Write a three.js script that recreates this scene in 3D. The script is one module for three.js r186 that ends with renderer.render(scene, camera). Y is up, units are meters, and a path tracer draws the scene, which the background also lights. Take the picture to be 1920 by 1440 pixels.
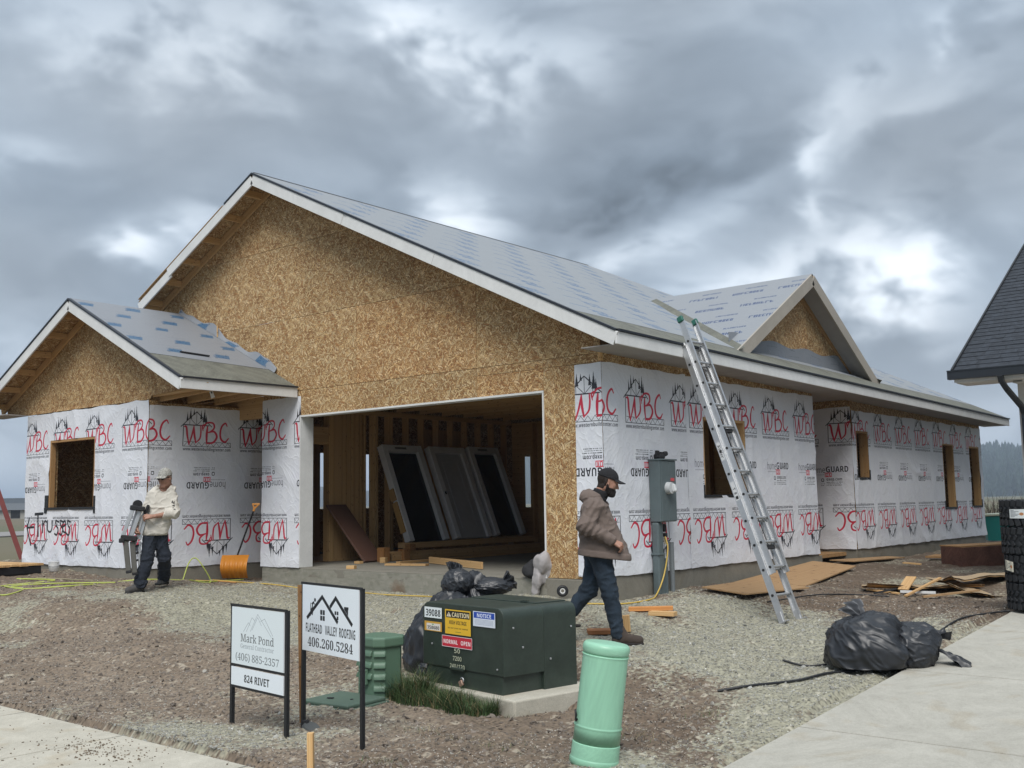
import * as THREE from 'three';
import { mergeGeometries, mergeVertices, toCreasedNormals } from 'three/addons/utils/BufferGeometryUtils.js';
import { RoundedBoxGeometry } from 'three/addons/geometries/RoundedBoxGeometry.js';
import { ImprovedNoise } from 'three/addons/math/ImprovedNoise.js';

// ---------- camera, sky, sun, exposure ----------
const scene = new THREE.Scene();
const YAW = 0.696, PITCH = 0.113, ROLL = -0.016;
const camera = new THREE.PerspectiveCamera(2 * Math.atan(720 / 1963) * 180 / Math.PI, 4 / 3, 0.1, 9000);
camera.rotation.order = 'YXZ';
camera.position.set(7.363, 1.043, 10.524);
camera.rotation.set(PITCH, YAW, ROLL);
const renderer = new THREE.WebGLRenderer({ antialias: true });
renderer.toneMapping = THREE.LinearToneMapping;
renderer.toneMappingExposure = 2.1;
renderer.shadowMap.enabled = true;
const sun = new THREE.DirectionalLight(new THREE.Color(1.0, 0.965, 0.92), 1.5);
sun.name = 'sun';
const SUN_DIR = new THREE.Vector3(0.36, 0.79, 0.5).normalize();
sun.position.copy(SUN_DIR).multiplyScalar(60);
sun.castShadow = true; sun.shadow.radius = 62; sun.shadow.mapSize.set(2048, 2048);
Object.assign(sun.shadow.camera, { left: -22, right: 22, top: 22, bottom: -22, near: 1, far: 150 });
scene.add(sun); scene.add(sun.target);

// ---------- helpers ----------
const V = (x, y, z) => new THREE.Vector3(x, y, z);
const PI = Math.PI;
function rng(seed) { let s = seed | 0; return () => { s = (s + 0x6d2b79f5) | 0; let t = Math.imul(s ^ (s >>> 15), 1 | s); t = (t + Math.imul(t ^ (t >>> 7), 61 | t)) ^ t; return ((t ^ (t >>> 14)) >>> 0) / 4294967296; }; }
const perlin = new ImprovedNoise();
const N = (x, y, z) => perlin.noise(x, y, z);
function fbm(x, y, z, o = 4) { let s = 0, a = 0.5; for (let i = 0; i < o; i++) { s += a * N(x, y, z); x = x * 2.03 + 11.7; y = y * 2.03 + 5.3; z = z * 2.03 + 3.1; a *= 0.5; } return s; }
const ridged = (x, y, z) => 1 - Math.abs(N(x, y, z)) * 2;
const clamp = (v, a = 0, b = 1) => Math.min(b, Math.max(a, v));
const mixn = (a, b, t) => a + (b - a) * t;
const sstep = (a, b, v) => { const t = clamp((v - a) / (b - a)); return t * t * (3 - 2 * t); };
const lin = (r, g, b) => new THREE.Color().setRGB(r, g, b);
const used = new Map();
function numbered(name) { const n = used.get(name) || 0; used.set(name, n + 1); return n ? name + '_' + String(n).padStart(3, '0') : name; }
function thing(name, label, category, [x, y, z] = [0, 0, 0], turn = 0, group) {
  const o = new THREE.Group(); o.name = numbered(name); scene.add(o);
  o.position.set(x, y, z); o.rotation.y = turn; o.userData = { label, category };
  if (group) o.userData.group = group;
  return o;
}
function tag(o, label, category, group) { o.userData.label = label; o.userData.category = category; if (group) o.userData.group = group; return o; }
function obj(name, geos, mat, parent = scene) {
  let g = Array.isArray(geos) ? (geos.length === 1 ? geos[0] : mergeGeometries(geos.map(clean), false)) : geos;
  const m = new THREE.Mesh(g, mat); m.name = parent === scene ? numbered(name) : name; m.castShadow = m.receiveShadow = true; parent.add(m); return m;
}
function clean(g) { if (g.index) g = g.toNonIndexed(); for (const k of Object.keys(g.attributes)) if (!['position', 'normal', 'uv'].includes(k)) g.deleteAttribute(k); if (!g.attributes.uv) g.setAttribute('uv', new THREE.BufferAttribute(new Float32Array(g.attributes.position.count * 2), 2)); return g; }
function struct(name, geos, mat, label) { const m = obj(name, geos, mat); m.userData.kind = 'structure'; if (label) m.userData.label = label; return m; }
// uv in metres by the dominant normal, grain along the longest axis
let uvSeed = 1;
function meterUV(g, shift = true) {
  if (g.index) g = g.toNonIndexed();
  g.computeBoundingBox(); const s = g.boundingBox.getSize(V(0, 0, 0)), p = g.attributes.position, n = g.attributes.normal, uv = new Float32Array(p.count * 2);
  const L = s.x >= s.y && s.x >= s.z ? 0 : s.y >= s.z ? 1 : 2, c = ['x', 'y', 'z'];
  uvSeed = (uvSeed * 16807) % 2147483647; const ou = shift ? (uvSeed % 1000) / 97 : 0, ov = shift ? (uvSeed % 777) / 53 : 0;
  for (let i = 0; i < p.count; i++) {
    const a = [Math.abs(n.getX(i)), Math.abs(n.getY(i)), Math.abs(n.getZ(i))], D = a[0] >= a[1] && a[0] >= a[2] ? 0 : a[1] >= a[2] ? 1 : 2;
    const P = [p.getX(i), p.getY(i), p.getZ(i)]; let [A, B] = [0, 1, 2].filter((k) => k !== D);
    if (B === L) [A, B] = [B, A];
    uv[i * 2] = P[A] + ou; uv[i * 2 + 1] = P[B] + ov;
  }
  g.setAttribute('uv', new THREE.BufferAttribute(uv, 2)); return g;
}
function bx(w, h, d, x = 0, y = 0, z = 0, rx = 0, ry = 0, rz = 0, r = 0) {
  let g = r ? new RoundedBoxGeometry(w, h, d, 2, r) : new THREE.BoxGeometry(w, h, d);
  g = meterUV(g);
  if (rx || ry || rz) g.applyMatrix4(new THREE.Matrix4().makeRotationFromEuler(new THREE.Euler(rx, ry, rz)));
  return g.translate(x, y, z);
}
const span = (x0, x1, y0, y1, z0, z1, r = 0) => bx(Math.abs(x1 - x0), Math.abs(y1 - y0), Math.abs(z1 - z0), (x0 + x1) / 2, (y0 + y1) / 2, (z0 + z1) / 2, 0, 0, 0, r);
// a bar of section w (sideways) x h (along up) from a to b
function bar(a, b, w, h, up = V(0, 1, 0), r = 0) {
  const d = b.clone().sub(a), L = d.length(); d.normalize();
  const s = d.clone().cross(up).normalize(), u = s.clone().cross(d).normalize();
  let g = r ? new RoundedBoxGeometry(L, h, w, 2, r) : new THREE.BoxGeometry(L, h, w); g = meterUV(g);
  return g.applyMatrix4(new THREE.Matrix4().makeBasis(d, u, s)).translate((a.x + b.x) / 2, (a.y + b.y) / 2, (a.z + b.z) / 2);
}
function rod(a, b, r0, r1 = r0, n = 10) {
  const d = b.clone().sub(a), L = d.length(); const g = new THREE.CylinderGeometry(r1, r0, L, n);
  g.applyQuaternion(new THREE.Quaternion().setFromUnitVectors(V(0, 1, 0), d.normalize()));
  return g.translate((a.x + b.x) / 2, (a.y + b.y) / 2, (a.z + b.z) / 2);
}
const tube = (pts, r, seg = 80, n = 7, tension = 0.5) => new THREE.TubeGeometry(new THREE.CatmullRomCurve3(pts, false, 'catmullrom', tension), seg, r, n, false);
// Sutherland-Hodgman against a*x+b*y<=c
function clip(poly, a, b, c) {
  const out = []; for (let i = 0; i < poly.length; i++) {
    const P = poly[i], Q = poly[(i + 1) % poly.length], p = a * P[0] + b * P[1] - c, q = a * Q[0] + b * Q[1] - c;
    if (p <= 0) out.push(P); if (p * q < 0) { const t = p / (p - q); out.push([P[0] + (Q[0] - P[0]) * t, P[1] + (Q[1] - P[1]) * t]); }
  } return out;
}
// polygon in x,y extruded from z0 to z1; uv = metres
function plate(poly, z0, z1, holes = []) {
  const s = new THREE.Shape(poly.map((p) => new THREE.Vector2(p[0], p[1])));
  for (const h of holes) s.holes.push(new THREE.Path(h.map((p) => new THREE.Vector2(p[0], p[1]))));
  const g = new THREE.ExtrudeGeometry(s, { depth: z1 - z0, bevelEnabled: false }); g.translate(0, 0, z0); return meterUV(g);
}
const rect = (x0, x1, y0, y1) => [[x0, y0], [x1, y0], [x1, y1], [x0, y1]];
// sheet over a grid (s, y) with rectangular holes; put(s,y,d) -> position; uv from uvf
function sheet(s0, s1, y0, y1, holes, step, put, uvf, depth) {
  const lines = (a, b, extra) => { const L = [a]; const n = Math.ceil((b - a) / step); for (let i = 1; i < n; i++) L.push(a + (b - a) * i / n); L.push(b); for (const e of extra) if (e > a && e < b) { let k = 0; for (let i = 1; i < L.length; i++) if (Math.abs(L[i] - e) < Math.abs(L[k] - e)) k = i; if (k > 0 && k < L.length - 1) L[k] = e; else L.push(e); } return L.sort((p, q) => p - q); };
  const S = lines(s0, s1, holes.flatMap((h) => [h[0], h[1]])), Y = lines(y0, y1, holes.flatMap((h) => [h[2], h[3]]));
  const pos = [], uv = [], idx = [];
  for (const y of Y) for (const s of S) { const p = put(s, y, depth ? depth(s, y) : 0); pos.push(p[0], p[1], p[2]); const t = uvf(s, y); uv.push(t[0], t[1]); }
  for (let j = 0; j < Y.length - 1; j++) for (let i = 0; i < S.length - 1; i++) {
    const cs = (S[i] + S[i + 1]) / 2, cy = (Y[j] + Y[j + 1]) / 2;
    if (holes.some((h) => cs > h[0] && cs < h[1] && cy > h[2] && cy < h[3])) continue;
    const a = j * S.length + i, b = a + 1, c = a + S.length, d = c + 1; idx.push(a, b, d, a, d, c);
  }
  const g = new THREE.BufferGeometry(); g.setAttribute('position', new THREE.Float32BufferAttribute(pos, 3)); g.setAttribute('uv', new THREE.Float32BufferAttribute(uv, 2)); g.setIndex(idx); g.computeVertexNormals(); return g;
}
// surface nets: smooth mesh of f<0
function net(f, lo, hi, c) {
  const n = [0, 1, 2].map((k) => Math.ceil((hi[k] - lo[k]) / c) + 1), [nx, ny, nz] = n, val = new Float32Array(nx * ny * nz);
  for (let k = 0, o = 0; k < nz; k++) for (let j = 0; j < ny; j++) for (let i = 0; i < nx; i++, o++) val[o] = f(lo[0] + i * c, lo[1] + j * c, lo[2] + k * c);
  const id = new Int32Array(nx * ny * nz).fill(-1), pos = [], idx = [], E = [[0, 1], [0, 2], [0, 4], [1, 3], [1, 5], [2, 3], [2, 6], [3, 7], [4, 5], [4, 6], [5, 7], [6, 7]];
  const off = [0, 1, nx, nx + 1, nx * ny, nx * ny + 1, nx * ny + nx, nx * ny + nx + 1];
  for (let k = 0; k < nz - 1; k++) for (let j = 0; j < ny - 1; j++) for (let i = 0; i < nx - 1; i++) {
    const o = (k * ny + j) * nx + i; let m = 0; for (let q = 0; q < 8; q++) if (val[o + off[q]] < 0) m |= 1 << q;
    if (!m || m === 255) continue;
    let x = 0, y = 0, z = 0, cnt = 0;
    for (const [a, b] of E) { if (((m >> a) & 1) === ((m >> b) & 1)) continue; const va = val[o + off[a]], vb = val[o + off[b]], t = va / (va - vb); x += mixn(a & 1, b & 1, t); y += mixn((a >> 1) & 1, (b >> 1) & 1, t); z += mixn(a >> 2, b >> 2, t); cnt++; }
    id[o] = pos.length / 3; pos.push(lo[0] + (i + x / cnt) * c, lo[1] + (j + y / cnt) * c, lo[2] + (k + z / cnt) * c);
  }
  const st = [1, nx, nx * ny];
  for (let k = 1; k < nz - 1; k++) for (let j = 1; j < ny - 1; j++) for (let i = 1; i < nx - 1; i++) {
    const o = (k * ny + j) * nx + i;
    for (let ax = 0; ax < 3; ax++) {
      const v0 = val[o] < 0, v1 = val[o + st[ax]] < 0; if (v0 === v1) continue;
      const u = st[(ax + 1) % 3], w = st[(ax + 2) % 3]; const a = id[o - u - w], b = id[o - w], cc = id[o], d = id[o - u];
      if (a < 0 || b < 0 || cc < 0 || d < 0) continue;
      if (v0) idx.push(a, b, cc, a, cc, d); else idx.push(a, cc, b, a, d, cc);
    }
  }
  const g = new THREE.BufferGeometry(); g.setAttribute('position', new THREE.Float32BufferAttribute(pos, 3)); g.setIndex(idx); g.computeVertexNormals();
  const uv = new Float32Array(pos.length / 3 * 2); for (let i = 0; i < pos.length / 3; i++) { uv[i * 2] = (pos[i * 3] + pos[i * 3 + 2]) * 1; uv[i * 2 + 1] = pos[i * 3 + 1]; }
  g.setAttribute('uv', new THREE.BufferAttribute(uv, 2)); return g;
}
// tapered capsule distance and smooth union
function cap(x, y, z, a, b, ra, rb) {
  const bx_ = b[0] - a[0], by = b[1] - a[1], bz = b[2] - a[2], px = x - a[0], py = y - a[1], pz = z - a[2];
  const t = clamp((px * bx_ + py * by + pz * bz) / (bx_ * bx_ + by * by + bz * bz)); const dx = px - bx_ * t, dy = py - by * t, dz = pz - bz * t;
  return Math.sqrt(dx * dx + dy * dy + dz * dz) - (ra + (rb - ra) * t);
}
const smin = (a, b, k) => { const h = clamp(0.5 + 0.5 * (b - a) / k); return b + (a - b) * h - k * h * (1 - h); };
const smax = (a, b, k) => -smin(-a, -b, k);
const ell = (x, y, z, c, r) => { const X = (x - c[0]) / r[0], Y = (y - c[1]) / r[1], Z = (z - c[2]) / r[2], k = Math.sqrt(X * X + Y * Y + Z * Z); return (k - 1) * Math.min(r[0], r[1], r[2]) * 0.9; };
function bonesField(bones, k) { return (x, y, z) => { let d = 1e9; for (const b of bones) { const e = b.e ? ell(x, y, z, b.e, b.r) : cap(x, y, z, b[0], b[1], b[2], b[3]); d = d > 5 ? e : smin(d, e, k); } return d; }; }

// ---------- ground height ----------
const CP = [[-5.4, .1, -.2], [-3, .1, -.2], [-.8, .1, -.13], [.3, -.7, -.15], [.1, -2, -.12], [.1, -6, -.05], [.1, -15, -.05], [-10.5, 2.2, .03], [-6.8, 2.2, -.02], [-6.1, 2.6, -.1], [-6, .5, -.15], [1.42, 1.67, -.36], [2.0, -.7, -.34], [1, 5.7, -.6], [2.5, 4.6, -.6], [3.3, 5, -.61], [-5, 5.5, -.5], [-2, 6.3, -.62], [1.7, 6.3, -.63], [4, 4.6, -.65], [4, 1.5, -.475], [3.9, -2.5, -.25], [-12, 6, -.45], [-14, 2, 0], [4, -8, -.15], [3, -14, -.08], [2.2, -6, -.14], [-3, 3, -.42], [1.7, 8, -.66], [-6, 8, -.6], [6, 8, -.66], [-12, 9, -.5], [-16, -6, 0], [-6, -25, -.05], [8, -25, -.1]];
function gy(x, z) { let s = 0, w = 0; for (const c of CP) { const d = (c[0] - x) ** 2 + (c[1] - z) ** 2 + 0.15, k = 1 / (d * d); s += k * c[2]; w += k; } return s / w; }
// ---------- sky: broken grey overcast ----------
{
  const W = 3072, H = 1536, data = new Float32Array(W * H * 4);
  // [azimuth, elevation, half widths, tilt, strength]: brighter breaks and darker bellies of the cloud deck
  const PUFFS = [[-2.6336,0.417,0.1019,0.0357,0.0,0.12],[-2.5371,0.405,0.0917,0.0306,0.0,0.1],[-2.3573,0.4419,0.0458,0.0357,-0.3,0.28],[-2.2938,0.4241,0.0611,0.0255,0.0,0.16],[-2.2344,0.4598,0.0408,0.0153,0.0,-0.12],[-2.6914,0.3101,0.0458,0.0143,0.1,0.13],[-2.5896,0.252,0.0306,0.0229,0.2,0.3],[-2.6102,0.2317,0.0306,0.0127,0.0,0.1],[-2.6614,0.2745,0.1223,0.0458,0.0,-0.11],[-2.4509,0.3456,0.1324,0.056,0.0,-0.05],[-2.6681,0.1997,0.0815,0.0229,0.0,-0.08],[-2.5405,0.3169,0.0713,0.0306,0.0,-0.05],[-2.3114,0.2877,0.0382,0.028,0.0,0.34],[-2.2935,0.2603,0.0204,0.0204,0.0,0.2],[-2.3581,0.3096,0.0306,0.0153,0.0,0.06],[-2.2355,0.414,0.056,0.0255,0.0,0.12],[-2.1747,0.4071,0.0357,0.0306,0.0,0.12],[-2.0683,0.4,0.1019,0.0357,0.0,-0.05],[-2.1638,0.3355,0.0968,0.0458,0.3,-0.15],[-2.1443,0.2957,0.0764,0.028,0.3,-0.17],[-2.0419,0.3084,0.0866,0.0306,0.25,-0.15],[-2.2021,0.2684,0.0408,0.0204,0.3,-0.12],[-2.115,0.2499,0.0968,0.0132,0.38,0.2],[-2.1668,0.2323,0.0408,0.0112,0.35,0.16],[-1.9558,0.3166,0.0229,0.0204,0.3,0.26],[-1.927,0.3615,0.0408,0.0306,0.5,0.14],[-1.9678,0.2707,0.0204,0.0163,0.0,0.2],[-2.0209,0.2244,0.0662,0.0204,0.2,0.2],[-1.8982,0.2188,0.056,0.0306,0.0,0.3],[-1.8634,0.2012,0.0306,0.0204,0.0,0.2],[-1.9459,0.1896,0.0611,0.0204,0.0,0.16],[-2.02,0.2438,0.0306,0.0102,0.2,-0.08],[-1.8308,0.2346,0.0458,0.0458,0.0,-0.12],[-1.8924,0.3159,0.0764,0.0229,0.2,-0.13],[-1.8542,0.2788,0.0408,0.0204,0.0,-0.08],[-1.8679,0.3441,0.0611,0.0153,0.3,0.1],[-1.8039,0.4049,0.0306,0.0204,0.0,0.2],[-1.8938,0.1378,0.0764,0.0255,0.0,-0.08],[-1.9014,0.1622,0.0815,0.0102,0.0,0.02],[-1.8796,0.0753,0.0917,0.0204,0.0,0.12],[-2.7176,0.1366,0.0408,0.0204,0.0,0.1],[-2.7185,0.0449,0.0458,0.0255,0.0,0.14],[-2.7195,0.0723,0.0306,0.0082,0.0,-0.06],[-2.4706,0.2629,0.0662,0.0306,0.0,-0.03],[-2.5023,0.4213,0.0764,0.0306,0.0,0.02],[-2.2448,0.2145,0.0306,0.0153,0.4,0.12],[-1.9923,0.2125,0.1172,0.0408,0.1,0.12],[-1.8908,0.1897,0.0662,0.0357,0.0,0.13],[-2.0761,0.2081,0.0611,0.0204,0.2,0.14],[-1.9243,0.245,0.0306,0.0204,0.6,0.12],[-2.2416,0.3766,0.0306,0.0306,0.3,0.08],[-2.4719,0.4325,0.0815,0.0306,0.0,0.07],[-2.6961,0.3824,0.0764,0.0458,0.0,-0.05],[-2.5966,0.2469,0.0458,0.0153,0.7,0.12],[-2.3377,0.2555,0.0306,0.0204,0.0,0.12],[-2.7206,0.164,0.0458,0.0153,0.0,0.08]];
  const cs = PUFFS.map((b) => [b[0], b[1], b[2], b[3], Math.cos(b[4]), Math.sin(b[4]), b[5]]);
  for (let j = 0; j < H; j++) {
    const el = ((j + 0.5) / H - 0.5) * PI, y = Math.sin(el), ce = Math.cos(el);
    for (let i = 0; i < W; i++) {
      const az = ((i + 0.5) / W - 0.5) * 2 * PI, o = (j * W + i) * 4;
      let L, blue = 0.5;
      if (y < -0.02) { L = 0.3; } else {
        const X = Math.cos(az) * ce, Z = Math.sin(az) * ce, Y = y * 1.9;
        const wx = fbm(X * 3 + 7, Y * 3, Z * 3, 4), wz = fbm(X * 3, Y * 3 + 9, Z * 3 + 4.5, 4);
        const a = fbm(X * 3.2 + wx * 1.1, Y * 3.2 + wz * 1.1, Z * 3.2, 6), b = fbm(X * 9 + wx * 2, Y * 9 + wz * 2, Z * 9 + 3, 5), rag = fbm(X * 22 + wx * 3, Y * 22, Z * 22 + wz * 3, 5);
        const bil = fbm(X * 7 + wx * 2.4 + 3, Y * 7 + wz * 2.4, Z * 7 + 1, 2), puff = 0.5 - Math.abs(b) * 1.6 - Math.abs(rag) * 0.9;
        L = 0.46 + 0.14 * a + 0.16 * b + 0.07 * rag + 0.05 * bil;
        const daz = az + wx * 0.07 + b * 0.075 + rag * 0.035, del = el + wz * 0.05 + b * 0.05 + rag * 0.026;
        let add = 0;
        for (const c of cs) {
          let dx = daz - c[0]; if (dx > PI) dx -= 2 * PI; if (dx < -PI) dx += 2 * PI; if (Math.abs(dx) > 0.7) continue;
          const dy = del - c[1], u = (dx * c[4] + dy * c[5]) / c[2], v = (-dx * c[5] + dy * c[4]) / c[3], r = u * u + v * v;
          if (r < 6) add += (c[6] < 0 ? 0.75 : 1.1) * c[6] * Math.exp(-r) * Math.max(0, 1 + 1.5 * rag + 1.1 * b + (c[6] > 0 ? 0.7 * puff : 0));
        }
        L += add;
        L = mixn(L, L * 0.6 + 0.29, sstep(0.11, 0.0, y));
        L *= 1 + 1.05 * sstep(0.42, 0.95, y);   // an overcast deck is brightest overhead
        L = Math.max(0.2, L); blue = clamp(1.25 - L * 1.25 + 0.3 * N(X * 5, Y * 5, Z * 5), 0, 1) * mixn(0.55, 1, sstep(0.0, 0.12, y));
      }
      L /= 2.1;
      data[o] = L * mixn(0.93, 0.83, blue); data[o + 1] = L * mixn(1.02, 1.03, blue); data[o + 2] = L * mixn(1.12, 1.27, blue); data[o + 3] = 1;
    }
  }
  const t = new THREE.DataTexture(data, W, H, THREE.RGBAFormat, THREE.FloatType);
  t.mapping = THREE.EquirectangularReflectionMapping; t.magFilter = THREE.LinearFilter; t.needsUpdate = true;
  scene.background = t; scene.environment = t;
}
// ---------- textures ----------
const cv = (w, h) => { const c = document.createElement('canvas'); c.width = w; c.height = h; return [c, c.getContext('2d')]; };
function tex(c, rx = 1, ry = rx, srgb = true) { const t = new THREE.CanvasTexture(c); t.wrapS = t.wrapT = THREE.RepeatWrapping; t.repeat.set(rx, ry); if (srgb) t.colorSpace = THREE.SRGBColorSpace; t.anisotropy = 8; return t; }
const std = (o) => new THREE.MeshStandardMaterial({ roughness: 0.85, ...o });
const rgb = (r, g, b, a = 1) => `rgba(${r | 0},${g | 0},${b | 0},${a})`;
// tileable noise texture: fn(u,v) in a torus so that it repeats without a seam
function noiseTex(S, scale, fn, metres, srgb = false) {
  const d = new Uint8Array(S * S * 4), cols = [];
  for (let j = 0; j < S; j++) for (let i = 0; i < S; i++) {
    const a = i / S * 2 * PI, b = j / S * 2 * PI, R = scale / (2 * PI);
    const n = (k, s = 0) => { const f = R * k; return N(f * Math.cos(a) + s, f * Math.sin(a) + f * Math.cos(b) * 0.73 + s, f * Math.sin(b) + 3.3 * s); };
    const c = fn(n, i, j); const o = (j * S + i) * 4; d[o] = c[0]; d[o + 1] = c[1]; d[o + 2] = c[2]; d[o + 3] = 255;
  }
  const t = new THREE.DataTexture(d, S, S, THREE.RGBAFormat); t.wrapS = t.wrapT = THREE.RepeatWrapping; t.magFilter = THREE.LinearFilter; t.repeat.set(1 / metres, 1 / metres); if (srgb) t.colorSpace = THREE.SRGBColorSpace; t.needsUpdate = true; return t;
}
// oriented strand board, 1.22 m square
function osbCanvas(seed, base) {
  const [c, x] = cv(1024, 1024), r = rng(seed); x.fillStyle = rgb(...base); x.fillRect(0, 0, 1024, 1024);
  const pal = [[214, 178, 124], [198, 158, 104], [184, 142, 90], [224, 190, 140], [170, 126, 76], [206, 170, 118], [192, 150, 98], [160, 112, 66], [218, 184, 132]];
  for (let k = 0; k < 5200; k++) {
    const L = 26 + r() * 62, w = 5 + r() * 17, a = (r() - 0.5) * 2.6 + (r() < 0.2 ? 1.3 : 0), X = r() * 1024, Y = r() * 1024, p = pal[(r() * pal.length) | 0], q = 0.9 + r() * 0.18;
    for (const ox of [0, X < 90 ? 1024 : X > 934 ? -1024 : 0]) for (const oy of [0, Y < 90 ? 1024 : Y > 934 ? -1024 : 0]) {
      x.save(); x.translate(X + ox, Y + oy); x.rotate(a);
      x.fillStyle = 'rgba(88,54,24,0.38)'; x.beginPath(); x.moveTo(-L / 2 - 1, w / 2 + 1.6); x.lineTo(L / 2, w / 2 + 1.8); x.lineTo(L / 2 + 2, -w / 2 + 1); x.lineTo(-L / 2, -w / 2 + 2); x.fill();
      x.fillStyle = rgb(p[0] * q, p[1] * q, p[2] * q, 0.9); x.beginPath(); x.moveTo(-L / 2, -w / 2 + r() * 5); x.lineTo(L / 2 - r() * 7, -w / 2); x.lineTo(L / 2, w / 2 - r() * 4); x.lineTo(-L / 2 + r() * 8, w / 2); x.fill();
      x.fillStyle = 'rgba(120,80,40,0.16)'; x.fillRect(-L / 2, (r() - 0.5) * w, L, 1.2); x.restore();
      if (!oy && !ox) continue;
    }
    if (k % 9 === 0) { x.fillStyle = r() < 0.25 ? 'rgba(120,56,30,0.5)' : 'rgba(74,44,20,0.45)'; x.save(); x.translate(r() * 1024, r() * 1024); x.rotate(r() * 6); x.fillRect(0, 0, 8 + r() * 26, 2 + r() * 4); x.restore(); }
  }
  return c;
}
const osbC = osbCanvas(5, [190, 148, 98]);
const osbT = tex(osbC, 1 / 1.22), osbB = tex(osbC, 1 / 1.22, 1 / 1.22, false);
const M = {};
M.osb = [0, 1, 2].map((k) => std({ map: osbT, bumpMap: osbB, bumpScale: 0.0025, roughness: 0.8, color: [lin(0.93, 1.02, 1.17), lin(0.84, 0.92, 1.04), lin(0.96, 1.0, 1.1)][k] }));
// sawn lumber, grain along u, 1 m x 0.25 m
function woodCanvas(seed, base, dark) {
  const [c, x] = cv(1024, 256), r = rng(seed); x.fillStyle = rgb(...base); x.fillRect(0, 0, 1024, 256);
  for (let k = 0; k < 260; k++) { const y = r() * 256, q = r(); x.strokeStyle = rgb(dark[0], dark[1], dark[2], 0.05 + 0.2 * q * q); x.lineWidth = 0.6 + r() * 2.4; x.beginPath(); const ph = r() * 6, am = 1 + r() * 3; for (let i = 0; i <= 1024; i += 32) x.lineTo(i, y + am * Math.sin(i / 1024 * 2 * PI + ph)); x.stroke(); }
  for (let k = 0; k < 9; k++) { const X = r() * 1024, Y = r() * 256, R = 4 + r() * 7; for (let q = 5; q > 0; q--) { x.strokeStyle = rgb(90, 50, 24, 0.18); x.lineWidth = 1.4; x.beginPath(); x.ellipse(X, Y, R * (1 + q * 0.5), R * (0.6 + q * 0.22), 0, 0, 7); x.stroke(); } x.fillStyle = 'rgba(84,46,22,0.85)'; x.beginPath(); x.ellipse(X, Y, R, R * 0.7, 0, 0, 7); x.fill(); }
  return c;
}
const woodC = woodCanvas(9, [222, 186, 134], [150, 96, 48]), woodT = tex(woodC, 1, 4);
M.wood = std({ map: woodT, bumpMap: tex(woodC, 1, 4, false), bumpScale: 0.0008, color: lin(0.78, 0.77, 0.76) });
M.woodDark = M.wood;
M.osbUnder = M.osb[1];
M.woodPale = std({ map: woodT, color: lin(0.92, 0.93, 0.92) });
M.woodBrown = M.woodGrey;
M.woodGrey = std({ map: woodT, color: lin(0.55, 0.5, 0.45) });
// stained and dusty white paint, concrete
const smudge = noiseTex(512, 6, (n) => { const v = 228 + 7 * n(1) + 5 * n(3, 4) + 4 * n(9, 2); return [v, v, v]; }, 1.6, true);
M.white = std({ map: smudge, color: lin(0.86, 0.87, 0.86), roughness: 0.55 });
M.taupe = std({ map: smudge, color: lin(0.46, 0.42, 0.36), roughness: 0.7 });
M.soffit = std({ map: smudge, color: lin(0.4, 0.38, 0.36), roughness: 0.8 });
const concC = noiseTex(1024, 10, (n, i, j) => { const v = n(0.7) * 8 + n(2, 3) * 7 + n(7, 5) * 6 + n(26, 8) * 11 + n(60, 1) * 12; const s = clamp(n(1.3, 12) * 3 - 0.7) * 7; return [178 + v - s * 0.6, 175 + v - s, 166 + v - s * 1.5]; }, 2.2, true);
const concB = noiseTex(512, 14, (n) => { const v = 128 + 40 * n(4) + 50 * n(16, 3) + 30 * n(40, 7); return [v, v, v]; }, 0.8);
M.conc = std({ map: concC, bumpMap: concB, bumpScale: 0.003, color: lin(0.86, 0.86, 0.84), roughness: 0.9 });
M.concDark = std({ map: concC, bumpMap: concB, bumpScale: 0.004, color: lin(0.46, 0.45, 0.42), roughness: 0.92 });
M.concPale = std({ map: concC, bumpMap: concB, bumpScale: 0.003, color: lin(1.0, 0.98, 0.92), roughness: 0.9 });
M.black = std({ color: lin(0.012, 0.013, 0.015), roughness: 0.55 });
M.blackMat = std({ color: lin(0.02, 0.02, 0.022), roughness: 0.9 });
M.drip = std({ color: lin(0.018, 0.022, 0.03), roughness: 0.45 });
M.inside = M.wood;

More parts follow.
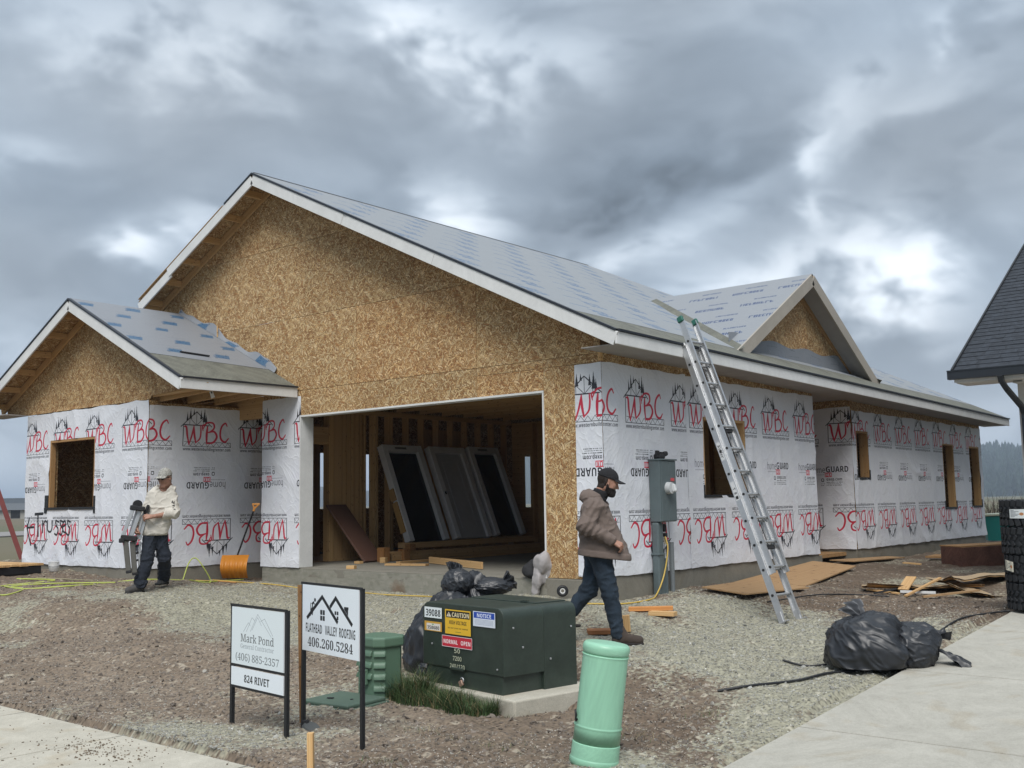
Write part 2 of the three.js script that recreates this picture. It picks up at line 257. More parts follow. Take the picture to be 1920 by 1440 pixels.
// ---- house wrap print. 800 px per metre; tile 1.095 m wide, 2.6 m tall (y 0.12 .. 2.72)
let PPM = 780; const WY1 = 2.74, WH = 2.62, TILE = 1.095;
const RED = 'rgb(194,46,70)', INK = 'rgb(44,46,54)';
function logo(x, X, Y) {   // Y(world height) -> px, X(metres) -> px; W's post at X=0
  const L = (pts, w, col = INK) => { x.strokeStyle = col; x.lineWidth = w * PPM; x.lineJoin = x.lineCap = 'round'; x.beginPath(); pts.forEach((p, i) => (i ? x.lineTo(X(p[0]), Y(p[1])) : x.moveTo(X(p[0]), Y(p[1])))); x.stroke(); };
  const tree = (a, b, t, w) => { x.fillStyle = INK; const h = t - b; x.beginPath(); x.moveTo(X(a), Y(t)); for (let k = 1; k <= 5; k++) { x.lineTo(X(a + w * k / 5), Y(t - h * k / 5.2)); x.lineTo(X(a + w * (k / 5 - 0.1)), Y(t - h * k / 5.2)); } for (let k = 5; k >= 1; k--) { x.lineTo(X(a - w * (k / 5 - 0.1)), Y(t - h * k / 5.2)); x.lineTo(X(a - w * k / 5), Y(t - h * k / 5.2)); } x.fill(); };
  tree(0.075, 2.44, 2.585, 0.022); tree(0.135, 2.47, 2.65, 0.028); tree(0.2, 2.54, 2.64, 0.02); tree(0.335, 2.47, 2.63, 0.024); tree(0.395, 2.42, 2.655, 0.034); tree(0.43, 2.4, 2.56, 0.025);
  L([[-0.04, 2.345], [0.25, 2.6], [0.53, 2.36]], 0.014); L([[-0.0, 2.375], [0.48, 2.375]], 0.016); L([[0.25, 2.6], [0.25, 2.375]], 0.008); L([[0.12, 2.49], [0.12, 2.375], [0.12, 2.49], [0.25, 2.375], [0.38, 2.49], [0.38, 2.375]], 0.008);
  L([[0, 2.37], [0, 2.03]], 0.013); L([[0, 2.03], [0.9, 2.03]], 0.008); L([[0.02, 2.105], [0.24, 2.105]], 0.006); L([[0.42, 2.105], [0.9, 2.105], [0.9, 2.03]], 0.008);
  const z = []; for (let k = 0; k <= 16; k++) z.push([0.02 + 0.055 * k, k % 2 ? 2.1 : 2.035]); L(z, 0.006);
  const curve = (pts, w) => { x.strokeStyle = RED; x.lineCap = x.lineJoin = 'round'; const c = new THREE.CatmullRomCurve3(pts.map((p) => V(p[0], p[1], 0)), false, 'centripetal').getPoints(40); for (let i = 0; i < c.length - 1; i++) { const t = i / c.length; x.lineWidth = PPM * w * (0.7 + 0.55 * Math.sin(t * PI)); x.beginPath(); x.moveTo(X(c[i].x), Y(c[i].y)); x.lineTo(X(c[i + 1].x), Y(c[i + 1].y)); x.stroke(); } };
  curve([[0.02, 2.345], [0.05, 2.345], [0.075, 2.2], [0.105, 2.06]], 0.03); curve([[0.105, 2.06], [0.16, 2.2], [0.2, 2.36]], 0.024); curve([[0.2, 2.36], [0.21, 2.22], [0.235, 2.09]], 0.03); curve([[0.235, 2.09], [0.31, 2.16], [0.33, 2.26], [0.325, 2.37]], 0.024);
  curve([[0.37, 2.29], [0.36, 2.37], [0.43, 2.4]], 0.02); curve([[0.455, 2.36], [0.44, 2.24], [0.44, 2.1]], 0.034);
  curve([[0.37, 2.32], [0.44, 2.42], [0.56, 2.415], [0.575, 2.34], [0.5, 2.275], [0.46, 2.265]], 0.024); curve([[0.46, 2.265], [0.58, 2.28], [0.63, 2.2], [0.57, 2.11], [0.44, 2.085]], 0.03);
  curve([[0.83, 2.385], [0.8, 2.43], [0.73, 2.38], [0.69, 2.25], [0.72, 2.15], [0.79, 2.12], [0.86, 2.18]], 0.028);
  x.fillStyle = INK; x.font = `bold ${0.068 * PPM}px sans-serif`; x.textBaseline = 'alphabetic'; fit(x, 'www.westernbuildingcenter.com', X(0), Y(1.963), 0.9 * PPM, 'left');
}
function fit(x, s, X, Y, w, align = 'center', lim = 9) { const m = x.measureText(s).width; x.save(); x.translate(X, Y); x.scale(Math.min(lim, w / m), 1); x.textAlign = align; x.fillText(s, 0, 0); x.restore(); }
function middle(x, X, Y) {   // upright block: homeGUARD, OX, address
  x.textBaseline = 'middle'; x.fillStyle = 'rgb(90,92,100)'; x.font = `${0.15 * PPM}px sans-serif`; fit(x, 'home', X(0.1), Y(1.545), 0.31 * PPM, 'left');
  x.fillStyle = 'rgb(24,26,32)'; x.font = `bold ${0.145 * PPM}px sans-serif`; fit(x, 'GUARD', X(0.415), Y(1.55), 0.43 * PPM, 'left'); x.strokeStyle = 'rgb(24,26,32)'; x.lineWidth = 0.006 * PPM; 
  x.fillStyle = 'rgb(206,40,60)'; x.font = `bold ${0.1 * PPM}px sans-serif`; fit(x, 'OX', X(0.41), Y(1.455), 0.1 * PPM, 'left'); x.lineWidth = 0.01 * PPM; x.strokeStyle = 'rgb(206,40,60)'; x.strokeRect(X(0.4), Y(1.49), 0.12 * PPM, 0.07 * PPM);
  x.fillStyle = 'rgba(150,152,160,0.8)'; for (let k = 0; k < 9; k++) x.fillRect(X(0.12 + k * 0.03), Y(1.465), 0.022 * PPM, 0.014 * PPM);
  x.fillStyle = INK; x.font = `bold ${0.075 * PPM}px sans-serif`; fit(x, 'oxep.com', X(0.42), Y(1.375), 0.3 * PPM, 'left');
  x.strokeStyle = INK; x.lineWidth = 0.008 * PPM; x.beginPath(); x.arc(X(0.35), Y(1.365), 0.025 * PPM, 0, 7); x.stroke(); x.strokeRect(X(0.33), Y(1.385), 0.04 * PPM, 0.05 * PPM);
  const r = rng(3); x.fillStyle = 'rgba(50,52,60,0.8)'; for (const [y, a, b] of [[1.325, 0.42, 0.72], [1.297, 0.42, 0.68], [1.272, 0.42, 0.7], [1.3, 0.32, 0.38], [1.272, 0.32, 0.37]]) for (let q = a; q < b; q += 0.012 + r() * 0.02) x.fillRect(X(q), Y(y), (0.008 + r() * 0.012) * PPM, 0.011 * PPM);
}
function wrapInk(x, X0, mid, sh = 0) {   // X0: px of the logo post
  const Y = (y) => (WY1 - y) * PPM, X = (m) => X0 + m * PPM;
  logo(x, X, Y);
  const turn = (sum, f) => { x.save(); x.translate(2 * X0 + 0.92 * PPM, (2 * WY1 - sum) * PPM); x.rotate(PI); f(); x.restore(); };
  turn(2.89, () => logo(x, X, Y));
  if (mid === 'up') middle(x, (m) => X(m) + sh, Y);
  else turn(2.955, () => middle(x, X, Y));
}
function wrapCanvas(w, mid, posts, extra, ppm = 780, shift = 0) {
  PPM = ppm;
  const [c, x] = cv(Math.round(w * PPM), Math.round(WH * PPM)); x.fillStyle = 'rgb(220,223,228)'; x.fillRect(0, 0, c.width, c.height);
  const r = rng(31); for (let k = 0; k < 60; k++) { x.fillStyle = r() < 0.5 ? 'rgba(236,236,240,0.10)' : 'rgba(196,194,200,0.10)'; x.beginPath(); x.ellipse(r() * c.width, r() * c.height, 30 + r() * 120, 20 + r() * 90, r() * 3, 0, 7); x.fill(); }
  for (const p of posts) wrapInk(x, p * PPM, mid, shift * PPM);
  for (let k = 0; k < 26 * w; k++) { x.fillStyle = r() < 0.6 ? 'rgba(110,112,120,0.7)' : 'rgba(150,140,136,0.6)'; const X = (Math.round(r() * 3) / 3 * 0.96 + 0.02) * c.width, Y = r() * c.height; x.fillRect(X + (r() - 0.5) * 8, Y, 2, 7); }
  for (let k = 0; k < 7 * w; k++) { x.fillStyle = 'rgba(128,112,96,0.10)'; x.beginPath(); x.ellipse(r() * c.width, c.height - r() * r() * 260, 4 + r() * 26, 3 + r() * 14, 0, 0, 7); x.fill(); }
  if (extra) extra(x);
  return c;
}
const wrapBump = noiseTex(1024, 8, (n) => { const a = 1 - Math.abs(n(1.2)) * 2.2, b = 1 - Math.abs(n(2.6, 4)) * 2.4, c = n(7, 9); const v = 120 + 60 * Math.pow(clamp(a), 3) + 45 * Math.pow(clamp(b), 4) + 10 * c + 14 * n(0.6, 2); return [v, v, v]; }, 1.0);
const wrapMat = (c, w) => { const b = wrapBump.clone(); b.repeat.set(0.55 * w, 0.55 * WH); return std({ map: tex(c), bumpMap: b, bumpScale: 0.011, roughness: 0.5, color: lin(0.98, 0.98, 0.99) }); };
M.wrapA = wrapMat(wrapCanvas(TILE, 'down', [0.08, 0.08 - TILE, 0.08 + TILE]), TILE);
M.wrapC = wrapMat(wrapCanvas(TILE, 'up', [0.08, 0.08 - TILE, 0.08 + TILE], null, 780, -0.5), TILE);
M.wrapB = wrapMat(wrapCanvas(TILE, 'up', [0.08, 0.08 - TILE, 0.08 + TILE]), TILE);
// ---- roof underlayment, 1 m courses with blue print; ice shield
function underlay(seed, ink, dense, lines) {
  const [c, x] = cv(2048, 1024), r = rng(seed); x.fillStyle = 'rgb(174,178,181)'; x.fillRect(0, 0, 2048, 1024);
  for (let k = 0; k < 900; k++) { x.fillStyle = r() < 0.5 ? 'rgba(190,194,200,0.12)' : 'rgba(140,144,152,0.10)'; x.fillRect(r() * 2048, r() * 1024, 10 + r() * 120, 1 + r() * 3); }
  const glyphs = (X, Y, w, h, sk) => { x.save(); x.translate(X, Y); x.transform(1, 0, sk, 1, 0, 0); x.fillStyle = ink; let u = 0; while (u < w) { const q = h * (0.45 + r() * 0.25); x.fillRect(u, 0, h * 0.2, h); if (r() < 0.75) x.fillRect(u, 0, q, h * 0.2); if (r() < 0.6) x.fillRect(u, h * 0.8, q, h * 0.2); if (r() < 0.5) x.fillRect(u, h * 0.42, q * 0.9, h * 0.18); if (r() < 0.4) x.fillRect(u + q - h * 0.18, 0, h * 0.18, h); u += q + h * 0.16; } x.restore(); };
  for (let row = 0; row < 2; row++) for (let k = 0; k < dense; k++) {
    const X = (k + row * 0.5) * 2048 / dense + 30, Y = 70 + row * 512;
    if (lines) { glyphs(X, Y, 430, 84, -0.2); glyphs(X + 120, Y + 210, 300, 44, -0.2); }
    else { glyphs(X, Y, 270, 105, -0.25); glyphs(X - 30, Y + 135, 300, 105, -0.25); glyphs(X + 60, Y + 330, 330, 40, -0.25); }
  }
  return c;
}
const crease = noiseTex(512, 7, (n) => { const v = 110 + 70 * Math.pow(clamp(1 - Math.abs(n(1.4)) * 2.4), 3) + 25 * n(4, 3); return [v, v, v]; }, 1);
M.underLines = std({ map: tex(underlay(14, 'rgba(44,74,128,0.92)', 3, true), 1 / 2.6, 1 / 1.3), bumpMap: crease, bumpScale: 0.006, roughness: 0.6, color: lin(0.58, 0.59, 0.61) });
M.under = std({ map: tex(underlay(4, 'rgba(46,98,154,0.7)', 2), 1 / 2.6, 1 / 1.3), bumpMap: crease, bumpScale: 0.006, roughness: 0.6, color: lin(0.6, 0.61, 0.62) });
function underSpots() {
  const [c, x] = cv(1024, 1024), r = rng(8); x.fillStyle = 'rgb(166,170,176)'; x.fillRect(0, 0, 1024, 1024);
  for (let k = 0; k < 500; k++) { x.fillStyle = r() < 0.5 ? 'rgba(190,194,200,0.12)' : 'rgba(140,144,152,0.10)'; x.fillRect(r() * 1024, r() * 1024, 10 + r() * 120, 1 + r() * 3); }
  for (const [X, Y, s] of [[120, 160, 1], [620, 200, 0.9], [360, 480, 1.1], [860, 520, 1], [100, 800, 1], [600, 820, 1.1]]) {
    x.save(); x.translate(X, Y); x.scale(s, s); x.transform(1, 0.1, -0.5, 1, 0, 0); x.fillStyle = 'rgba(16,96,150,0.28)'; x.fillRect(0, 0, 130, 100); x.fillStyle = 'rgba(8,84,140,0.8)';
    for (let k = 0; k < 7; k++) { x.fillRect(0, k * 15, 130 + r() * 30, 8); x.fillRect(20 + r() * 100, k * 15, 8, 22); } x.fillStyle = 'rgba(40,46,56,0.9)'; x.fillRect(10, 122, 20, 6); x.fillRect(40, 124, 90, 3); x.fillRect(120, -16, 26, 8); x.restore();
    x.fillStyle = 'rgba(60,66,76,0.5)'; for (let q = 0; q < 220; q += 10 + r() * 12) x.fillRect(X - 60 + q, Y + 200, 6 + r() * 8, 4);
  }
  return c;
}
M.underWing = std({ map: tex(underSpots(), 1 / 1.7, 1 / 1.7), bumpMap: crease, bumpScale: 0.006, roughness: 0.55, color: lin(0.58, 0.59, 0.6) });
const grit = noiseTex(512, 30, (n) => { const v = 128 + 70 * n(4) + 60 * n(9, 3); return [v, v, v]; }, 0.5);
const iceC = noiseTex(512, 8, (n) => { const v = 122 + 18 * n(1) + 12 * n(5, 2) + 22 * n(30, 4); return [v, v * 1.0, v * 0.93]; }, 1.5, true);
M.ice = std({ map: iceC, bumpMap: grit, bumpScale: 0.001, roughness: 0.8, color: lin(0.7, 0.71, 0.68) });
M.alu = std({ map: smudge, color: lin(0.72, 0.73, 0.74), metalness: 0.85, roughness: 0.42 });
M.aluDull = std({ map: smudge, color: lin(0.6, 0.61, 0.62), metalness: 0.7, roughness: 0.5 });
// ---------- ground ----------
const GX0 = -16, GX1 = 10, GZ0 = -20, GZ1 = 12;
const soilMix = (x, z) => {   // 0 = brown soil, 1 = grey crushed gravel
  const w = fbm(x * 0.55, z * 0.55, 3, 4), w2 = fbm(x * 1.7 + 5, z * 1.7, 8, 4);
  let g = 0.17 + 0.8 * sstep(4.3, 2.2, z) * sstep(-7.5, -5.2, x) * sstep(-2.2, 0.4, z);
  g = Math.max(g, 0.72 * sstep(0.9, 0.2, Math.abs(x - 3.75) ) * sstep(5.6, 4.6, z) * sstep(0.2, 1.4, z));
  g += 0.5 * sstep(0.5, 0.1, Math.abs(z - 5.95)) * sstep(-1.5, 0.8, x) * sstep(2.6, 1.4, x);
  g -= 0.5 * sstep(0.8, 2.6, x) * sstep(2.0, 3.4, z) * sstep(3.6, 2.9, x);
  return clamp(g + w * 1.25 + w2 * 0.8);
};
const bump = (x, z) => 0.035 * fbm(x * 1.3, z * 1.3, 2, 3) + 0.045 * fbm(x * 5, z * 5, 7, 4) + 0.022 * Math.max(0, N(x * 14, z * 14, 3)) - 0.03 * Math.pow(clamp(1 - Math.abs(Math.abs(z - 2.6 - 0.18 * x - 0.25 * N(x * 0.5, 1, 1)) - 0.75) * 5), 2) * sstep(-6, -4, x);
const quiet = (x, z) => (x > -6.85 && x < 0.02 && z < 0.02) || (x > 3.9) || z > 6.2;
const driveY = (z) => -0.62 + (4.55 - z) * 0.058, walkY = -0.617;   // the slabs are poured straight
const surf = (x, z) => { const h = gy(x, z) + (quiet(x, z) ? -0.03 : bump(x, z)); return x > 3.86 && z > -5 ? Math.min(h, driveY(z) - 0.04) : z > 6.16 ? Math.min(h, walkY - 0.045) : z > 5.9 ? Math.min(h, walkY + 0.02 - 0.03 * (z - 5.9)) : x > 3.4 && z > -5 ? Math.min(h, driveY(z) + 0.02) : h; };
{
  const S = 2048, d = new Uint8Array(S * S * 4), b = new Uint8Array(S * S * 4), r = rng(12), gw = new Float32Array(512 * 512);
  for (let j = 0; j < 512; j++) for (let i = 0; i < 512; i++) gw[j * 512 + i] = soilMix(GX0 + (GX1 - GX0) * i / 511, GZ0 + (GZ1 - GZ0) * j / 511);
  const dirt = new Float32Array(512 * 512); for (let j = 0; j < 512; j++) for (let i = 0; i < 512; i++) { const x = GX0 + (GX1 - GX0) * i / 511, z = GZ0 + (GZ1 - GZ0) * j / 511; dirt[j * 512 + i] = clamp(0.15 + 0.8 * sstep(0.5, -1.8, z) * sstep(-0.5, 0.5, x) + 0.55 * sstep(-6.2, -8.5, x) * sstep(4.5, 2.6, z) + 0.65 * sstep(1.2, 2.6, x) * sstep(1.8, 3.4, z) + 1.1 * fbm(x * 0.9, z * 0.9, 6, 4)); }
  const hash = new Float32Array(65536); for (let i = 0; i < 65536; i++) hash[i] = r();
  for (let j = 0; j < S; j++) for (let i = 0; i < S; i++) {
    const g = gw[(j >> 2) * 512 + (i >> 2)], o = (j * S + i) * 4, h = hash[(i * 7919 + j * 104729) & 65535], h2 = hash[((i >> 1) * 6151 + (j >> 1) * 12289) & 65535], h3 = hash[((i >> 2) * 3079 + (j >> 2) * 24593) & 65535];
    const t = sstep(0.3, 0.7, g + (h2 - 0.5) * 0.5), k = 0.79 + 0.26 * h + 0.13 * h2 + 0.05 * h3;
    const dk = dirt[(j >> 2) * 512 + (i >> 2)]; let R = mixn(mixn(126, 96, dk), 143, t) * k, G = mixn(mixn(113, 82, dk), 140, t) * k, B = mixn(mixn(98, 68, dk), 123, t) * k;
    if (h3 > 0.9 && h2 > 0.55) { R = mixn(R, 190, 0.5); G = mixn(G, 184, 0.5); B = mixn(B, 168, 0.5); }
    if (h < 0.1) { R *= 0.72; G *= 0.71; B *= 0.7; }
    d[o] = clamp(R, 0, 255); d[o + 1] = clamp(G, 0, 255); d[o + 2] = clamp(B, 0, 255); d[o + 3] = 255;
    const v = 255 * (0.45 * h2 + 0.35 * h3 + 0.2 * h); b[o] = b[o + 1] = b[o + 2] = v; b[o + 3] = 255;
  }
  const mk = (a, c) => { const t = new THREE.DataTexture(a, S, S, THREE.RGBAFormat); t.flipY = true; t.magFilter = THREE.LinearFilter; t.wrapS = t.wrapT = THREE.RepeatWrapping; if (c) t.colorSpace = THREE.SRGBColorSpace; t.needsUpdate = true; return t; };
  const soil = std({ map: mk(d, true), bumpMap: mk(b), bumpScale: 0.008, roughness: 0.95, color: lin(0.95, 0.95, 0.95) });
  const lines = (a, b, c, e, step) => { const L = []; for (let v = a; v < b; v += step * 6) L.push(v); for (let v = b; v < c; v += step) L.push(v); for (let v = c; v <= e + 1e-6; v += step * 6) L.push(v); return L; };
  const X = lines(GX0, -10, 4.5, GX1, 0.04), Z = lines(GZ0, -3, 6.6, GZ1, 0.04), pos = [], uv = [], idx = [];
  for (const z of Z) for (const x of X) { pos.push(x, surf(x, z), z); uv.push((x - GX0) / (GX1 - GX0), 1 - (z - GZ0) / (GZ1 - GZ0) ); }
  for (let j = 0; j < Z.length - 1; j++) for (let i = 0; i < X.length - 1; i++) { const a = j * X.length + i, c = a + X.length; idx.push(a, c, a + 1, a + 1, c, c + 1); }
  const g = new THREE.BufferGeometry(); g.setAttribute('position', new THREE.Float32BufferAttribute(pos, 3)); g.setAttribute('uv', new THREE.Float32BufferAttribute(uv, 2)); g.setIndex(idx); g.computeVertexNormals();
  struct('ground', g, soil, 'bare soil and crushed gravel of the building plot');
  // loose stones: real geometry, no one could count them
  const geos = [3, 4, 5].map((s) => { const q = new THREE.IcosahedronGeometry(1, 0), p = q.attributes.position, rr = rng(s); const m = new Map(); for (let i = 0; i < p.count; i++) { const key = [p.getX(i), p.getY(i), p.getZ(i)].map((v) => v.toFixed(3)).join(); if (!m.has(key)) m.set(key, 0.7 + rr() * 0.6); const k = m.get(key); p.setXYZ(i, p.getX(i) * k, p.getY(i) * k * 0.62, p.getZ(i) * k); } q.computeVertexNormals(); return q; });
  const stoneMat = std({ roughness: 0.9 });
  const group = [];
  for (let v = 0; v < 3; v++) {
    const n = 24000, im = new THREE.InstancedMesh(geos[v], stoneMat, n), m = new THREE.Matrix4(), e = new THREE.Euler(), q = new THREE.Quaternion(), col = new THREE.Color(); let k = 0, guard = 0;
    while (k < n && guard++ < n * 8) {
      const t = Math.pow(r(), 0.75), z = mixn(6.22, -2.5, Math.pow(r(), 1.35)), x = mixn(-9, 3.92, Math.pow(r(), 0.7));
      if (x < 0.05 && z < 0.06 && x > -6.9) continue; if (x < -7.4 && z < 1.7) continue;
      if (x > 0.95 && x < 2.5 && z > 3.2 && z < 4.7) continue;
      const gm = soilMix(x, z); if (r() > 0.32 + gm * 0.7) continue;
      const big = r(); const s = big > 0.994 ? 0.012 + r() * 0.013 : big > 0.9 ? 0.006 + r() * 0.006 : 0.003 + r() * 0.004;
      e.set(r() * 6, r() * 6, r() * 6); q.setFromEuler(e); m.compose(V(x, surf(x, z) + s * 0.15, z), q, V(s, s, s)); im.setMatrixAt(k, m);
      const b = 0.17 + 0.22 * r() + (r() < 0.06 ? 0.2 : 0); const w = r(); if (gm > 0.45) col.setRGB(b * 1.0, b * (0.98 + w * 0.03), b * (0.88 + 0.06 * w)); else col.setRGB(b * 0.98, b * (0.84 + w * 0.1), b * (0.70 + 0.14 * w)); im.setColorAt(k, col); k++;
    }
    im.count = k; im.name = numbered('loose_gravel'); im.castShadow = im.receiveShadow = true; im.userData = { kind: 'stuff', label: 'loose pale stones and crushed gravel lying over the bare plot', category: 'gravel' }; scene.add(im);
  }
  // soil clods and straw bits
  const clod = new THREE.InstancedMesh(geos[0], std({ roughness: 1 }), 9000), m = new THREE.Matrix4(), q = new THREE.Quaternion(), e = new THREE.Euler(), col = new THREE.Color(); let k = 0;
  for (let t = 0; t < 40000 && k < 9000; t++) {
    const z = mixn(6.2, -4, Math.pow(r(), 1.2)), x = mixn(-10, 3.9, Math.pow(r(), 0.75)); if (x < 0.1 && z < 0.1) continue; if (x < -7.4 && z < 1.7) continue; const gm = soilMix(x, z); if (gm > 0.5 || r() < gm) continue;
    const s = 0.005 + 0.015 * Math.pow(r(), 3); e.set(r() * 6, r() * 6, r() * 6); q.setFromEuler(e); m.compose(V(x, surf(x, z) + s * 0.1, z), q, V(s * (0.8 + r()), s, s * (0.8 + r()))); clod.setMatrixAt(k, m); const b = 0.1 + 0.09 * r(); col.setRGB(b * 1.12, b * 0.95, b * 0.8); clod.setColorAt(k, col); k++;
  }
  clod.count = k; clod.name = 'soil_clods'; clod.castShadow = clod.receiveShadow = true; clod.userData = { kind: 'stuff', label: 'small brown clods of turned soil scattered over the plot', category: 'soil' }; scene.add(clod);
  const sg = new THREE.BoxGeometry(1, 0.05, 0.09), straw = new THREE.InstancedMesh(sg, std({ roughness: 0.9 }), 2600); k = 0;
  for (let t = 0; t < 12000 && k < 2600; t++) {
    const near = r() < 0.6; const z = near ? mixn(6.1, 2.6, r()) : mixn(6.1, -6, r()), x = near ? mixn(-1.5, 3.8, r()) : mixn(-9, 3.9, r()); if (x < 0.1 && z < 0.1) continue; if (x < -7.4 && z < 1.7) continue; if (soilMix(x, z) > 0.62) continue;
    const s = 0.012 + 0.04 * r() * r(); e.set((r() - 0.5) * 0.5, r() * 6, (r() - 0.5) * 0.5); q.setFromEuler(e); m.compose(V(x, surf(x, z) + 0.006, z), q, V(s, s * 0.9, s)); straw.setMatrixAt(k, m); const b = 0.16 + 0.3 * r(); col.setRGB(b, b * 0.84, b * 0.6); straw.setColorAt(k, col); k++;
  }
  straw.count = k; straw.name = 'straw_bits'; straw.castShadow = straw.receiveShadow = true; straw.userData = { kind: 'stuff', label: 'dry straw bits and pale splinters strewn on the bare soil', category: 'straw' }; scene.add(straw);
}
// grass: blade strips
function blades(list, mat, name, label, parent) {
  const pos = [], idx = [], colr = [];
  for (const b of list) {
    const [x, y, z, h, w, dir, lean, c] = b, cx = Math.cos(dir), cz = Math.sin(dir), o = pos.length / 3;
    for (let i = 0; i <= 4; i++) { const t = i / 4, l = lean * t * t * h, hh = h * t * (1 - 0.25 * lean * t), ww = w * (1 - t * 0.95) * 0.5; pos.push(x + cx * l - cz * ww, y + hh, z + cz * l + cx * ww, x + cx * l + cz * ww, y + hh, z + cz * l - cx * ww); colr.push(...c, ...c); if (i < 4) { const p = o + i * 2; idx.push(p, p + 1, p + 2, p + 1, p + 3, p + 2); } }
  }
  const g = new THREE.BufferGeometry(); g.setAttribute('position', new THREE.Float32BufferAttribute(pos, 3)); g.setAttribute('color', new THREE.Float32BufferAttribute(colr, 3)); g.setIndex(idx); g.computeVertexNormals();
  const m = new THREE.Mesh(g, mat); m.name = numbered(name); m.castShadow = m.receiveShadow = true; m.userData = { kind: 'stuff', label, category: 'grass' }; scene.add(m); return m;
}
// ---------- concrete: sidewalk at the front, driveway at the right, each slab a piece ----------
function slabs(name, label, list, mat, hgt) {
  const o = new THREE.Group(); o.name = name; o.userData = { kind: 'structure', label }; scene.add(o);
  for (const [x0, x1, z0, z1] of list) {
    const nx = 8, nz = 8, top = [], g0 = 0, k = 0.007; const P = [], I = [], U = [];
    const ring = (inset, dy) => { const s = P.length / 3; for (let j = 0; j <= nz; j++) for (let i = 0; i <= nx; i++) { const x = mixn(x0 + inset, x1 - inset, i / nx), z = mixn(z0 + inset, z1 - inset, j / nz); P.push(x, hgt(z) + dy, z); U.push(x, z); } return s; };
    const a = ring(0.012, g0); for (let j = 0; j < nz; j++) for (let i = 0; i < nx; i++) { const p = a + j * (nx + 1) + i; I.push(p, p + nx + 1, p + 1, p + 1, p + nx + 1, p + nx + 2); }
    const rim = (inset, dy) => { const s = P.length / 3; const L = []; for (let i = 0; i <= nx; i++) L.push([i, 0]); for (let j = 1; j <= nz; j++) L.push([nx, j]); for (let i = nx - 1; i >= 0; i--) L.push([i, nz]); for (let j = nz - 1; j > 0; j--) L.push([0, j]); for (const [i, j] of L) { const x = mixn(x0 + inset, x1 - inset, i / nx), z = mixn(z0 + inset, z1 - inset, j / nz); P.push(x, hgt(z) + dy, z); U.push(x + dy, z + dy); } return [s, L.length]; };
    const r0 = rim(0.012, g0), r1 = rim(0.007, g0 - k), r2 = rim(0.007, -0.2);
    for (const [A, B] of [[r0, r1], [r1, r2]]) for (let i = 0; i < A[1]; i++) { const n = (i + 1) % A[1]; I.push(A[0] + i, A[0] + n, B[0] + i, A[0] + n, B[0] + n, B[0] + i); }
    const g = new THREE.BufferGeometry(); g.setAttribute('position', new THREE.Float32BufferAttribute(P, 3)); g.setAttribute('uv', new THREE.Float32BufferAttribute(U, 2)); g.setIndex(I); g.computeVertexNormals();
    obj('concrete_slab', g, mat, o);
  }
  return o;
}
const walkMat = M.concPale.clone(), driveMat = M.conc.clone();
{
  const L = []; for (let x = -9.1; x < 3.6; x += 1.52) L.push([x, Math.min(x + 1.52, 4.0), 6.27, 7.9]);
  slabs('sidewalk', 'pale concrete sidewalk along the front of the plot', L, walkMat, () => walkY);
  const D = [], zs = [9.0, 6.27, 3.42, 1.32, -0.8, -2.9, -4.85]; for (let i = 0; i < zs.length - 1; i++) { D.push([4.0, 6.6, zs[i + 1], zs[i]]); D.push([6.6, 9.2, zs[i + 1], zs[i]]); }
  slabs('driveway', 'grey concrete driveway of the neighbouring house', D, driveMat, driveY);
  // dried mud crumbs on the sidewalk
  const r = rng(77), g = new THREE.IcosahedronGeometry(1, 0), im = new THREE.InstancedMesh(g, std({ roughness: 1 }), 420), m = new THREE.Matrix4(), q = new THREE.Quaternion(), c = new THREE.Color();
  for (let k = 0; k < 420; k++) { const cl = r() < 0.6; const x = cl ? 0.3 + (r() + r() - 1) * 0.7 : mixn(-2, 2, r()), z = cl ? 6.62 + (r() + r() - 1) * 0.28 : mixn(6.28, 7.6, r()), s = 0.004 + 0.009 * r() * r(); q.setFromEuler(new THREE.Euler(r() * 6, r() * 6, 0)); m.compose(V(x, walkY + 0.001, z), q, V(s * 1.4, s * 0.6, s)); im.setMatrixAt(k, m); const b = 0.08 + 0.1 * r(); c.setRGB(b * 1.2, b * 0.95, b * 0.7); im.setColorAt(k, c); }
  im.name = 'mud_crumbs'; im.castShadow = im.receiveShadow = true; im.userData = { kind: 'stuff', label: 'dried mud crumbs trodden onto the pale sidewalk', category: 'mud' }; scene.add(im);
}
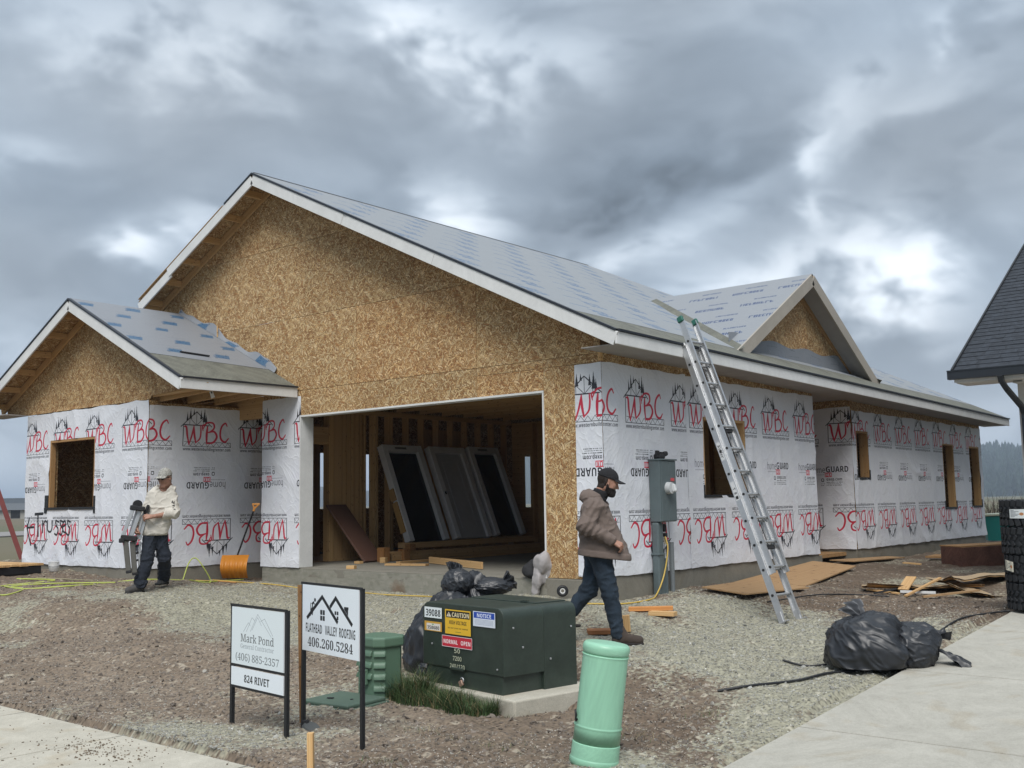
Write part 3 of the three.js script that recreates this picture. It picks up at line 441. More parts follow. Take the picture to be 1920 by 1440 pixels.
// ---------- far land ----------
{
  const P = [], I = [], C = [], R = [], n = 96; for (let k = 0; k <= 26; k++) R.push(9 * Math.pow(1.27, k));
  const base = (x, z) => (x > -18 && x < 12 && z > -22 && z < 14 ? -0.9 : -0.16);
  for (const rr of R) for (let a = 0; a < n; a++) { const t = a / n * 2 * PI, x = -3 + rr * Math.cos(t) * 1.2, z = -4 + rr * Math.sin(t) * 1.2; P.push(x, base(x, z) + 0.0, z); const w = fbm(x * 0.02, z * 0.02, 4, 4), v = fbm(x * 0.004, z * 0.012, 9, 3); const k = clamp(0.5 + w * 1.4 + v); C.push(mixn(0.14, 0.105, k), mixn(0.115, 0.11, k), mixn(0.075, 0.062, k)); }
  const s = P.length / 3; P.push(-3, -0.9, -4); C.push(0.12, 0.1, 0.07);
  for (let k = 0; k < R.length - 1; k++) for (let a = 0; a < n; a++) { const b = (a + 1) % n, p = k * n; I.push(p + a, p + b, p + n + a, p + b, p + n + b, p + n + a); }
  for (let a = 0; a < n; a++) I.push(s, (a + 1) % n, a);
  const g = new THREE.BufferGeometry(); g.setAttribute('position', new THREE.Float32BufferAttribute(P, 3)); g.setAttribute('color', new THREE.Float32BufferAttribute(C, 3)); g.setIndex(I); g.computeVertexNormals();
  struct('field', g, std({ vertexColors: true, roughness: 1 }), 'flat dry fields reaching the foot of the hills');
  // hills: az0..az1 seen from the plot, crest heights
  const hill = (name, label, dist, depth, az0, az1, crest, seed, colf, nn = 160) => {
    const p = [], i = [], c = []; const m = 26;
    for (let a = 0; a <= nn; a++) { const az = mixn(az0, az1, a / nn), h = crest(a / nn) ; for (let k = 0; k <= m; k++) { const t = k / m, d = dist + depth * t, x = d * Math.cos(az), z = d * Math.sin(az), prof = Math.pow(Math.sin(Math.min(1, t * 1.15) * PI / 2), 1.25), nz = fbm(az * 40, t * 4, seed, 5); const y = -2 + (h + 2) * prof * (1 + nz * 0.35 * t) ; p.push(x, y, z); c.push(...colf(t, nz, az, y)); } }
    for (let a = 0; a < nn; a++) for (let k = 0; k < m; k++) { const o = a * (m + 1) + k; i.push(o, o + 1, o + m + 1, o + 1, o + m + 2, o + m + 1); }
    const q = new THREE.BufferGeometry(); q.setAttribute('position', new THREE.Float32BufferAttribute(p, 3)); q.setAttribute('color', new THREE.Float32BufferAttribute(c, 3)); q.setIndex(i); q.computeVertexNormals();
    struct(name, q, std({ vertexColors: true, roughness: 1 }), label); return q;
  };
  const A0 = Math.atan2(-1.054, -0.299);
  const firCol = (t, nz, az, y) => { const clear = sstep(0.05, 0.0, Math.abs(t - 0.62 + nz * 0.16) - 0.03) * sstep(-0.2, 0.2, Math.sin(az * 37)), top = sstep(0.72, 0.9, t + nz * 0.2); const f = [0.022, 0.034, 0.026], b = [0.12, 0.11, 0.075], s = [0.11, 0.085, 0.06]; const k = Math.max(clear * 0.9, 0), q = top * 0.55; return f.map((v, j) => mixn(mixn(v * (1 + nz * 0.6), b[j], k), s[j], q)); };
  hill('forested_hill', 'dark forested ridge beyond the fields', 900, 700, A0 - 0.5, A0 + 0.45, (u) => 66 * (0.9 + 0.12 * Math.sin(u * 9) + 0.1 * N(u * 14, 3, 1)) , 3, firCol, 220);
  hill('distant_hill', 'blue distant hills to the left of the plot', 1150, 600, -2.95, -2.2, (u) => 27 * (0.75 + 0.35 * Math.sin(u * 11 + 1) + 0.3 * N(u * 9, 1, 2)), 8, (t, nz) => [0.035 + nz * 0.02, 0.042, 0.04], 120);
  // conifers standing on the ridge and low scrub in front: a wood that reads as one mass
  const r = rng(41), cone = mergeGeometries([new THREE.ConeGeometry(0.36, 0.62, 6).translate(0, 0.31, 0), new THREE.ConeGeometry(0.27, 0.5, 6).translate(0, 0.62, 0), new THREE.ConeGeometry(0.17, 0.36, 6).translate(0, 0.86, 0)].map(clean));
  const im = new THREE.InstancedMesh(cone, std({ roughness: 1 }), 9000), m = new THREE.Matrix4(), q = new THREE.Quaternion(), c = new THREE.Color(); let k = 0;
  for (; k < 9000; k++) { const az = A0 + mixn(-0.25, 0.2, r()), u = (az - A0 + 0.5) / 0.95, t = Math.pow(r(), 0.7), d = 900 + 700 * t, h = 66 * (0.9 + 0.12 * Math.sin(u * 9) + 0.1 * N(u * 14, 3, 1)), nz = fbm(az * 40, t * 4, 3, 5), y = -2 + (h + 2) * Math.pow(Math.sin(Math.min(1, t * 1.15) * PI / 2), 1.25) * (1 + nz * 0.35 * t); const col = firCol(t, nz, az, y); if (col[0] > 0.055 && r() < 0.8) { k--; if (r() < 0.0001) break; continue; } const s = 6 + r() * 7; m.compose(V(d * Math.cos(az), y - 0.5, d * Math.sin(az)), q, V(s, s * (0.9 + r() * 0.5), s)); im.setMatrixAt(k, m); const b = 0.6 + r() * 0.9; c.setRGB(0.02 * b, 0.032 * b, 0.024 * b); im.setColorAt(k, c); }
  im.name = 'forest'; im.userData = { kind: 'stuff', label: 'dense dark conifer forest covering the far ridge', category: 'forest' }; im.castShadow = im.receiveShadow = true; scene.add(im);
  scene.fog = new THREE.FogExp2(lin(0.42, 0.50, 0.60), 0.00042);
}
// ---------- the house under construction: one thing ----------
const house = thing('house', 'single-storey house under construction in printed white house wrap and bare strand board', 'house');
const H = (name, geos, mat, label, parent = house) => { const m = obj(name, geos, mat, parent); if (label) m.userData.label = label; return m; };
const RX = -6.5, RTOP = 6.47, SL = 0.485, EX = 0.557, ZF = 0.45, ZR = -15.8;
const SAG = (x, z) => -0.0135 * (ZF - z) * clamp((x - RX) / 7.05);
const roofY = (x, z) => RTOP - SL * Math.abs(x - RX) + SAG(x, z);
// thin prism under a 3-D polygon (convex), uv: along z and up the slope
function prism(pts, t, uvf) {
  const P = [], U = [], I = [], n = pts.length, nor = V(0, 0, 0); for (let i = 1; i < n - 1; i++) nor.add(pts[i].clone().sub(pts[0]).cross(pts[i + 1].clone().sub(pts[0])));
  nor.normalize(); if (nor.y < 0) { pts = pts.slice().reverse(); nor.negate(); }
  const low = pts.map((p) => p.clone().addScaledVector(nor, -t));
  const f = (L) => { const s = P.length / 3; for (const p of L) { P.push(p.x, p.y, p.z); U.push(...uvf(p)); } return s; };
  const a = f(pts); for (let i = 1; i < n - 1; i++) I.push(a, a + i, a + i + 1); const b = f(low); for (let i = 1; i < n - 1; i++) I.push(b, b + i + 1, b + i);
  for (let i = 0; i < n; i++) { const j = (i + 1) % n, s = f([pts[i], pts[j], low[j], low[i]]); I.push(s, s + 3, s + 2, s, s + 2, s + 1); }
  const g = new THREE.BufferGeometry(); g.setAttribute('position', new THREE.Float32BufferAttribute(P, 3)); g.setAttribute('uv', new THREE.Float32BufferAttribute(U, 2)); g.setIndex(I); const q = g.toNonIndexed(); q.computeVertexNormals(); return q;
}
const uvSlope = (p) => [p.z, Math.hypot(p.x - RX, p.y - RTOP)];
const R3 = (x, z, up = 0) => V(x, roofY(x, z) + up, z);
// main roof: deck, courses of underlayment, ice shield at the eave
const ZH = -8.9;
H('roof_deck', [prism([R3(RX, ZF, -0.02), R3(EX, ZF, -0.02), R3(EX, ZR, -0.02), R3(RX, ZH, -0.02)], 0.016, uvSlope), prism([R3(RX, ZF, -0.02), R3(-9.9, ZF, -0.02), V(-9.9, roofY(-9.9, 0) - 0.02, ZR + 0.3), R3(RX, ZH, -0.02)], 0.016, uvSlope), prism([R3(RX, ZH, -0.02), R3(EX, ZR, -0.02), V(-9.9, roofY(-9.9, 0) - 0.02, ZR + 0.3)], 0.016, uvSlope)], M.osbUnder, 'strand board roof deck');
{
  const xs = [-6.5, -5.3, -4.05, -2.8, -1.55, -0.05];
  const zAt = (x) => mixn(ZH, ZR, clamp((x - RX) / (EX - RX)));
  for (let k = 0; k < xs.length - 1; k++) {   
    const a = xs[k] + (k ? 0.001 : 0), b = xs[k + 1], up = 0.006;
    H('underlayment_sheet', prism([R3(a, ZF - 0.01, up), R3(b, ZF - 0.01, up), R3(b, zAt(b) , up), R3(a, zAt(a), up)], 0.0015, uvSlope), M.under);
  }
  H('ice_shield', prism([R3(-0.12, ZF - 0.01, 0.004), R3(EX - 0.005, ZF - 0.01, 0.004), R3(EX - 0.005, ZR, 0.004), R3(-0.12, zAt(-0.12), 0.004)], 0.003, uvSlope), M.ice, 'grey ice shield along the eave');
  H('underlayment_sheet', prism([R3(RX, ZF - 0.01, 0.02), R3(-9.88, ZF - 0.01, 0.02), V(-9.88, roofY(-9.88, 0) + 0.02, ZR + 0.3), R3(RX, ZH, 0.02)], 0.003, uvSlope), M.under);
}
// rake boards (fascia) of the main gable, drip edge, lookouts under the overhang
{
  const along = (x0, x1, z, dy, w, h, r = 0.004) => bar(V(x0, roofY(x0, ZF) + dy, z), V(x1, roofY(x1, ZF) + dy, z), w, h, V(0, 1, 0), r);
  const h = 0.165, c = -0.03 - h / 2 * 1.1;
  for (const [a, b, o] of [[-6.5, -4.27, 0], [-4.2, -2.4, 0.0], [-2.397, 0.55, 0.0], [-6.5, -8.92, 0]]) H('rake_fascia_board', along(a, b, ZF + 0.015 + o, c, 0.028, h), M.white);
  H('rake_fascia_board', along(-8.86, -9.87, ZF + 0.0, c - 0.035, 0.028, h), M.white, 'lower white rake board ending above the small roof');
  H('fascia_joint_board', along(-4.272, -4.12, ZF + 0.008, c, 0.028, h), M.white, 'short filler piece between two rake boards');
  H('drip_edge', [along(-6.5, 0.56, ZF + 0.018, -0.012, 0.045, 0.03), along(-6.5, -7.25, ZF + 0.018, -0.012, 0.045, 0.03)], M.drip, 'dark metal drip edge on the rake');
  H('drip_edge', along(-7.3, -9.87, ZF + 0.012, -0.006, 0.04, 0.008), M.woodDark);
  for (const s of [-1, 1]) for (let k = 0; k < (s < 0 ? 6 : 12); k++) { const x = RX + s * (0.32 + k * 0.59), y = roofY(x, ZF) - 0.09; H('lookout', bar(V(x, y, ZF - 0.02), V(x, y, 0.02), 0.038, 0.11), M.woodPale); }
  for (const s of [-1, 1]) { H('sub_fascia', along(RX, s < 0 ? -9.86 : 0.5, ZF - 0.02, -0.1, 0.038, 0.1), M.wood); H('ledger_board', along(RX, s < 0 ? -9.84 : 0.0, 0.03, -0.12, 0.036, 0.13), M.wood); }
  H('lookout', bar(V(-9.85, roofY(-9.85, ZF) - 0.13, ZF - 0.02), V(-9.85, roofY(-9.85, ZF) - 0.13, 0.02), 0.04, 0.14), M.woodPale, 'pale end block under the overhang');
  // eave fascia along the right side with its dark drip edge and soffit panels
  const fy = (z) => roofY(EX, z) - 0.03;
  for (const [z0, z1] of [[ZF + 0.025, -3.2], [-3.203, -6.85], [-6.853, -10.5], [-10.503, -13.2], [-13.203, ZR]]) H('eave_fascia_board', bar(V(EX, fy(z0) - 0.075, z0), V(EX, fy(z1) - 0.075, z1), 0.028, 0.15, V(0, 1, 0), 0.004), M.white);
  H('drip_edge', bar(V(EX + 0.012, fy(ZF) + 0.017, ZF), V(EX + 0.012, fy(ZR) + 0.017, ZR), 0.05, 0.026), M.drip, 'dark metal drip edge along the eave');
  for (let k = 0; k < 5; k++) { const z0 = ZF - 0.03 - k * 3.24, z1 = z0 - 3.235; H('soffit_panel', bar(V(0.265, fy(z0) - 0.135, Math.min(z0, 0.4)), V(0.265, fy(z1) - 0.135, z1), 0.53, 0.012), M.soffit); }
  H('soffit_panel', span(-1.4, 0, 2.785, 2.797, -7.7, -6.14), M.soffit);
}
// strand board sheets of the main gable, running bond, each sheet a piece
{
  const roofLine = (poly) => { let p = clip(poly, SL, 1, RTOP - 0.05 + SL * RX); return clip(p, -SL, 1, RTOP - 0.05 - SL * RX); };
  const g = 0.003; let k = 0;
  const put = (poly, z0 = -0.012, z1 = 0) => { const p = roofLine(poly); if (p.length > 2) { const q = plate(p, z0, z1); const uv = q.attributes.uv, oy = (k * 0.37) % 1; for (let i = 0; i < uv.count; i++) uv.setY(i, uv.getY(i) + oy); H('strand_board_sheet', q, M.osb[[0, 1, 0, 2, 0, 1][k % 6]]); k++; } };
  const rows = [[2.868, 4.055, -6.925], [4.055, 5.275, -5.706], [5.275, 6.5, -6.925]];
  for (const [y0, y1, s] of rows) for (let i = -2; i < 4; i++) { const x0 = Math.max(s + (i - 0) * 2.438, -9.86), x1 = Math.min(s + (i + 1) * 2.438, 0.0); if (x1 - x0 > 0.05) put(rect(x0 + g, x1 - g, y0 + g, y1 - g)); }
  // header strips above the opening, pier at the right
  put(rect(-6.76, -4.49 - g, 2.472, 2.868 - g)); put(rect(-4.49 + g, -2.05 - g, 2.472, 2.868 - g)); put(rect(-2.05 + g, 0, 2.76, 2.868 - g)); put(rect(-2.05 + g, -0.9, 2.472, 2.755)); put(rect(-0.897, -0.0, 0.1, 2.755));
  put(rect(-6.76, -5.8, 0.1, 2.468));
  H('blocking', span(-0.03, 0.012, 2.77, 2.885, -0.03, 0.01), M.woodPale, 'pale lumber end at the top corner');
  H('gable_framing', [span(-9.8, -0.02, 2.5, 2.85, -0.15, -0.02)], M.woodDark);
}
// garage opening trim
{
  const x0 = -5.797, x1 = -0.92, y = 2.441;
  H('opening_trim', span(x0 - 0.0, x1 + 0.022, y, y + 0.028, -0.15, 0.014, 0.003), M.white, 'white trim along the head of the garage opening');
  H('opening_trim', span(x1, x1 + 0.022, 0.09, y - 0.002, -0.15, 0.016, 0.003), M.white, 'white trim at the right of the garage opening');
  H('opening_trim', span(x0, x0 + 0.02, 0.095, y - 0.002, -0.24, 0.022, 0.003), M.white, 'wide white jamb at the left of the garage opening');
  H('garage_header', span(x0 - 0.6, x1 + 0.5, y + 0.03, y + 0.33, -0.15, -0.014), M.woodDark);
}
// ---- slab and foundation
{
  const [c, x] = cv(1400, 200), r = rng(6); x.fillStyle = 'rgb(150,148,138)'; x.fillRect(0, 0, 1400, 200);
  for (let k = 0; k < 2400; k++) { x.fillStyle = r() < 0.5 ? 'rgba(186,184,172,0.14)' : 'rgba(110,106,96,0.14)'; x.beginPath(); x.ellipse(r() * 1400, r() * 200, 2 + r() * 14, 1 + r() * 6, 0, 0, 7); x.fill(); }
  for (let k = 0; k < 70; k++) { x.fillStyle = 'rgba(112,84,58,0.10)'; x.beginPath(); x.ellipse(680 + (r() - 0.5) * 40, 40 + r() * 160, 6 + r() * 14, 8 + r() * 30, 0, 0, 7); x.fill(); }
  for (let k = 0; k < 500; k++) { x.fillStyle = 'rgba(96,78,60,0.22)'; x.beginPath(); x.ellipse(r() * 1400, 200 - r() * r() * 70, 2 + r() * 9, 1 + r() * 4, 0, 0, 7); x.fill(); }
  for (const X of [320, 455, 580, 1060, 1185]) for (let k = 0; k < 60; k++) { x.fillStyle = `rgba(226,84,110,${0.12 + 0.3 * r()})`; x.beginPath(); x.ellipse(X + (r() + r() - 1) * 26, 72 + (r() + r() - 1) * 16, 1 + r() * 5, 1 + r() * 3, 0, 0, 7); x.fill(); }
  const faceT = tex(c, 1 / 7, 1), face = std({ map: faceT, bumpMap: concB, bumpScale: 0.004, color: lin(0.8, 0.8, 0.78), roughness: 0.9 });
  // the slab's front face, slightly uneven
  const q = sheet(-6.74, -0.02, -0.75, 0.075, [], 0.06, (s, y, d) => [s, y, 0.004 + d], (s, y) => [s + 7, clamp((y + 0.9) / 1.0)], (s, y) => 0.006 * fbm(s * 3, y * 5, 2, 3)); H('slab_face', q, face, 'front face of the garage slab with pink paint marks');
  H('garage_slab', span(-6.74, -0.02, -0.05, 0.093, -6.3, 0.003, 0.012), M.concDark, 'concrete floor of the garage');
  H('foundation_wall', span(-0.9, 0.004, -0.9, 0.085, -0.02, 0.012, 0.004), M.concDark);
  const cut = [0, -2.06, -4.1, -6.13]; for (let i = 0; i < 3; i++) H('foundation_wall', span(-0.2, -0.004, -0.9, 0.14, cut[i + 1] + 0.002, cut[i] - 0.002, 0.003), M.concDark);
  H('foundation_wall', span(-1.6, -0.004, -0.9, 0.14, -7.93, -7.73, 0.004), M.concDark); H('foundation_wall', span(-1.6, -1.4, -0.9, 0.14, -7.72, -6.0), M.concDark);
  const cut2 = [-7.935, -10.4, -13, -15.4]; for (let i = 0; i < 3; i++) H('foundation_wall', span(-0.2, -0.004, -0.9, 0.14, cut2[i + 1] + 0.002, cut2[i] - 0.002, 0.003), M.concDark);
  H('foundation_wall', span(-11.46, -7.45, -0.9, 0.12, 1.45, 1.645, 0.004), M.concDark); H('foundation_wall', span(-7.64, -7.446, -0.9, 0.12, -0.6, 1.44), M.concDark); H('foundation_wall', span(-11.46, -11.27, -0.9, 0.12, -2.5, 1.44), M.concDark);
  H('foundation_wall', span(-9.4, -0.2, -0.9, 0.12, -15.4, -15.2), M.concDark); H('foundation_wall', span(-9.5, -9.3, -0.9, 0.12, -15.19, -2.4), M.concDark);
  H('floor_deck', [span(-11.2, -6.75, 0.02, 0.08, -15.1, -0.62), span(-6.75, -0.2, 0.02, 0.08, -15.1, -6.31), span(-11.2, -7.66, 0.02, 0.08, -0.62, 1.4)], M.woodGrey);
}
// ---- walls: sheathing with openings, then the printed wrap over it
const xWall = (x, s0, s1, y0, y1, holes, t = 0.14) => plate(rect(s0, s1, y0, y1), 0, t, holes.map((h) => rect(...h))).applyMatrix4(new THREE.Matrix4().makeBasis(V(0, 0, -1), V(0, 1, 0), V(1, 0, 0))).translate(x - t, 0, 0);
const zWall = (z, s0, s1, y0, y1, holes, t = 0.14) => plate(rect(s0, s1, y0, y1), 0, t, holes.map((h) => rect(...h))).translate(0, 0, z - t);
const flut = (s, y, seed, y0, y1) => { const e = sstep(0.25, 0.0, y - y0), n = fbm(s * 1.7, y * 1.3, seed, 4); return 0.014 * n + 0.022 * e * (0.4 + fbm(s * 4.5 + y * 2.5, y * 2, seed + 3, 3)) + 0.016 * Math.pow(clamp(ridged(s * 0.9 + y * 0.35, y * 0.5 - s * 0.2, seed)), 6); };
const edge = (s, a, amp, seed) => a + amp * fbm(s * 2.1, seed, 3, 3);
function wrapX(x, s0, s1, y0, y1, holes, mat, off, seed, flip = 1) {
  const wob = (s, y) => (y > y1 - 0.15 ? edge(s, 0, 0.05, seed) : y < y0 + 0.1 ? edge(s, 0, 0.03, seed + 2) : 0);
  return H('house_wrap_sheet', sheet(s0, s1, y0, y1, holes, 0.045, (s, y, d) => [x + 0.007 + d, y + wob(s, y), -s], (s, y) => [(s - off) / TILE + 0.08 / TILE, (y - (WY1 - WH)) / WH], (s, y) => Math.max(-0.004, flut(s, y, seed, y0, y1))), mat);
}
function wrapZ(z, s0, s1, y0, y1, holes, mat, off, seed, per = TILE) {
  const wob = (s, y) => (y > y1 - 0.15 ? edge(s, 0, 0.05, seed) : y < y0 + 0.1 ? edge(s, 0, 0.03, seed + 2) : 0);
  return H('house_wrap_sheet', sheet(s0, s1, y0, y1, holes, 0.045, (s, y, d) => [s, y + wob(s, y), z + 0.007 + d], (s, y) => [(s - off) / per + (per === TILE ? 0.08 / TILE : 0), (y - (WY1 - WH)) / WH], (s, y) => Math.max(-0.004, flut(s, y, seed, y0, y1))), mat);
}
// window rough openings: lumber jambs, black flashing at the sill, dark room behind
function openX(x, s0, s1, y0, y1, lumber = M.wood) {
  const f = H('window_opening', [span(x - 0.15, x + 0.004, y0, y1, -s0 - 0.036, -s0), span(x - 0.15, x + 0.004, y0, y1, -s1, -s1 + 0.036), span(x - 0.15, x + 0.004, y1 - 0.036, y1, -s1 + 0.037, -s0 - 0.037)], lumber, 'bare lumber around a window opening');
  const e = obj('sill_flashing', [span(x - 0.16, x + 0.02, y0 - 0.03, y0 + 0.012, -s1 - 0.03, -s0 + 0.03), span(x + 0.008, x + 0.02, y0 + 0.012, y0 + 0.15, -s0 - 0.002, -s0 + 0.03), span(x + 0.008, x + 0.02, y0 + 0.012, y0 + 0.15, -s1 - 0.03, -s1 + 0.002)], M.black, f); e.userData.label = 'black flashing at the sill'; return f;
}
{
  const w1 = [2.43, 3.68, 1.1, 2.2], wa = [7.92, 8.48, 1.39, 2.24], wb = [12.64, 13.38, 0.79, 2.17], wc = [14.48, 15.22, 0.8, 2.16];
  H('side_sheathing', xWall(0, 0.002, 6.13, 0.14, 2.9, [w1]), M.osb[1], 'strand board showing above the wrap of the side wall'); H('side_sheathing', xWall(0, 7.735, 15.4, 0.14, 2.93, [wa, wb, wc]), M.osb[1]);
  H('notch_sheathing', zWall(-7.73, -1.5, -0.142, 0.14, 2.9, [], 0.12), M.osb[1]); H('notch_sheathing', xWall(-1.4, 6.0, 7.728, 0.14, 2.9, [], 0.1), M.osb[1]);
  wrapX(0, -0.001, 1.995, 0.13, 2.755, [], M.wrapA, -0.59, 3); wrapX(0.003, 1.985, 6.14, 0.13, 2.735, [w1], M.wrapB, 2.07, 5);
  wrapZ(0.0, -0.4, 0.008, 0.13, 2.755, [], M.wrapA, 0.59 - TILE, 3);
  wrapZ(-7.73, -1.35, 0.007, 0.13, 2.66, [], M.wrapC, -0.42, 9); wrapX(0, 7.735, 15.41, 0.13, 2.60, [wa, wb, wc], M.wrapA, 8.78, 11);
  wrapX(-1.4, 6.2, 7.7, 0.13, 2.66, [], M.wrapB, 2, 14);
  openX(0, ...w1); openX(0, ...wa, M.woodGrey); openX(0, ...wb, M.woodBrown); openX(0, ...wc, M.woodBrown);
  H('window_lining', span(-0.14, 0.006, 1.1, 2.2, -2.475, -2.468), M.black, 'black flashing up the left side of the window');
  // wing: front and right side
  const ww = [-10.6, -9.06, 1.08, 2.25];
  H('wing_sheathing', zWall(1.65, -11.46, -7.45, 0.12, 2.73, [ww]), M.osb[0]); H('wing_sheathing', xWall(-7.446, -1.5, 0.6, 0.12, 2.7, []), M.osb[1]); H('wing_sheathing', xWall(-11.32, -1.5, 2.5, 0.12, 3.0, []), M.osb[1]);
  const wingW = 4.04, canvas = wrapCanvas(wingW, 'down', [-8.2, -9.36, -10.45, -11.55, -7.08].map((p) => p + 11.47), (x) => {
    const X = (m) => (m + 11.47) * PPM, Y = (y) => (WY1 - y) * PPM; x.strokeStyle = 'rgb(30,30,34)'; x.lineCap = x.lineJoin = 'round'; x.lineWidth = 0.04 * PPM;
    const st = (pts) => { x.beginPath(); const c = new THREE.CatmullRomCurve3(pts.map((p) => V(p[0], p[1], 0))).getPoints(30); c.forEach((p, i) => (i ? x.lineTo(X(p.x), Y(p.y)) : x.moveTo(X(p.x), Y(p.y)))); x.stroke(); };
    st([[-11.28, 0.90], [-11.36, 0.74]]); st([[-11.36, 0.74], [-11.2, 0.44]]); st([[-11.36, 0.74], [-11.1, 0.75]]);
    x.lineWidth = 0.05 * PPM; st([[-11.06, 0.975], [-10.78, 0.985]]); st([[-10.95, 0.97], [-10.93, 0.6]]); x.lineWidth = 0.034 * PPM;
    st([[-10.78, 0.86], [-10.77, 0.66]]); st([[-10.77, 0.78], [-10.68, 0.86], [-10.64, 0.84]]); st([[-10.6, 0.86], [-10.59, 0.7], [-10.5, 0.67], [-10.45, 0.72], [-10.45, 0.86]]);
    for (const q of [-10.32, -10.16, -9.9]) st([[q + 0.1, 0.84], [q, 0.86], [q + 0.02, 0.78], [q + 0.09, 0.72], [q + 0.04, 0.62], [q - 0.03, 0.64]]); st([[-10.06, 0.76], [-9.96, 0.8], [-10.0, 0.86], [-10.07, 0.8], [-10.04, 0.68], [-9.95, 0.66]]);
  }, 500);
  wrapZ(1.65, -11.47, -7.44, 0.12, 2.735, [ww], wrapMat(canvas, wingW), -11.47, 21, wingW);
  wrapX(-7.446, -1.66, 0.58, 0.12, 2.66, [], M.wrapA, -1.055, 23);
  const f = H('window_opening', [span(-10.6, -10.56, 1.08, 2.25, 1.57, 1.655), span(-9.096, -9.06, 1.08, 2.25, 1.57, 1.655), span(-10.56, -9.1, 2.21, 2.25, 1.57, 1.655)], M.woodGrey, 'bare lumber around the window of the wing');
  obj('sill_flashing', [span(-10.72, -9.0, 1.045, 1.09, 1.48, 1.675), span(-10.72, -10.6, 1.092, 1.3, 1.655, 1.668), span(-9.06, -9.0, 1.092, 1.27, 1.655, 1.668), span(-10.72, -10.64, 0.99, 1.05, 1.66, 1.672), span(-9.05, -9.0, 0.985, 1.05, 1.66, 1.672)], M.black, f);

  // left strip beside the garage opening
  wrapZ(0.0, -6.765, -5.785, 0.09, 2.775, [], M.wrapA, -5.94, 25);
  H('corner_wrap', sheet(-0.01, 0.5, 0.09, 2.75, [], 0.06, (s, y, d) => [-6.768 - d, y, -s], (s, y) => [s * 0.05 + 0.93, 0.5], (s, y) => 0.003 * fbm(s * 3, y, 2, 2)), M.wrapA);
  // outer walls never seen from the street, with the windows that let light through
  H('rear_sheathing', zWall(-15.28, -9.4, -0.145, 0.12, 2.8, []), M.osb[1]);
  H('west_sheathing', xWall(-9.3, 2.4, 15.25, 0.12, 4.7, [[3.25, 4.85, 0.98, 2.12], [6.35, 7.2, 1.0, 2.2], [9.7, 10.9, 0.9, 2.2]], 0.12), M.osb[1]);
  H('wing_back_sheathing', zWall(-2.4, -11.3, -9.42, 0.12, 3.0, [], 0.1), M.osb[1]); H('porch_sheathing', zWall(-0.6, -7.44, -6.77, 0.1, 3.2, [], 0.05), M.osb[1]);
}
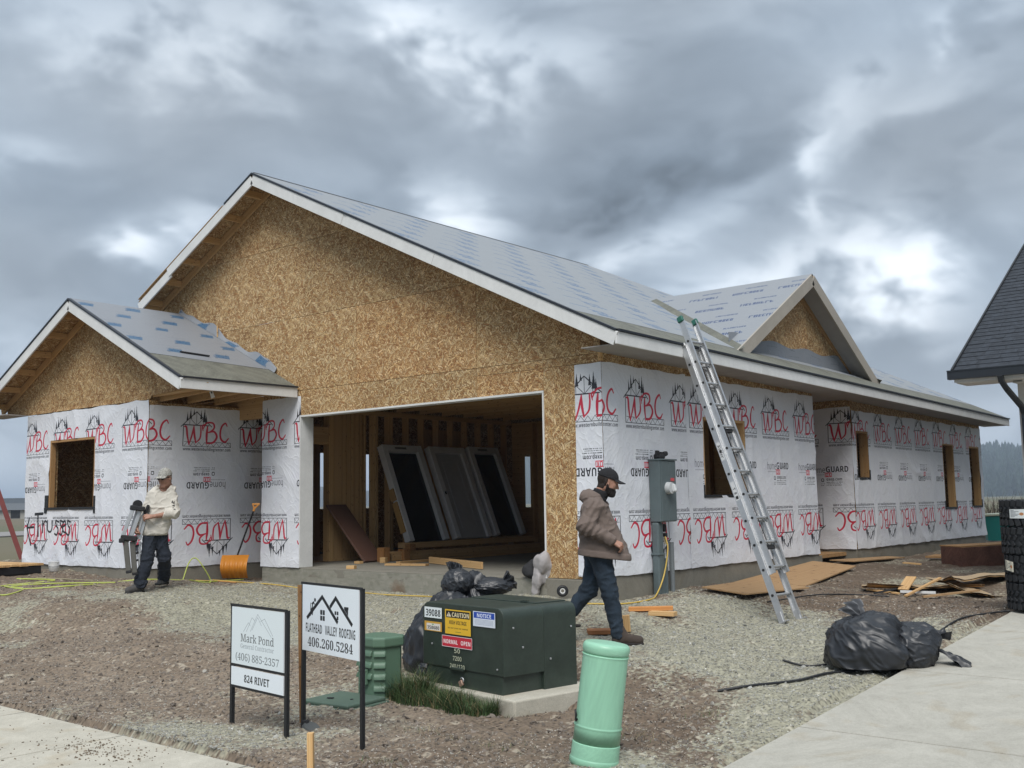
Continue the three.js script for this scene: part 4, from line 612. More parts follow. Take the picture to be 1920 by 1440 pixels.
// ---- wing roof and gable
{
  const WX = -9.2, WT = 4.53, WS = 0.478, wy = (x) => WT - WS * Math.abs(x - WX), ER = -5.86, EL = -12.45, zf = 2.1, uvW = (p) => [p.z, Math.hypot(p.x - WX, p.y - WT)];
  const P = (x, z, up = 0) => V(x, wy(x) + up, z);
  H('wing_roof_deck', [prism([P(WX, zf, -0.02), P(ER, zf, -0.02), P(ER, 0.02, -0.02), P(WX, 0.02, -0.02)], 0.016, uvW), prism([P(WX, zf, -0.02), P(EL, zf, -0.02), P(EL, -3, -0.02), P(WX, -3, -0.02)], 0.016, uvW)], M.osbUnder);
  H('underlayment_sheet', prism([P(WX, zf - 0.01, 0.006), P(-6.75, zf - 0.01, 0.006), P(-6.55, 0.03, 0.006), P(WX, 0.03, 0.006)], 0.003, uvW), M.underWing, 'pale underlayment with blue print on the small roof');
  H('underlayment_sheet', prism([P(WX, zf - 0.01, 0.006), P(EL, zf - 0.01, 0.006), P(EL, -3, 0.006), P(WX, -3, 0.006)], 0.003, uvW), M.underWing);
  H('ice_shield', prism([P(-6.85, zf - 0.01, 0.0), P(ER + 0.005, zf - 0.01, 0.0), P(ER + 0.005, 0.03, 0.0), P(-6.7, 0.03, 0.0)], 0.003, uvW), M.ice, 'grey ice shield on the lower small roof');
  // underlayment turned up on the strand board, ragged
  H('underlayment_upturn', sheet(WX, -6.4, 0, 1, [], 0.05, (s, y, d) => [s, wy(s) + 0.01 + y * (0.10 + 0.07 * N(s * 3, 1, 1) + 0.05 * Math.sin(s * 4.4)), 0.012 + d + 0.05 * (1 - y)], (s, y) => [s / 1.7 * 1.7 + 0.2, y * 0.2 + 0.2], (s, y) => 0.012 * Math.max(0, fbm(s * 9, y * 2, 4, 2))), M.underWing, 'ragged turned-up edge of the underlayment');
  const along = (x0, x1, z, dy, w, h, r = 0.004) => bar(V(x0, wy(x0) + dy, z), V(x1, wy(x1) + dy, z), w, h, V(0, 1, 0), r);
  const h = 0.165, c = -0.03 - h / 2 * 1.1;
  for (const [a, b] of [[WX, ER - 0.005], [WX, EL]]) { H('rake_fascia_board', along(a, b, zf + 0.015, c, 0.028, h), M.white); H('drip_edge', along(a, b, zf + 0.02, -0.012, 0.045, 0.03), M.drip); H('sub_fascia', along(a, b, zf - 0.02, -0.1, 0.038, 0.1), M.wood); H('ledger_board', along(a, b, 1.68, -0.12, 0.036, 0.12), M.wood); }
  for (const s of [-1, 1]) for (let k = 0; k < 6; k++) { const x = WX + s * (0.3 + k * 0.56), y = wy(x) - 0.09; H('lookout', bar(V(x, y, zf - 0.02), V(x, y, 1.66), 0.038, 0.1), M.woodPale); }
  H('eave_fascia_board', bar(V(ER + 0.003, wy(ER) - 0.1, zf + 0.03), V(ER + 0.003, wy(ER) - 0.1, 0.03), 0.028, 0.155, V(0, 1, 0), 0.004), M.white); H('drip_edge', bar(V(ER + 0.016, wy(ER) - 0.012, zf), V(ER + 0.016, wy(ER) - 0.012, 0.03), 0.05, 0.026), M.drip);
  const roofLine = (p) => clip(clip(p, WS, 1, WT - 0.05 + WS * WX), -WS, 1, WT - 0.05 - WS * WX);
  const low = [[-12.3, 2.745], [-7.45, 2.745], [-7.4, 2.8], [ER, 2.86], [ER, 5], [-12.3, 5]];
  for (const [a, b, k] of [[-12.4, -10.44, 0], [-10.436, -8.0, 1], [-7.996, -5, 0]]) { const p = roofLine(clip(clip(low, -1, 0, -a), 1, 0, b)); H('strand_board_sheet', plate(p, 1.64, 1.652), M.osb[k]); }
  H('bottom_strip', span(-11.3, -8.6, 2.748, 2.79, 1.653, 1.666), M.osb[2], 'narrow strip of strand board under the wing gable');
  H('wing_soffit', span(-12.43, -11.46, 2.74, 2.755, 1.66, 2.08), M.soffit);
  for (const z of [1.45, 0.95, 0.45]) H('porch_rafter', bar(V(-7.46, 2.79, z), V(ER - 0.02, 2.86, z), 0.04, 0.14), M.woodDark);
  H('porch_beam', bar(V(-7.4, 2.83, 1.6), V(ER - 0.02, 2.84, 1.6), 0.05, 0.1), M.woodDark); 
  const t = H('hanging_tag', bx(0.055, 0.15, 0.004, -6.2, 2.76, 1.37, 0, 0.6, 0.35), M.white, 'small white tag hanging under the porch rafters'); obj('tag_mark', bx(0.02, 0.03, 0.005, -6.197, 2.77, 1.372, 0, 0.6, 0.35), M.black, t);
}
// ---- cross gable over the side
{
  const DZ = -6.35, DY = 4.86, XF = 0.02, HW = 2.82, sl = (DY - 3.25) / HW, foot = (s) => V(XF, s > 0 ? 3.245 : 3.175, DZ + s * HW), back = V(-3.3, DY - 0.005, DZ), apex = V(XF, DY, DZ), uvD = (p) => [p.x * 1.0, Math.hypot(p.z - DZ, p.y - DY)];
  const up = (v, d) => v.clone().add(V(0, d, 0)), valley = (s) => V(-0.6, 0, 0);
  for (const s of [1, -1]) {
    H('cross_gable_deck', prism([up(apex, -0.02), up(foot(s), -0.02), up(back, -0.02)], 0.016, uvD), M.osb[1]);
    H('underlayment_sheet', prism([up(apex, 0.01), up(foot(s), 0.01), up(back, 0.01)], 0.003, uvD), M.underLines, s > 0 ? 'pale printed underlayment on the near side of the cross gable' : undefined);
    { const F = foot(s), cr = back.clone().sub(F).normalize(), n = back.clone().sub(apex).cross(F.clone().sub(apex)).normalize(), o = n.clone().cross(cr).normalize(); if (o.y < 0) o.negate(); o.multiplyScalar(0.13); const q = up(F, 0.013), w = up(F.clone().lerp(back, 0.97), 0.013); H('valley_strip', prism([q, w, w.clone().add(o), q.clone().add(o)], 0.003, uvD), M.ice, 'grey valley strip'); }
    H('rake_fascia_board', bar(up(apex, -0.1), up(foot(s), -0.1), 0.03, 0.2, V(0, 1, 0), 0.004), M.taupe, 'taupe rake board of the cross gable');
    H('rake_soffit', bar(up(apex, -0.17).add(V(-0.17, 0, 0)), up(foot(s), -0.17).add(V(-0.17, 0, 0)), 0.3, 0.012), M.soffit);
    H('ledger_board', bar(V(-0.29, DY - 0.2, DZ), V(-0.29, DY - 0.2 - sl * 2.5, DZ + s * 2.5), 0.04, 0.12), M.woodGrey);
  }
  const tri = [[-2.75, 3.3], [2.75, 3.3], [0, DY - 0.12]];
  const turn = (g) => g.applyMatrix4(new THREE.Matrix4().makeBasis(V(0, 0, -1), V(0, 1, 0), V(1, 0, 0))).translate(-0.32, 0, DZ);
  H('strand_board_sheet', turn(plate(clip(tri, 1, 0, 0.4), 0, 0.012)), M.osb[2]); H('strand_board_sheet', turn(plate(clip(tri, -1, 0, -0.404), 0, 0.012)), M.osb[1]);
  H('underlayment_upturn', sheet(-2.5, 2.5, 0, 1, [], 0.06, (s, y, d) => [-0.30 + d, 3.3 + y * (0.3 + 0.03 * Math.sin(s * 5)) + 0.0, DZ - s], (s, y) => [s, y * 0.3 + 0.35], (s, y) => 0.01 + 0.014 * Math.max(0, fbm(s * 7, y * 2, 1, 2))), M.underWing, 'strip of underlayment turned up on the cross gable wall');
}
// ---- inside the garage: stud wall, post, rear wall, ceiling chords
{
  const X = -6.8, T = 0.14, top = 2.66, stud = (z, w = 0.04, m = M.wood, x = X, t = T) => H('stud', span(x - t / 2, x + t / 2, 0.13, top, z - w / 2, z + w / 2), m);
  H('door_opening', [span(X - 0.07, X + 0.07, 2.1, 2.14, -1.36, -0.2), span(X - 0.07, X + 0.07, 0.1, 2.1, -0.24, -0.2)], M.woodPale, 'lumber head of the doorway at the left of the garage');
  H('door_header', span(X - 0.06, X + 0.06, 2.141, 2.4, -1.36, -0.2), M.woodDark);
  H('trimmer_stud', span(X - 0.07, X + 0.085, 0.095, 2.6, -1.42, -1.36), M.woodPale, 'pale stud beside the doorway'); H('trimmer_stud', span(X - 0.07, X + 0.08, 0.095, 2.65, -1.463, -1.423), M.woodPale);
  for (const z of [-1.52, -1.61, -1.71, -1.81, -1.91, -2.01]) stud(z, 0.088, M.wood);
  stud(-2.1, 0.04); stud(-2.2, 0.05); stud(-2.44, 0.04, M.woodPale); stud(-2.5, 0.04); for (const z of [-2.82, -2.87]) stud(z, 0.042);
  for (let z = -3.28; z > -6.3; z -= 0.406) stud(z, 0.04, M.woodDark);
  H('wall_plate', [span(X - 0.07, X + 0.07, 0.094, 0.13, -6.3, -1.47), span(X - 0.07, X + 0.07, top, top + 0.08, -6.3, -0.15)], M.woodDark);
  // partition boards beyond the open studs
  H('partition_board', span(-8.1, -8.08, 0.1, 2.6, -6.2, -5.0), M.woodDark); H('partition_board', span(-8.3, -8.28, 0.1, 2.6, -2.46, -1.0), M.inside);

  H('rear_partition', [zWall(-6.32, -6.74, -0.15, 0.1, 2.7, [[-6.4, -6.18, 0.95, 2.03]], 0.012)], M.woodDark, 'dark rear wall of the garage'); 
  for (let x = -6.1; x < -0.3; x += 0.406) H('stud', span(x, x + 0.04, 0.13, 2.66, -6.3, -6.17), M.woodDark);
  H('window_stud', span(-6.2, -6.15, 0.95, 2.03, -6.316, -6.25), M.woodPale);
  for (let z = -0.55; z > -6.3; z -= 0.61) H('ceiling_chord', span(-6.72, -0.16, 2.742, 2.83, z - 0.02, z + 0.02), M.woodDark);
  for (let z = -0.6; z > -6.1; z -= 0.406) if (z > -2.3 || z < -3.9) H('stud', span(-0.28, -0.145, 0.13, 2.72, z - 0.02, z + 0.02), M.woodDark);
}
// ---------- things on the plot ----------
// add a part to a thing from geometry given in world coordinates
function part(t, name, geos, mat, label) {
  t.updateMatrixWorld(true); const m = obj(name, geos, mat, t); m.geometry = m.geometry.clone(); m.geometry.applyMatrix4(t.matrixWorld.clone().invert()); if (label) m.userData.label = label; return m;
}
const text = (w, h, draw) => { const [c, x] = cv(w, h); draw(x, w, h); const t = tex(c); t.wrapS = t.wrapT = THREE.ClampToEdgeWrapping; return t; };
// printed plate: front face carries the print, uv 0..1
function plateUV(w, h, d) { const g = new THREE.BoxGeometry(w, h, d); return g; }
const put = (g, x, y, z, ry = 0, rx = 0, rz = 0) => g.applyMatrix4(new THREE.Matrix4().makeRotationFromEuler(new THREE.Euler(rx, ry, rz, 'YXZ'))).translate(x, y, z);

// extension ladder against the eave
{
  const fL = V(1.99, -0.34, -0.56), fR = V(2.02, -0.341, -0.95), tL = V(0.43, 3.33, -1.06), tR = V(0.43, 3.33, -1.45);
  const ld = thing('extension_ladder', 'aluminium extension ladder with green end caps leaning on the eave', 'ladder', [2.0, -0.34, -0.75]);
  const up = tL.clone().sub(fL).normalize(), side = fR.clone().sub(fL).normalize(), nrm = V(0, 0, 0).crossVectors(up, side).normalize(); if (nrm.x < 0) nrm.negate();
  const L = tL.distanceTo(fL), at = (s, u, n) => fL.clone().addScaledVector(up, s).addScaledVector(side, u).addScaledVector(nrm, n);
  const W = 0.385;
  const rail = (name, u, n, s0, s1, out) => { const a = at(s0, u, n), b = at(s1, u, n), o = side.clone().multiplyScalar(out); part(ld, name, [bar(a, b, 0.005, 0.07, nrm), bar(a.clone().addScaledVector(nrm, 0.034).addScaledVector(side, -out * 0.012), b.clone().addScaledVector(nrm, 0.034).addScaledVector(side, -out * 0.012), 0.03, 0.008, nrm), bar(a.clone().addScaledVector(nrm, -0.034).addScaledVector(side, -out * 0.012), b.clone().addScaledVector(nrm, -0.034).addScaledVector(side, -out * 0.012), 0.03, 0.008, nrm)], M.alu); };
  rail('base_rail', 0, 0, 0.06, L - 0.36, -1); rail('base_rail', W, 0, 0.06, L - 0.36, 1); rail('fly_rail', 0.03, 0.078, 0.55, L, -1); rail('fly_rail', W - 0.03, 0.078, 0.55, L, 1);
  for (let s = 0.32; s < L - 0.4; s += 0.305) { part(ld, 'rung', rod(at(s, 0, 0), at(s, W, 0), 0.016), M.aluDull); for (const u of [-0.004]) part(ld, 'rung_end', rod(at(s, u - 0.006, 0), at(s, u + 0.001, 0), 0.016, 0.016, 10), M.blackMat); }
  for (let s = 0.7; s < L - 0.1; s += 0.305) { part(ld, 'rung', rod(at(s - 0.07, 0.03, 0.078), at(s - 0.07, W - 0.03, 0.078), 0.017), M.alu); part(ld, 'rung_end', rod(at(s - 0.07, 0.02, 0.078), at(s - 0.07, 0.031, 0.078), 0.016, 0.016, 10), M.blackMat); }
  const green = std({ color: lin(0.02, 0.12, 0.09), roughness: 0.6 });
  for (const u of [0.03, W - 0.03]) part(ld, 'end_cap', bar(at(L - 0.05, u, 0.078), at(L + 0.035, u, 0.078), 0.045, 0.088, nrm, 0.018), green, 'green end cap');
  for (const u of [0, W]) part(ld, 'base_end_cap', bar(at(L - 0.39, u, 0), at(L - 0.34, u, 0), 0.036, 0.082, nrm, 0.01), M.aluDull);
  for (const u of [0, W]) part(ld, 'foot', [bar(at(-0.02, u, 0), at(0.12, u, 0), 0.04, 0.07, nrm, 0.008), bar(at(0.0, u, -0.06), at(0.0, u, 0.09), 0.05, 0.014, up, 0.004)], M.aluDull, 'swivel foot');
  for (const s of [0.88, 2.42]) part(ld, 'rung_lock', [bar(at(s, W * 0.5 - 0.05, 0.04), at(s, W - 0.04, 0.04), 0.05, 0.03, nrm, 0.008)], M.blackMat);
  part(ld, 'rope', tube([at(0.85, W * 0.5, 0.06), at(1.6, W * 0.52, 0.045), at(2.4, W * 0.5, 0.05), at(L - 0.7, W * 0.5, 0.05)], 0.005, 40, 5), M.blackMat, 'dark hoisting rope');
  const st = text(64, 256, (x, w, h) => { x.fillStyle = 'rgb(196,198,200)'; x.fillRect(0, 0, w, h); x.translate(w / 2, h / 2); x.rotate(PI / 2); x.fillStyle = '#16181c'; x.font = 'italic bold 60px serif'; x.textAlign = 'center'; x.textBaseline = 'middle'; x.fillText('Keller', 0, 2); });
  const st2 = text(64, 256, (x, w, h) => { x.fillStyle = 'rgb(196,198,200)'; x.fillRect(0, 0, w, h); x.translate(w / 2, h / 2); x.rotate(PI / 2); x.fillStyle = '#101216'; x.font = 'bold 56px sans-serif'; x.textAlign = 'center'; x.textBaseline = 'middle'; x.fillText('T  8', 0, 2); x.fillRect(70, -20, 40, 40); });
  for (const [s, t] of [[2.05, st], [1.52, st2]]) { const g = new THREE.PlaneGeometry(0.055, 0.24); g.applyMatrix4(new THREE.Matrix4().makeBasis(nrm, up, side.clone().negate())).translate(...at(s + 0.1, -0.0035, 0).toArray()); part(ld, 'sticker', g, std({ map: t, roughness: 0.6 }), 'sticker with black lettering on the rail'); }
}
// electric meter box on the side wall
{
  const grey = std({ map: smudge, color: lin(0.13, 0.17, 0.18), roughness: 0.5 }), mb = thing('meter_box', 'grey electric meter box with white socket and conduit on the side wall', 'meter box', [0.1, 0.77, -1.04]);
  part(mb, 'housing', span(0.022, 0.19, 0.77, 1.56, -1.36, -0.98, 0.012), grey); part(mb, 'cover', span(0.191, 0.203, 0.78, 1.55, -1.18, -0.99, 0.004), grey); part(mb, 'cover', span(0.191, 0.2, 0.78, 1.55, -1.35, -1.185, 0.004), grey);
  part(mb, 'lip', span(0.02, 0.215, 1.555, 1.575, -1.37, -0.97, 0.004), grey);
  const ring = new THREE.CylinderGeometry(0.072, 0.078, 0.07, 28); ring.rotateZ(-PI / 2).translate(0.235, 1.2, -1.14); part(mb, 'meter_socket', ring, std({ color: lin(0.5, 0.52, 0.53), roughness: 0.4 }), 'round white meter socket');
  part(mb, 'socket_lever', bx(0.05, 0.1, 0.05, 0.285, 1.2, -1.16, 0, 0, 0.3, 0.012), std({ color: lin(0.6, 0.62, 0.63), roughness: 0.4 })); part(mb, 'red_sticker', span(0.2, 0.206, 1.29, 1.33, -1.3, -1.22), std({ color: lin(0.55, 0.08, 0.09) }), 'small red sticker');
  part(mb, 'cable_hub', [bx(0.09, 0.07, 0.16, 0.09, 1.61, -1.14, 0, 0, 0.1, 0.02), bx(0.07, 0.06, 0.09, 0.1, 1.645, -1.25, 0.3, 0, 0, 0.02), rod(V(0.1, 1.6, -1.06), V(0.12, 1.68, -1.05), 0.03), rod(V(0.1, 1.6, -1.19), V(0.1, 1.67, -1.19), 0.035)], M.blackMat, 'black fittings on top of the box');
  part(mb, 'conduit', span(0.03, 0.14, -0.2, 0.768, -1.11, -0.98, 0.03), grey, 'wide grey riser below the box'); part(mb, 'strap', span(0.02, 0.148, 0.35, 0.372, -1.12, -0.97, 0.003), grey);
  part(mb, 'conduit', [rod(V(0.07, -0.2, -1.24), V(0.07, 0.3, -1.24), 0.03), rod(V(0.09, -0.2, -1.17), V(0.09, 0.35, -1.17), 0.018)], grey); part(mb, 'conduit', rod(V(0.07, -0.2, -1.4), V(0.07, 0.5, -1.4), 0.032), std({ color: lin(0.16, 0.18, 0.19), roughness: 0.5 }));
  part(mb, 'outlet', [bx(0.05, 0.1, 0.07, 0.08, 0.69, -1.2, 0, 0, 0, 0.01), bx(0.06, 0.05, 0.05, 0.1, 0.6, -1.2, 0, 0, 0, 0.012)], M.blackMat); part(mb, 'plug', [rod(V(0.11, 0.48, -1.2), V(0.1, 0.57, -1.2), 0.024)], std({ color: lin(0.5, 0.46, 0.36) }));
}
// pad-mounted transformer on its concrete pad
const TR = [1.86, -0.47, 4.1], TA = -0.157;
{
  const pad = thing('concrete_pad', 'low pale concrete pad under the green transformer cabinet', 'concrete pad', [TR[0], -0.6, TR[2]], TA);
  obj('slab', bx(1.42, 0.2, 0.98, -0.5, 0.03, -0.42, 0, 0, 0, 0.018), M.concPale, pad);
  const paint = std({ map: noiseTex(256, 8, (n) => { const v = 210 + 22 * n(1) + 14 * n(4, 3) + 10 * n(14, 6); return [v, v, v]; }, 0.9, true), color: lin(0.044, 0.064, 0.05), roughness: 0.42 });
  const t = thing('transformer', 'dark green padmount transformer cabinet with warning stickers', 'transformer cabinet', TR, TA);
  const W = 1.06, D = 0.8, Hh = 0.67, P = (n, g, m = paint, l) => { const q = obj(n, g, m, t); if (l) q.userData.label = l; return q; };
  P('sill', bx(W - 0.05, 0.15, 0.43, -W / 2, 0.075, -0.215 - 0.012, 0, 0, 0, 0.008));
  // hood: rounded profile in x,y extruded back
  const prof = (x0, x1, y0, y1, r) => { const s = new THREE.Shape(); s.moveTo(x0, y0); s.lineTo(x1, y0); s.lineTo(x1, y1 - r); s.quadraticCurveTo(x1, y1, x1 - r, y1 + 0.012); s.lineTo(x0 + r, y1 + 0.012); s.quadraticCurveTo(x0, y1, x0, y1 - r); s.lineTo(x0, y0); return s; };
  const hood = new THREE.ExtrudeGeometry(prof(-W, 0, 0.155, Hh - 0.012, 0.07), { depth: 0.42, bevelEnabled: true, bevelSize: 0.008, bevelThickness: 0.008, bevelSegments: 2, curveSegments: 10 }); hood.translate(0, 0, -0.428); P('hood', meterUV(hood));
  const tank = new THREE.ExtrudeGeometry(prof(-W + 0.002, -0.002, 0.0, Hh - 0.01, 0.07), { depth: 0.36, bevelEnabled: true, bevelSize: 0.006, bevelThickness: 0.006, bevelSegments: 2, curveSegments: 10 }); tank.translate(0, 0, -0.802); P('tank', meterUV(tank));
  P('top_ridge', bx(W - 0.2, 0.014, 0.34, -W / 2, Hh + 0.012, -0.62, 0, 0, 0, 0.006)); P('lifting_bolt', [rod(V(-0.25, Hh, -0.46), V(-0.25, Hh + 0.03, -0.46), 0.02), bx(0.07, 0.012, 0.04, -0.25, Hh + 0.02, -0.46)], paint);
  P('latch_handle', bx(0.17, 0.022, 0.02, -W * 0.54, 0.152, 0.012, 0, 0, 0, 0.005)); for (const [x, y] of [[-0.92, 0.33], [-0.06, 0.2]]) P('bolt', bx(0.014, 0.014, 0.012, x, y, 0.012, 0, 0, 0, 0.004), M.aluDull); for (const [y, z] of [[0.52, -0.1], [0.36, -0.2], [0.48, -0.74], [0.24, -0.5]]) P('bolt', bx(0.012, 0.016, 0.016, 0.012, y, z, 0, 0, 0, 0.004), M.aluDull);
  const lock = P('padlock', bx(0.045, 0.045, 0.022, -W * 0.485, 0.045, 0.02, 0, 0, 0.5, 0.006), std({ color: lin(0.4, 0.26, 0.2), metalness: 0.5, roughness: 0.4 }), 'brass padlock hanging from the latch'); const sh = new THREE.TorusGeometry(0.02, 0.0055, 8, 20, PI); obj('shackle', sh.rotateZ(-0.5).translate(-W * 0.485 + 0.012, 0.07, 0.02), M.alu, lock);
  const sheetS = (u0, u1, y0, y1, tx, l) => { const g = new THREE.PlaneGeometry((u1 - u0) * W, y1 - y0); g.translate(-W + (u0 + u1) / 2 * W, (y0 + y1) / 2, 0.0105); P('sticker', g, std({ map: tx, roughness: 0.45 }), l); };
  const cond = (x, s, cx, cy, w, px, col, font = 'sans-serif') => { x.fillStyle = col; x.textBaseline = 'middle'; x.font = `bold ${px}px ${font}`; fit(x, s, cx, cy, w); };
  sheetS(0.03, 0.262, 0.545, 0.635, text(256, 128, (x, w, h) => { x.fillStyle = '#dfe6e8'; x.fillRect(0, 0, w, h); cond(x, '39088', w / 2, h / 2 + 4, w * 0.86, 112, '#15171a'); }), 'white number sticker');
  sheetS(0.03, 0.262, 0.435, 0.515, text(256, 128, (x, w, h) => { x.fillStyle = '#c99a3c'; x.fillRect(0, 0, w, h); x.fillStyle = '#dcd6cc'; x.fillRect(30, 26, w - 54, h - 36); cond(x, '358680', w / 2, h / 2 + 18, w * 0.7, 62, '#2c2c36'); x.fillStyle = '#5fa060'; x.fillRect(110, 32, 26, 14); }), 'yellow edged number tag');
  sheetS(0.305, 0.63, 0.43, 0.632, text(320, 340, (x, w, h) => { x.fillStyle = '#e0b430'; x.fillRect(0, 0, w, h); x.fillStyle = '#141210'; x.fillRect(12, 18, w - 24, 96); x.fillStyle = '#e6d9c0'; x.beginPath(); x.moveTo(48, 34); x.lineTo(78, 100); x.lineTo(18, 100); x.fill(); x.fillStyle = '#141210'; x.fillRect(44, 54, 8, 26); x.fillRect(44, 86, 8, 8); cond(x, 'CAUTION', 195, 70, 220, 84, '#ecdfb8'); cond(x, 'HIGH VOLTAGE', w / 2, 178, 220, 72, '#1b1710'); cond(x, 'DO NOT OPEN OR TAMPER', w / 2, 256, 250, 26, '#4a3c18'); x.fillStyle = '#6c8030'; x.fillRect(130, 300, 70, 8); }), 'yellow caution sticker');
  sheetS(0.66, 0.925, 0.52, 0.64, text(300, 230, (x, w, h) => { x.fillStyle = '#d4dce8'; x.fillRect(0, 0, w, h); x.fillStyle = '#2048a8'; x.fillRect(10, 12, w - 20, 92); cond(x, 'NOTICE', w / 2, 62, 200, 78, '#e6ecf6'); x.fillStyle = '#8c94a8'; for (let k = 0; k < 5; k++) for (let q = 24; q < w - 30; q += 14) x.fillRect(q, 122 + k * 18, 9, 8); }), 'white and blue notice sticker');
  sheetS(0.262, 0.645, 0.322, 0.415, text(360, 120, (x, w, h) => { x.fillStyle = '#dfe0e2'; x.fillRect(0, 0, w, h); x.fillStyle = '#c02a3c'; x.fillRect(4, 5, w - 8, h - 10); cond(x, 'NORMAL', 104, 64, 176, 60, '#eee6e6'); cond(x, 'OPEN', 284, 64, 118, 60, '#eee6e6'); }), 'red sticker with white lettering');
  const [c2, x2] = cv(256, 256); x2.clearRect(0, 0, 256, 256); [['50', 40, 90], ['7200', 124, 130], ['240/120', 210, 216]].forEach(([s, y, w]) => cond(x2, s, 128, y, w, 66, '#b8bca4', 'monospace')); const tm = tex(c2); const g = new THREE.PlaneGeometry(0.24, 0.19).translate(-W + 0.455 * W, 0.232, 0.0102); P('stencil', g, std({ map: tm, transparent: true, alphaTest: 0.4, roughness: 0.6 }), 'pale stencilled rating');
}
// louvred green pedestal and its lid on the ground
{
  const mint = std({ map: smudge, color: lin(0.125, 0.22, 0.15), roughness: 0.5 }), p = thing('utility_pedestal', 'squat green louvred utility pedestal behind the roofing sign', 'utility pedestal', [0.55, -0.59, 4.2], -0.1);
  const oct = (w, d, c) => { const s = new THREE.Shape(); [[-w + c, -d], [w - c, -d], [w, -d + c], [w, d - c], [w - c, d], [-w + c, d], [-w, d - c], [-w, -d + c]].forEach((q, i) => (i ? s.lineTo(q[0], q[1]) : s.moveTo(q[0], q[1]))); return s; };
  const ex = (sh, h, y, b = 0.008) => { const g = new THREE.ExtrudeGeometry(sh, { depth: h, bevelEnabled: true, bevelSize: b, bevelThickness: b, bevelSegments: 3 }); return meterUV(g.rotateX(-PI / 2).translate(0, y, 0)); };
  obj('body', ex(oct(0.165, 0.14, 0.06), 0.42, 0.01), mint, p); obj('cap', ex(oct(0.175, 0.15, 0.06), 0.05, 0.45, 0.02), mint, p); obj('base', ex(oct(0.2, 0.17, 0.05), 0.02, -0.01), mint, p);
  for (let k = 0; k < 4; k++) for (const [x, z, ry, w] of [[-0.0, 0.15, 0, 0.16], [0.142, 0.115, 0.78, 0.09], [-0.142, 0.115, -0.78, 0.09]]) if (!(k === 0 && x < 0.1)) { const s = new THREE.Shape(); s.moveTo(0, 0); s.lineTo(0.02, 0); s.quadraticCurveTo(0.018, 0.03, 0, 0.04); const g = new THREE.ExtrudeGeometry(s, { depth: w, bevelEnabled: true, bevelSize: 0.004, bevelThickness: 0.006, bevelSegments: 1 }); g.translate(0, 0, -w / 2).rotateY(-PI / 2); obj('louvre', put(g, x, 0.08 + k * 0.095, z - 0.004, ry), mint, p); }
  obj('handle', [bx(0.02, 0.12, 0.03, -0.05, 0.18, 0.165, 0, 0, 0, 0.006), bx(0.02, 0.12, 0.03, 0.03, 0.18, 0.165, 0, 0, 0, 0.006), bx(0.1, 0.02, 0.035, -0.01, 0.24, 0.168, 0, 0, 0, 0.006), bx(0.1, 0.02, 0.035, -0.01, 0.13, 0.168, 0, 0, 0, 0.006)], mint, p);
  const lid = thing('vault_lid', 'flat green vault lid lying on the soil before the pedestal', 'vault lid', [0.5, -0.57, 4.56], -0.02); const lm = std({ map: smudge, color: lin(0.105, 0.165, 0.125), roughness: 0.65 });
  obj('cover', bx(0.58, 0.035, 0.42, 0, 0.0, 0, 0.03, 0, 0.02, 0.014), lm, lid); obj('rim', bx(0.62, 0.03, 0.46, 0, -0.03, 0, 0.03, 0, 0.02, 0.01), lm, lid); obj('lift_slot', [bx(0.06, 0.006, 0.02, -0.08, 0.0215, 0.08, 0.03, 0.4, 0.02), bx(0.02, 0.006, 0.02, 0.12, 0.022, 0.02)], M.blackMat, lid);
}
// leaning mint-green cable tube
{
  const m = std({ map: noiseTex(256, 5, (n) => { const v = 226 + 10 * n(1) + 8 * n(5, 3); return [v, v, v * 0.98]; }, 0.5, true), color: lin(0.36, 0.70, 0.52), roughness: 0.38 }), p = thing('cable_marker_tube', 'mint green plastic cable pedestal tube leaning to the right', 'utility tube', [3.28, -0.64, 4.88], 0.696); p.rotation.order = 'YXZ'; p.rotation.z = -0.135;
  const lat = (pts) => new THREE.LatheGeometry(pts.map((q) => new THREE.Vector2(q[0], q[1])), 40);
  obj('tube', lat([[0, 0.15], [0.151, 0.15], [0.151, 0.24], [0.156, 0.245], [0.156, 0.255], [0.149, 0.262], [0.147, 0.69], [0.151, 0.694], [0.151, 0.704], [0.0, 0.706]]), m, p); obj('cap', lat([[0, 0.7], [0.148, 0.7], [0.148, 0.718], [0.152, 0.722], [0.154, 0.746], [0.15, 0.764], [0.138, 0.776], [0.11, 0.78], [0, 0.782]]), m, p); obj('collar', lat([[0, -0.02], [0.162, -0.02], [0.162, 0.045], [0.157, 0.052], [0.157, 0.056], [0.155, 0.058], [0.155, 0.142], [0.15, 0.149], [0, 0.149]]), m, p);
  obj('cable_end', tube([V(-0.148, 0.30, 0.03), V(-0.16, 0.34, 0.05), V(-0.155, 0.31, 0.065), V(-0.15, 0.275, 0.06), V(-0.145, 0.29, 0.075)], 0.006, 30, 6), M.black, p); 
}
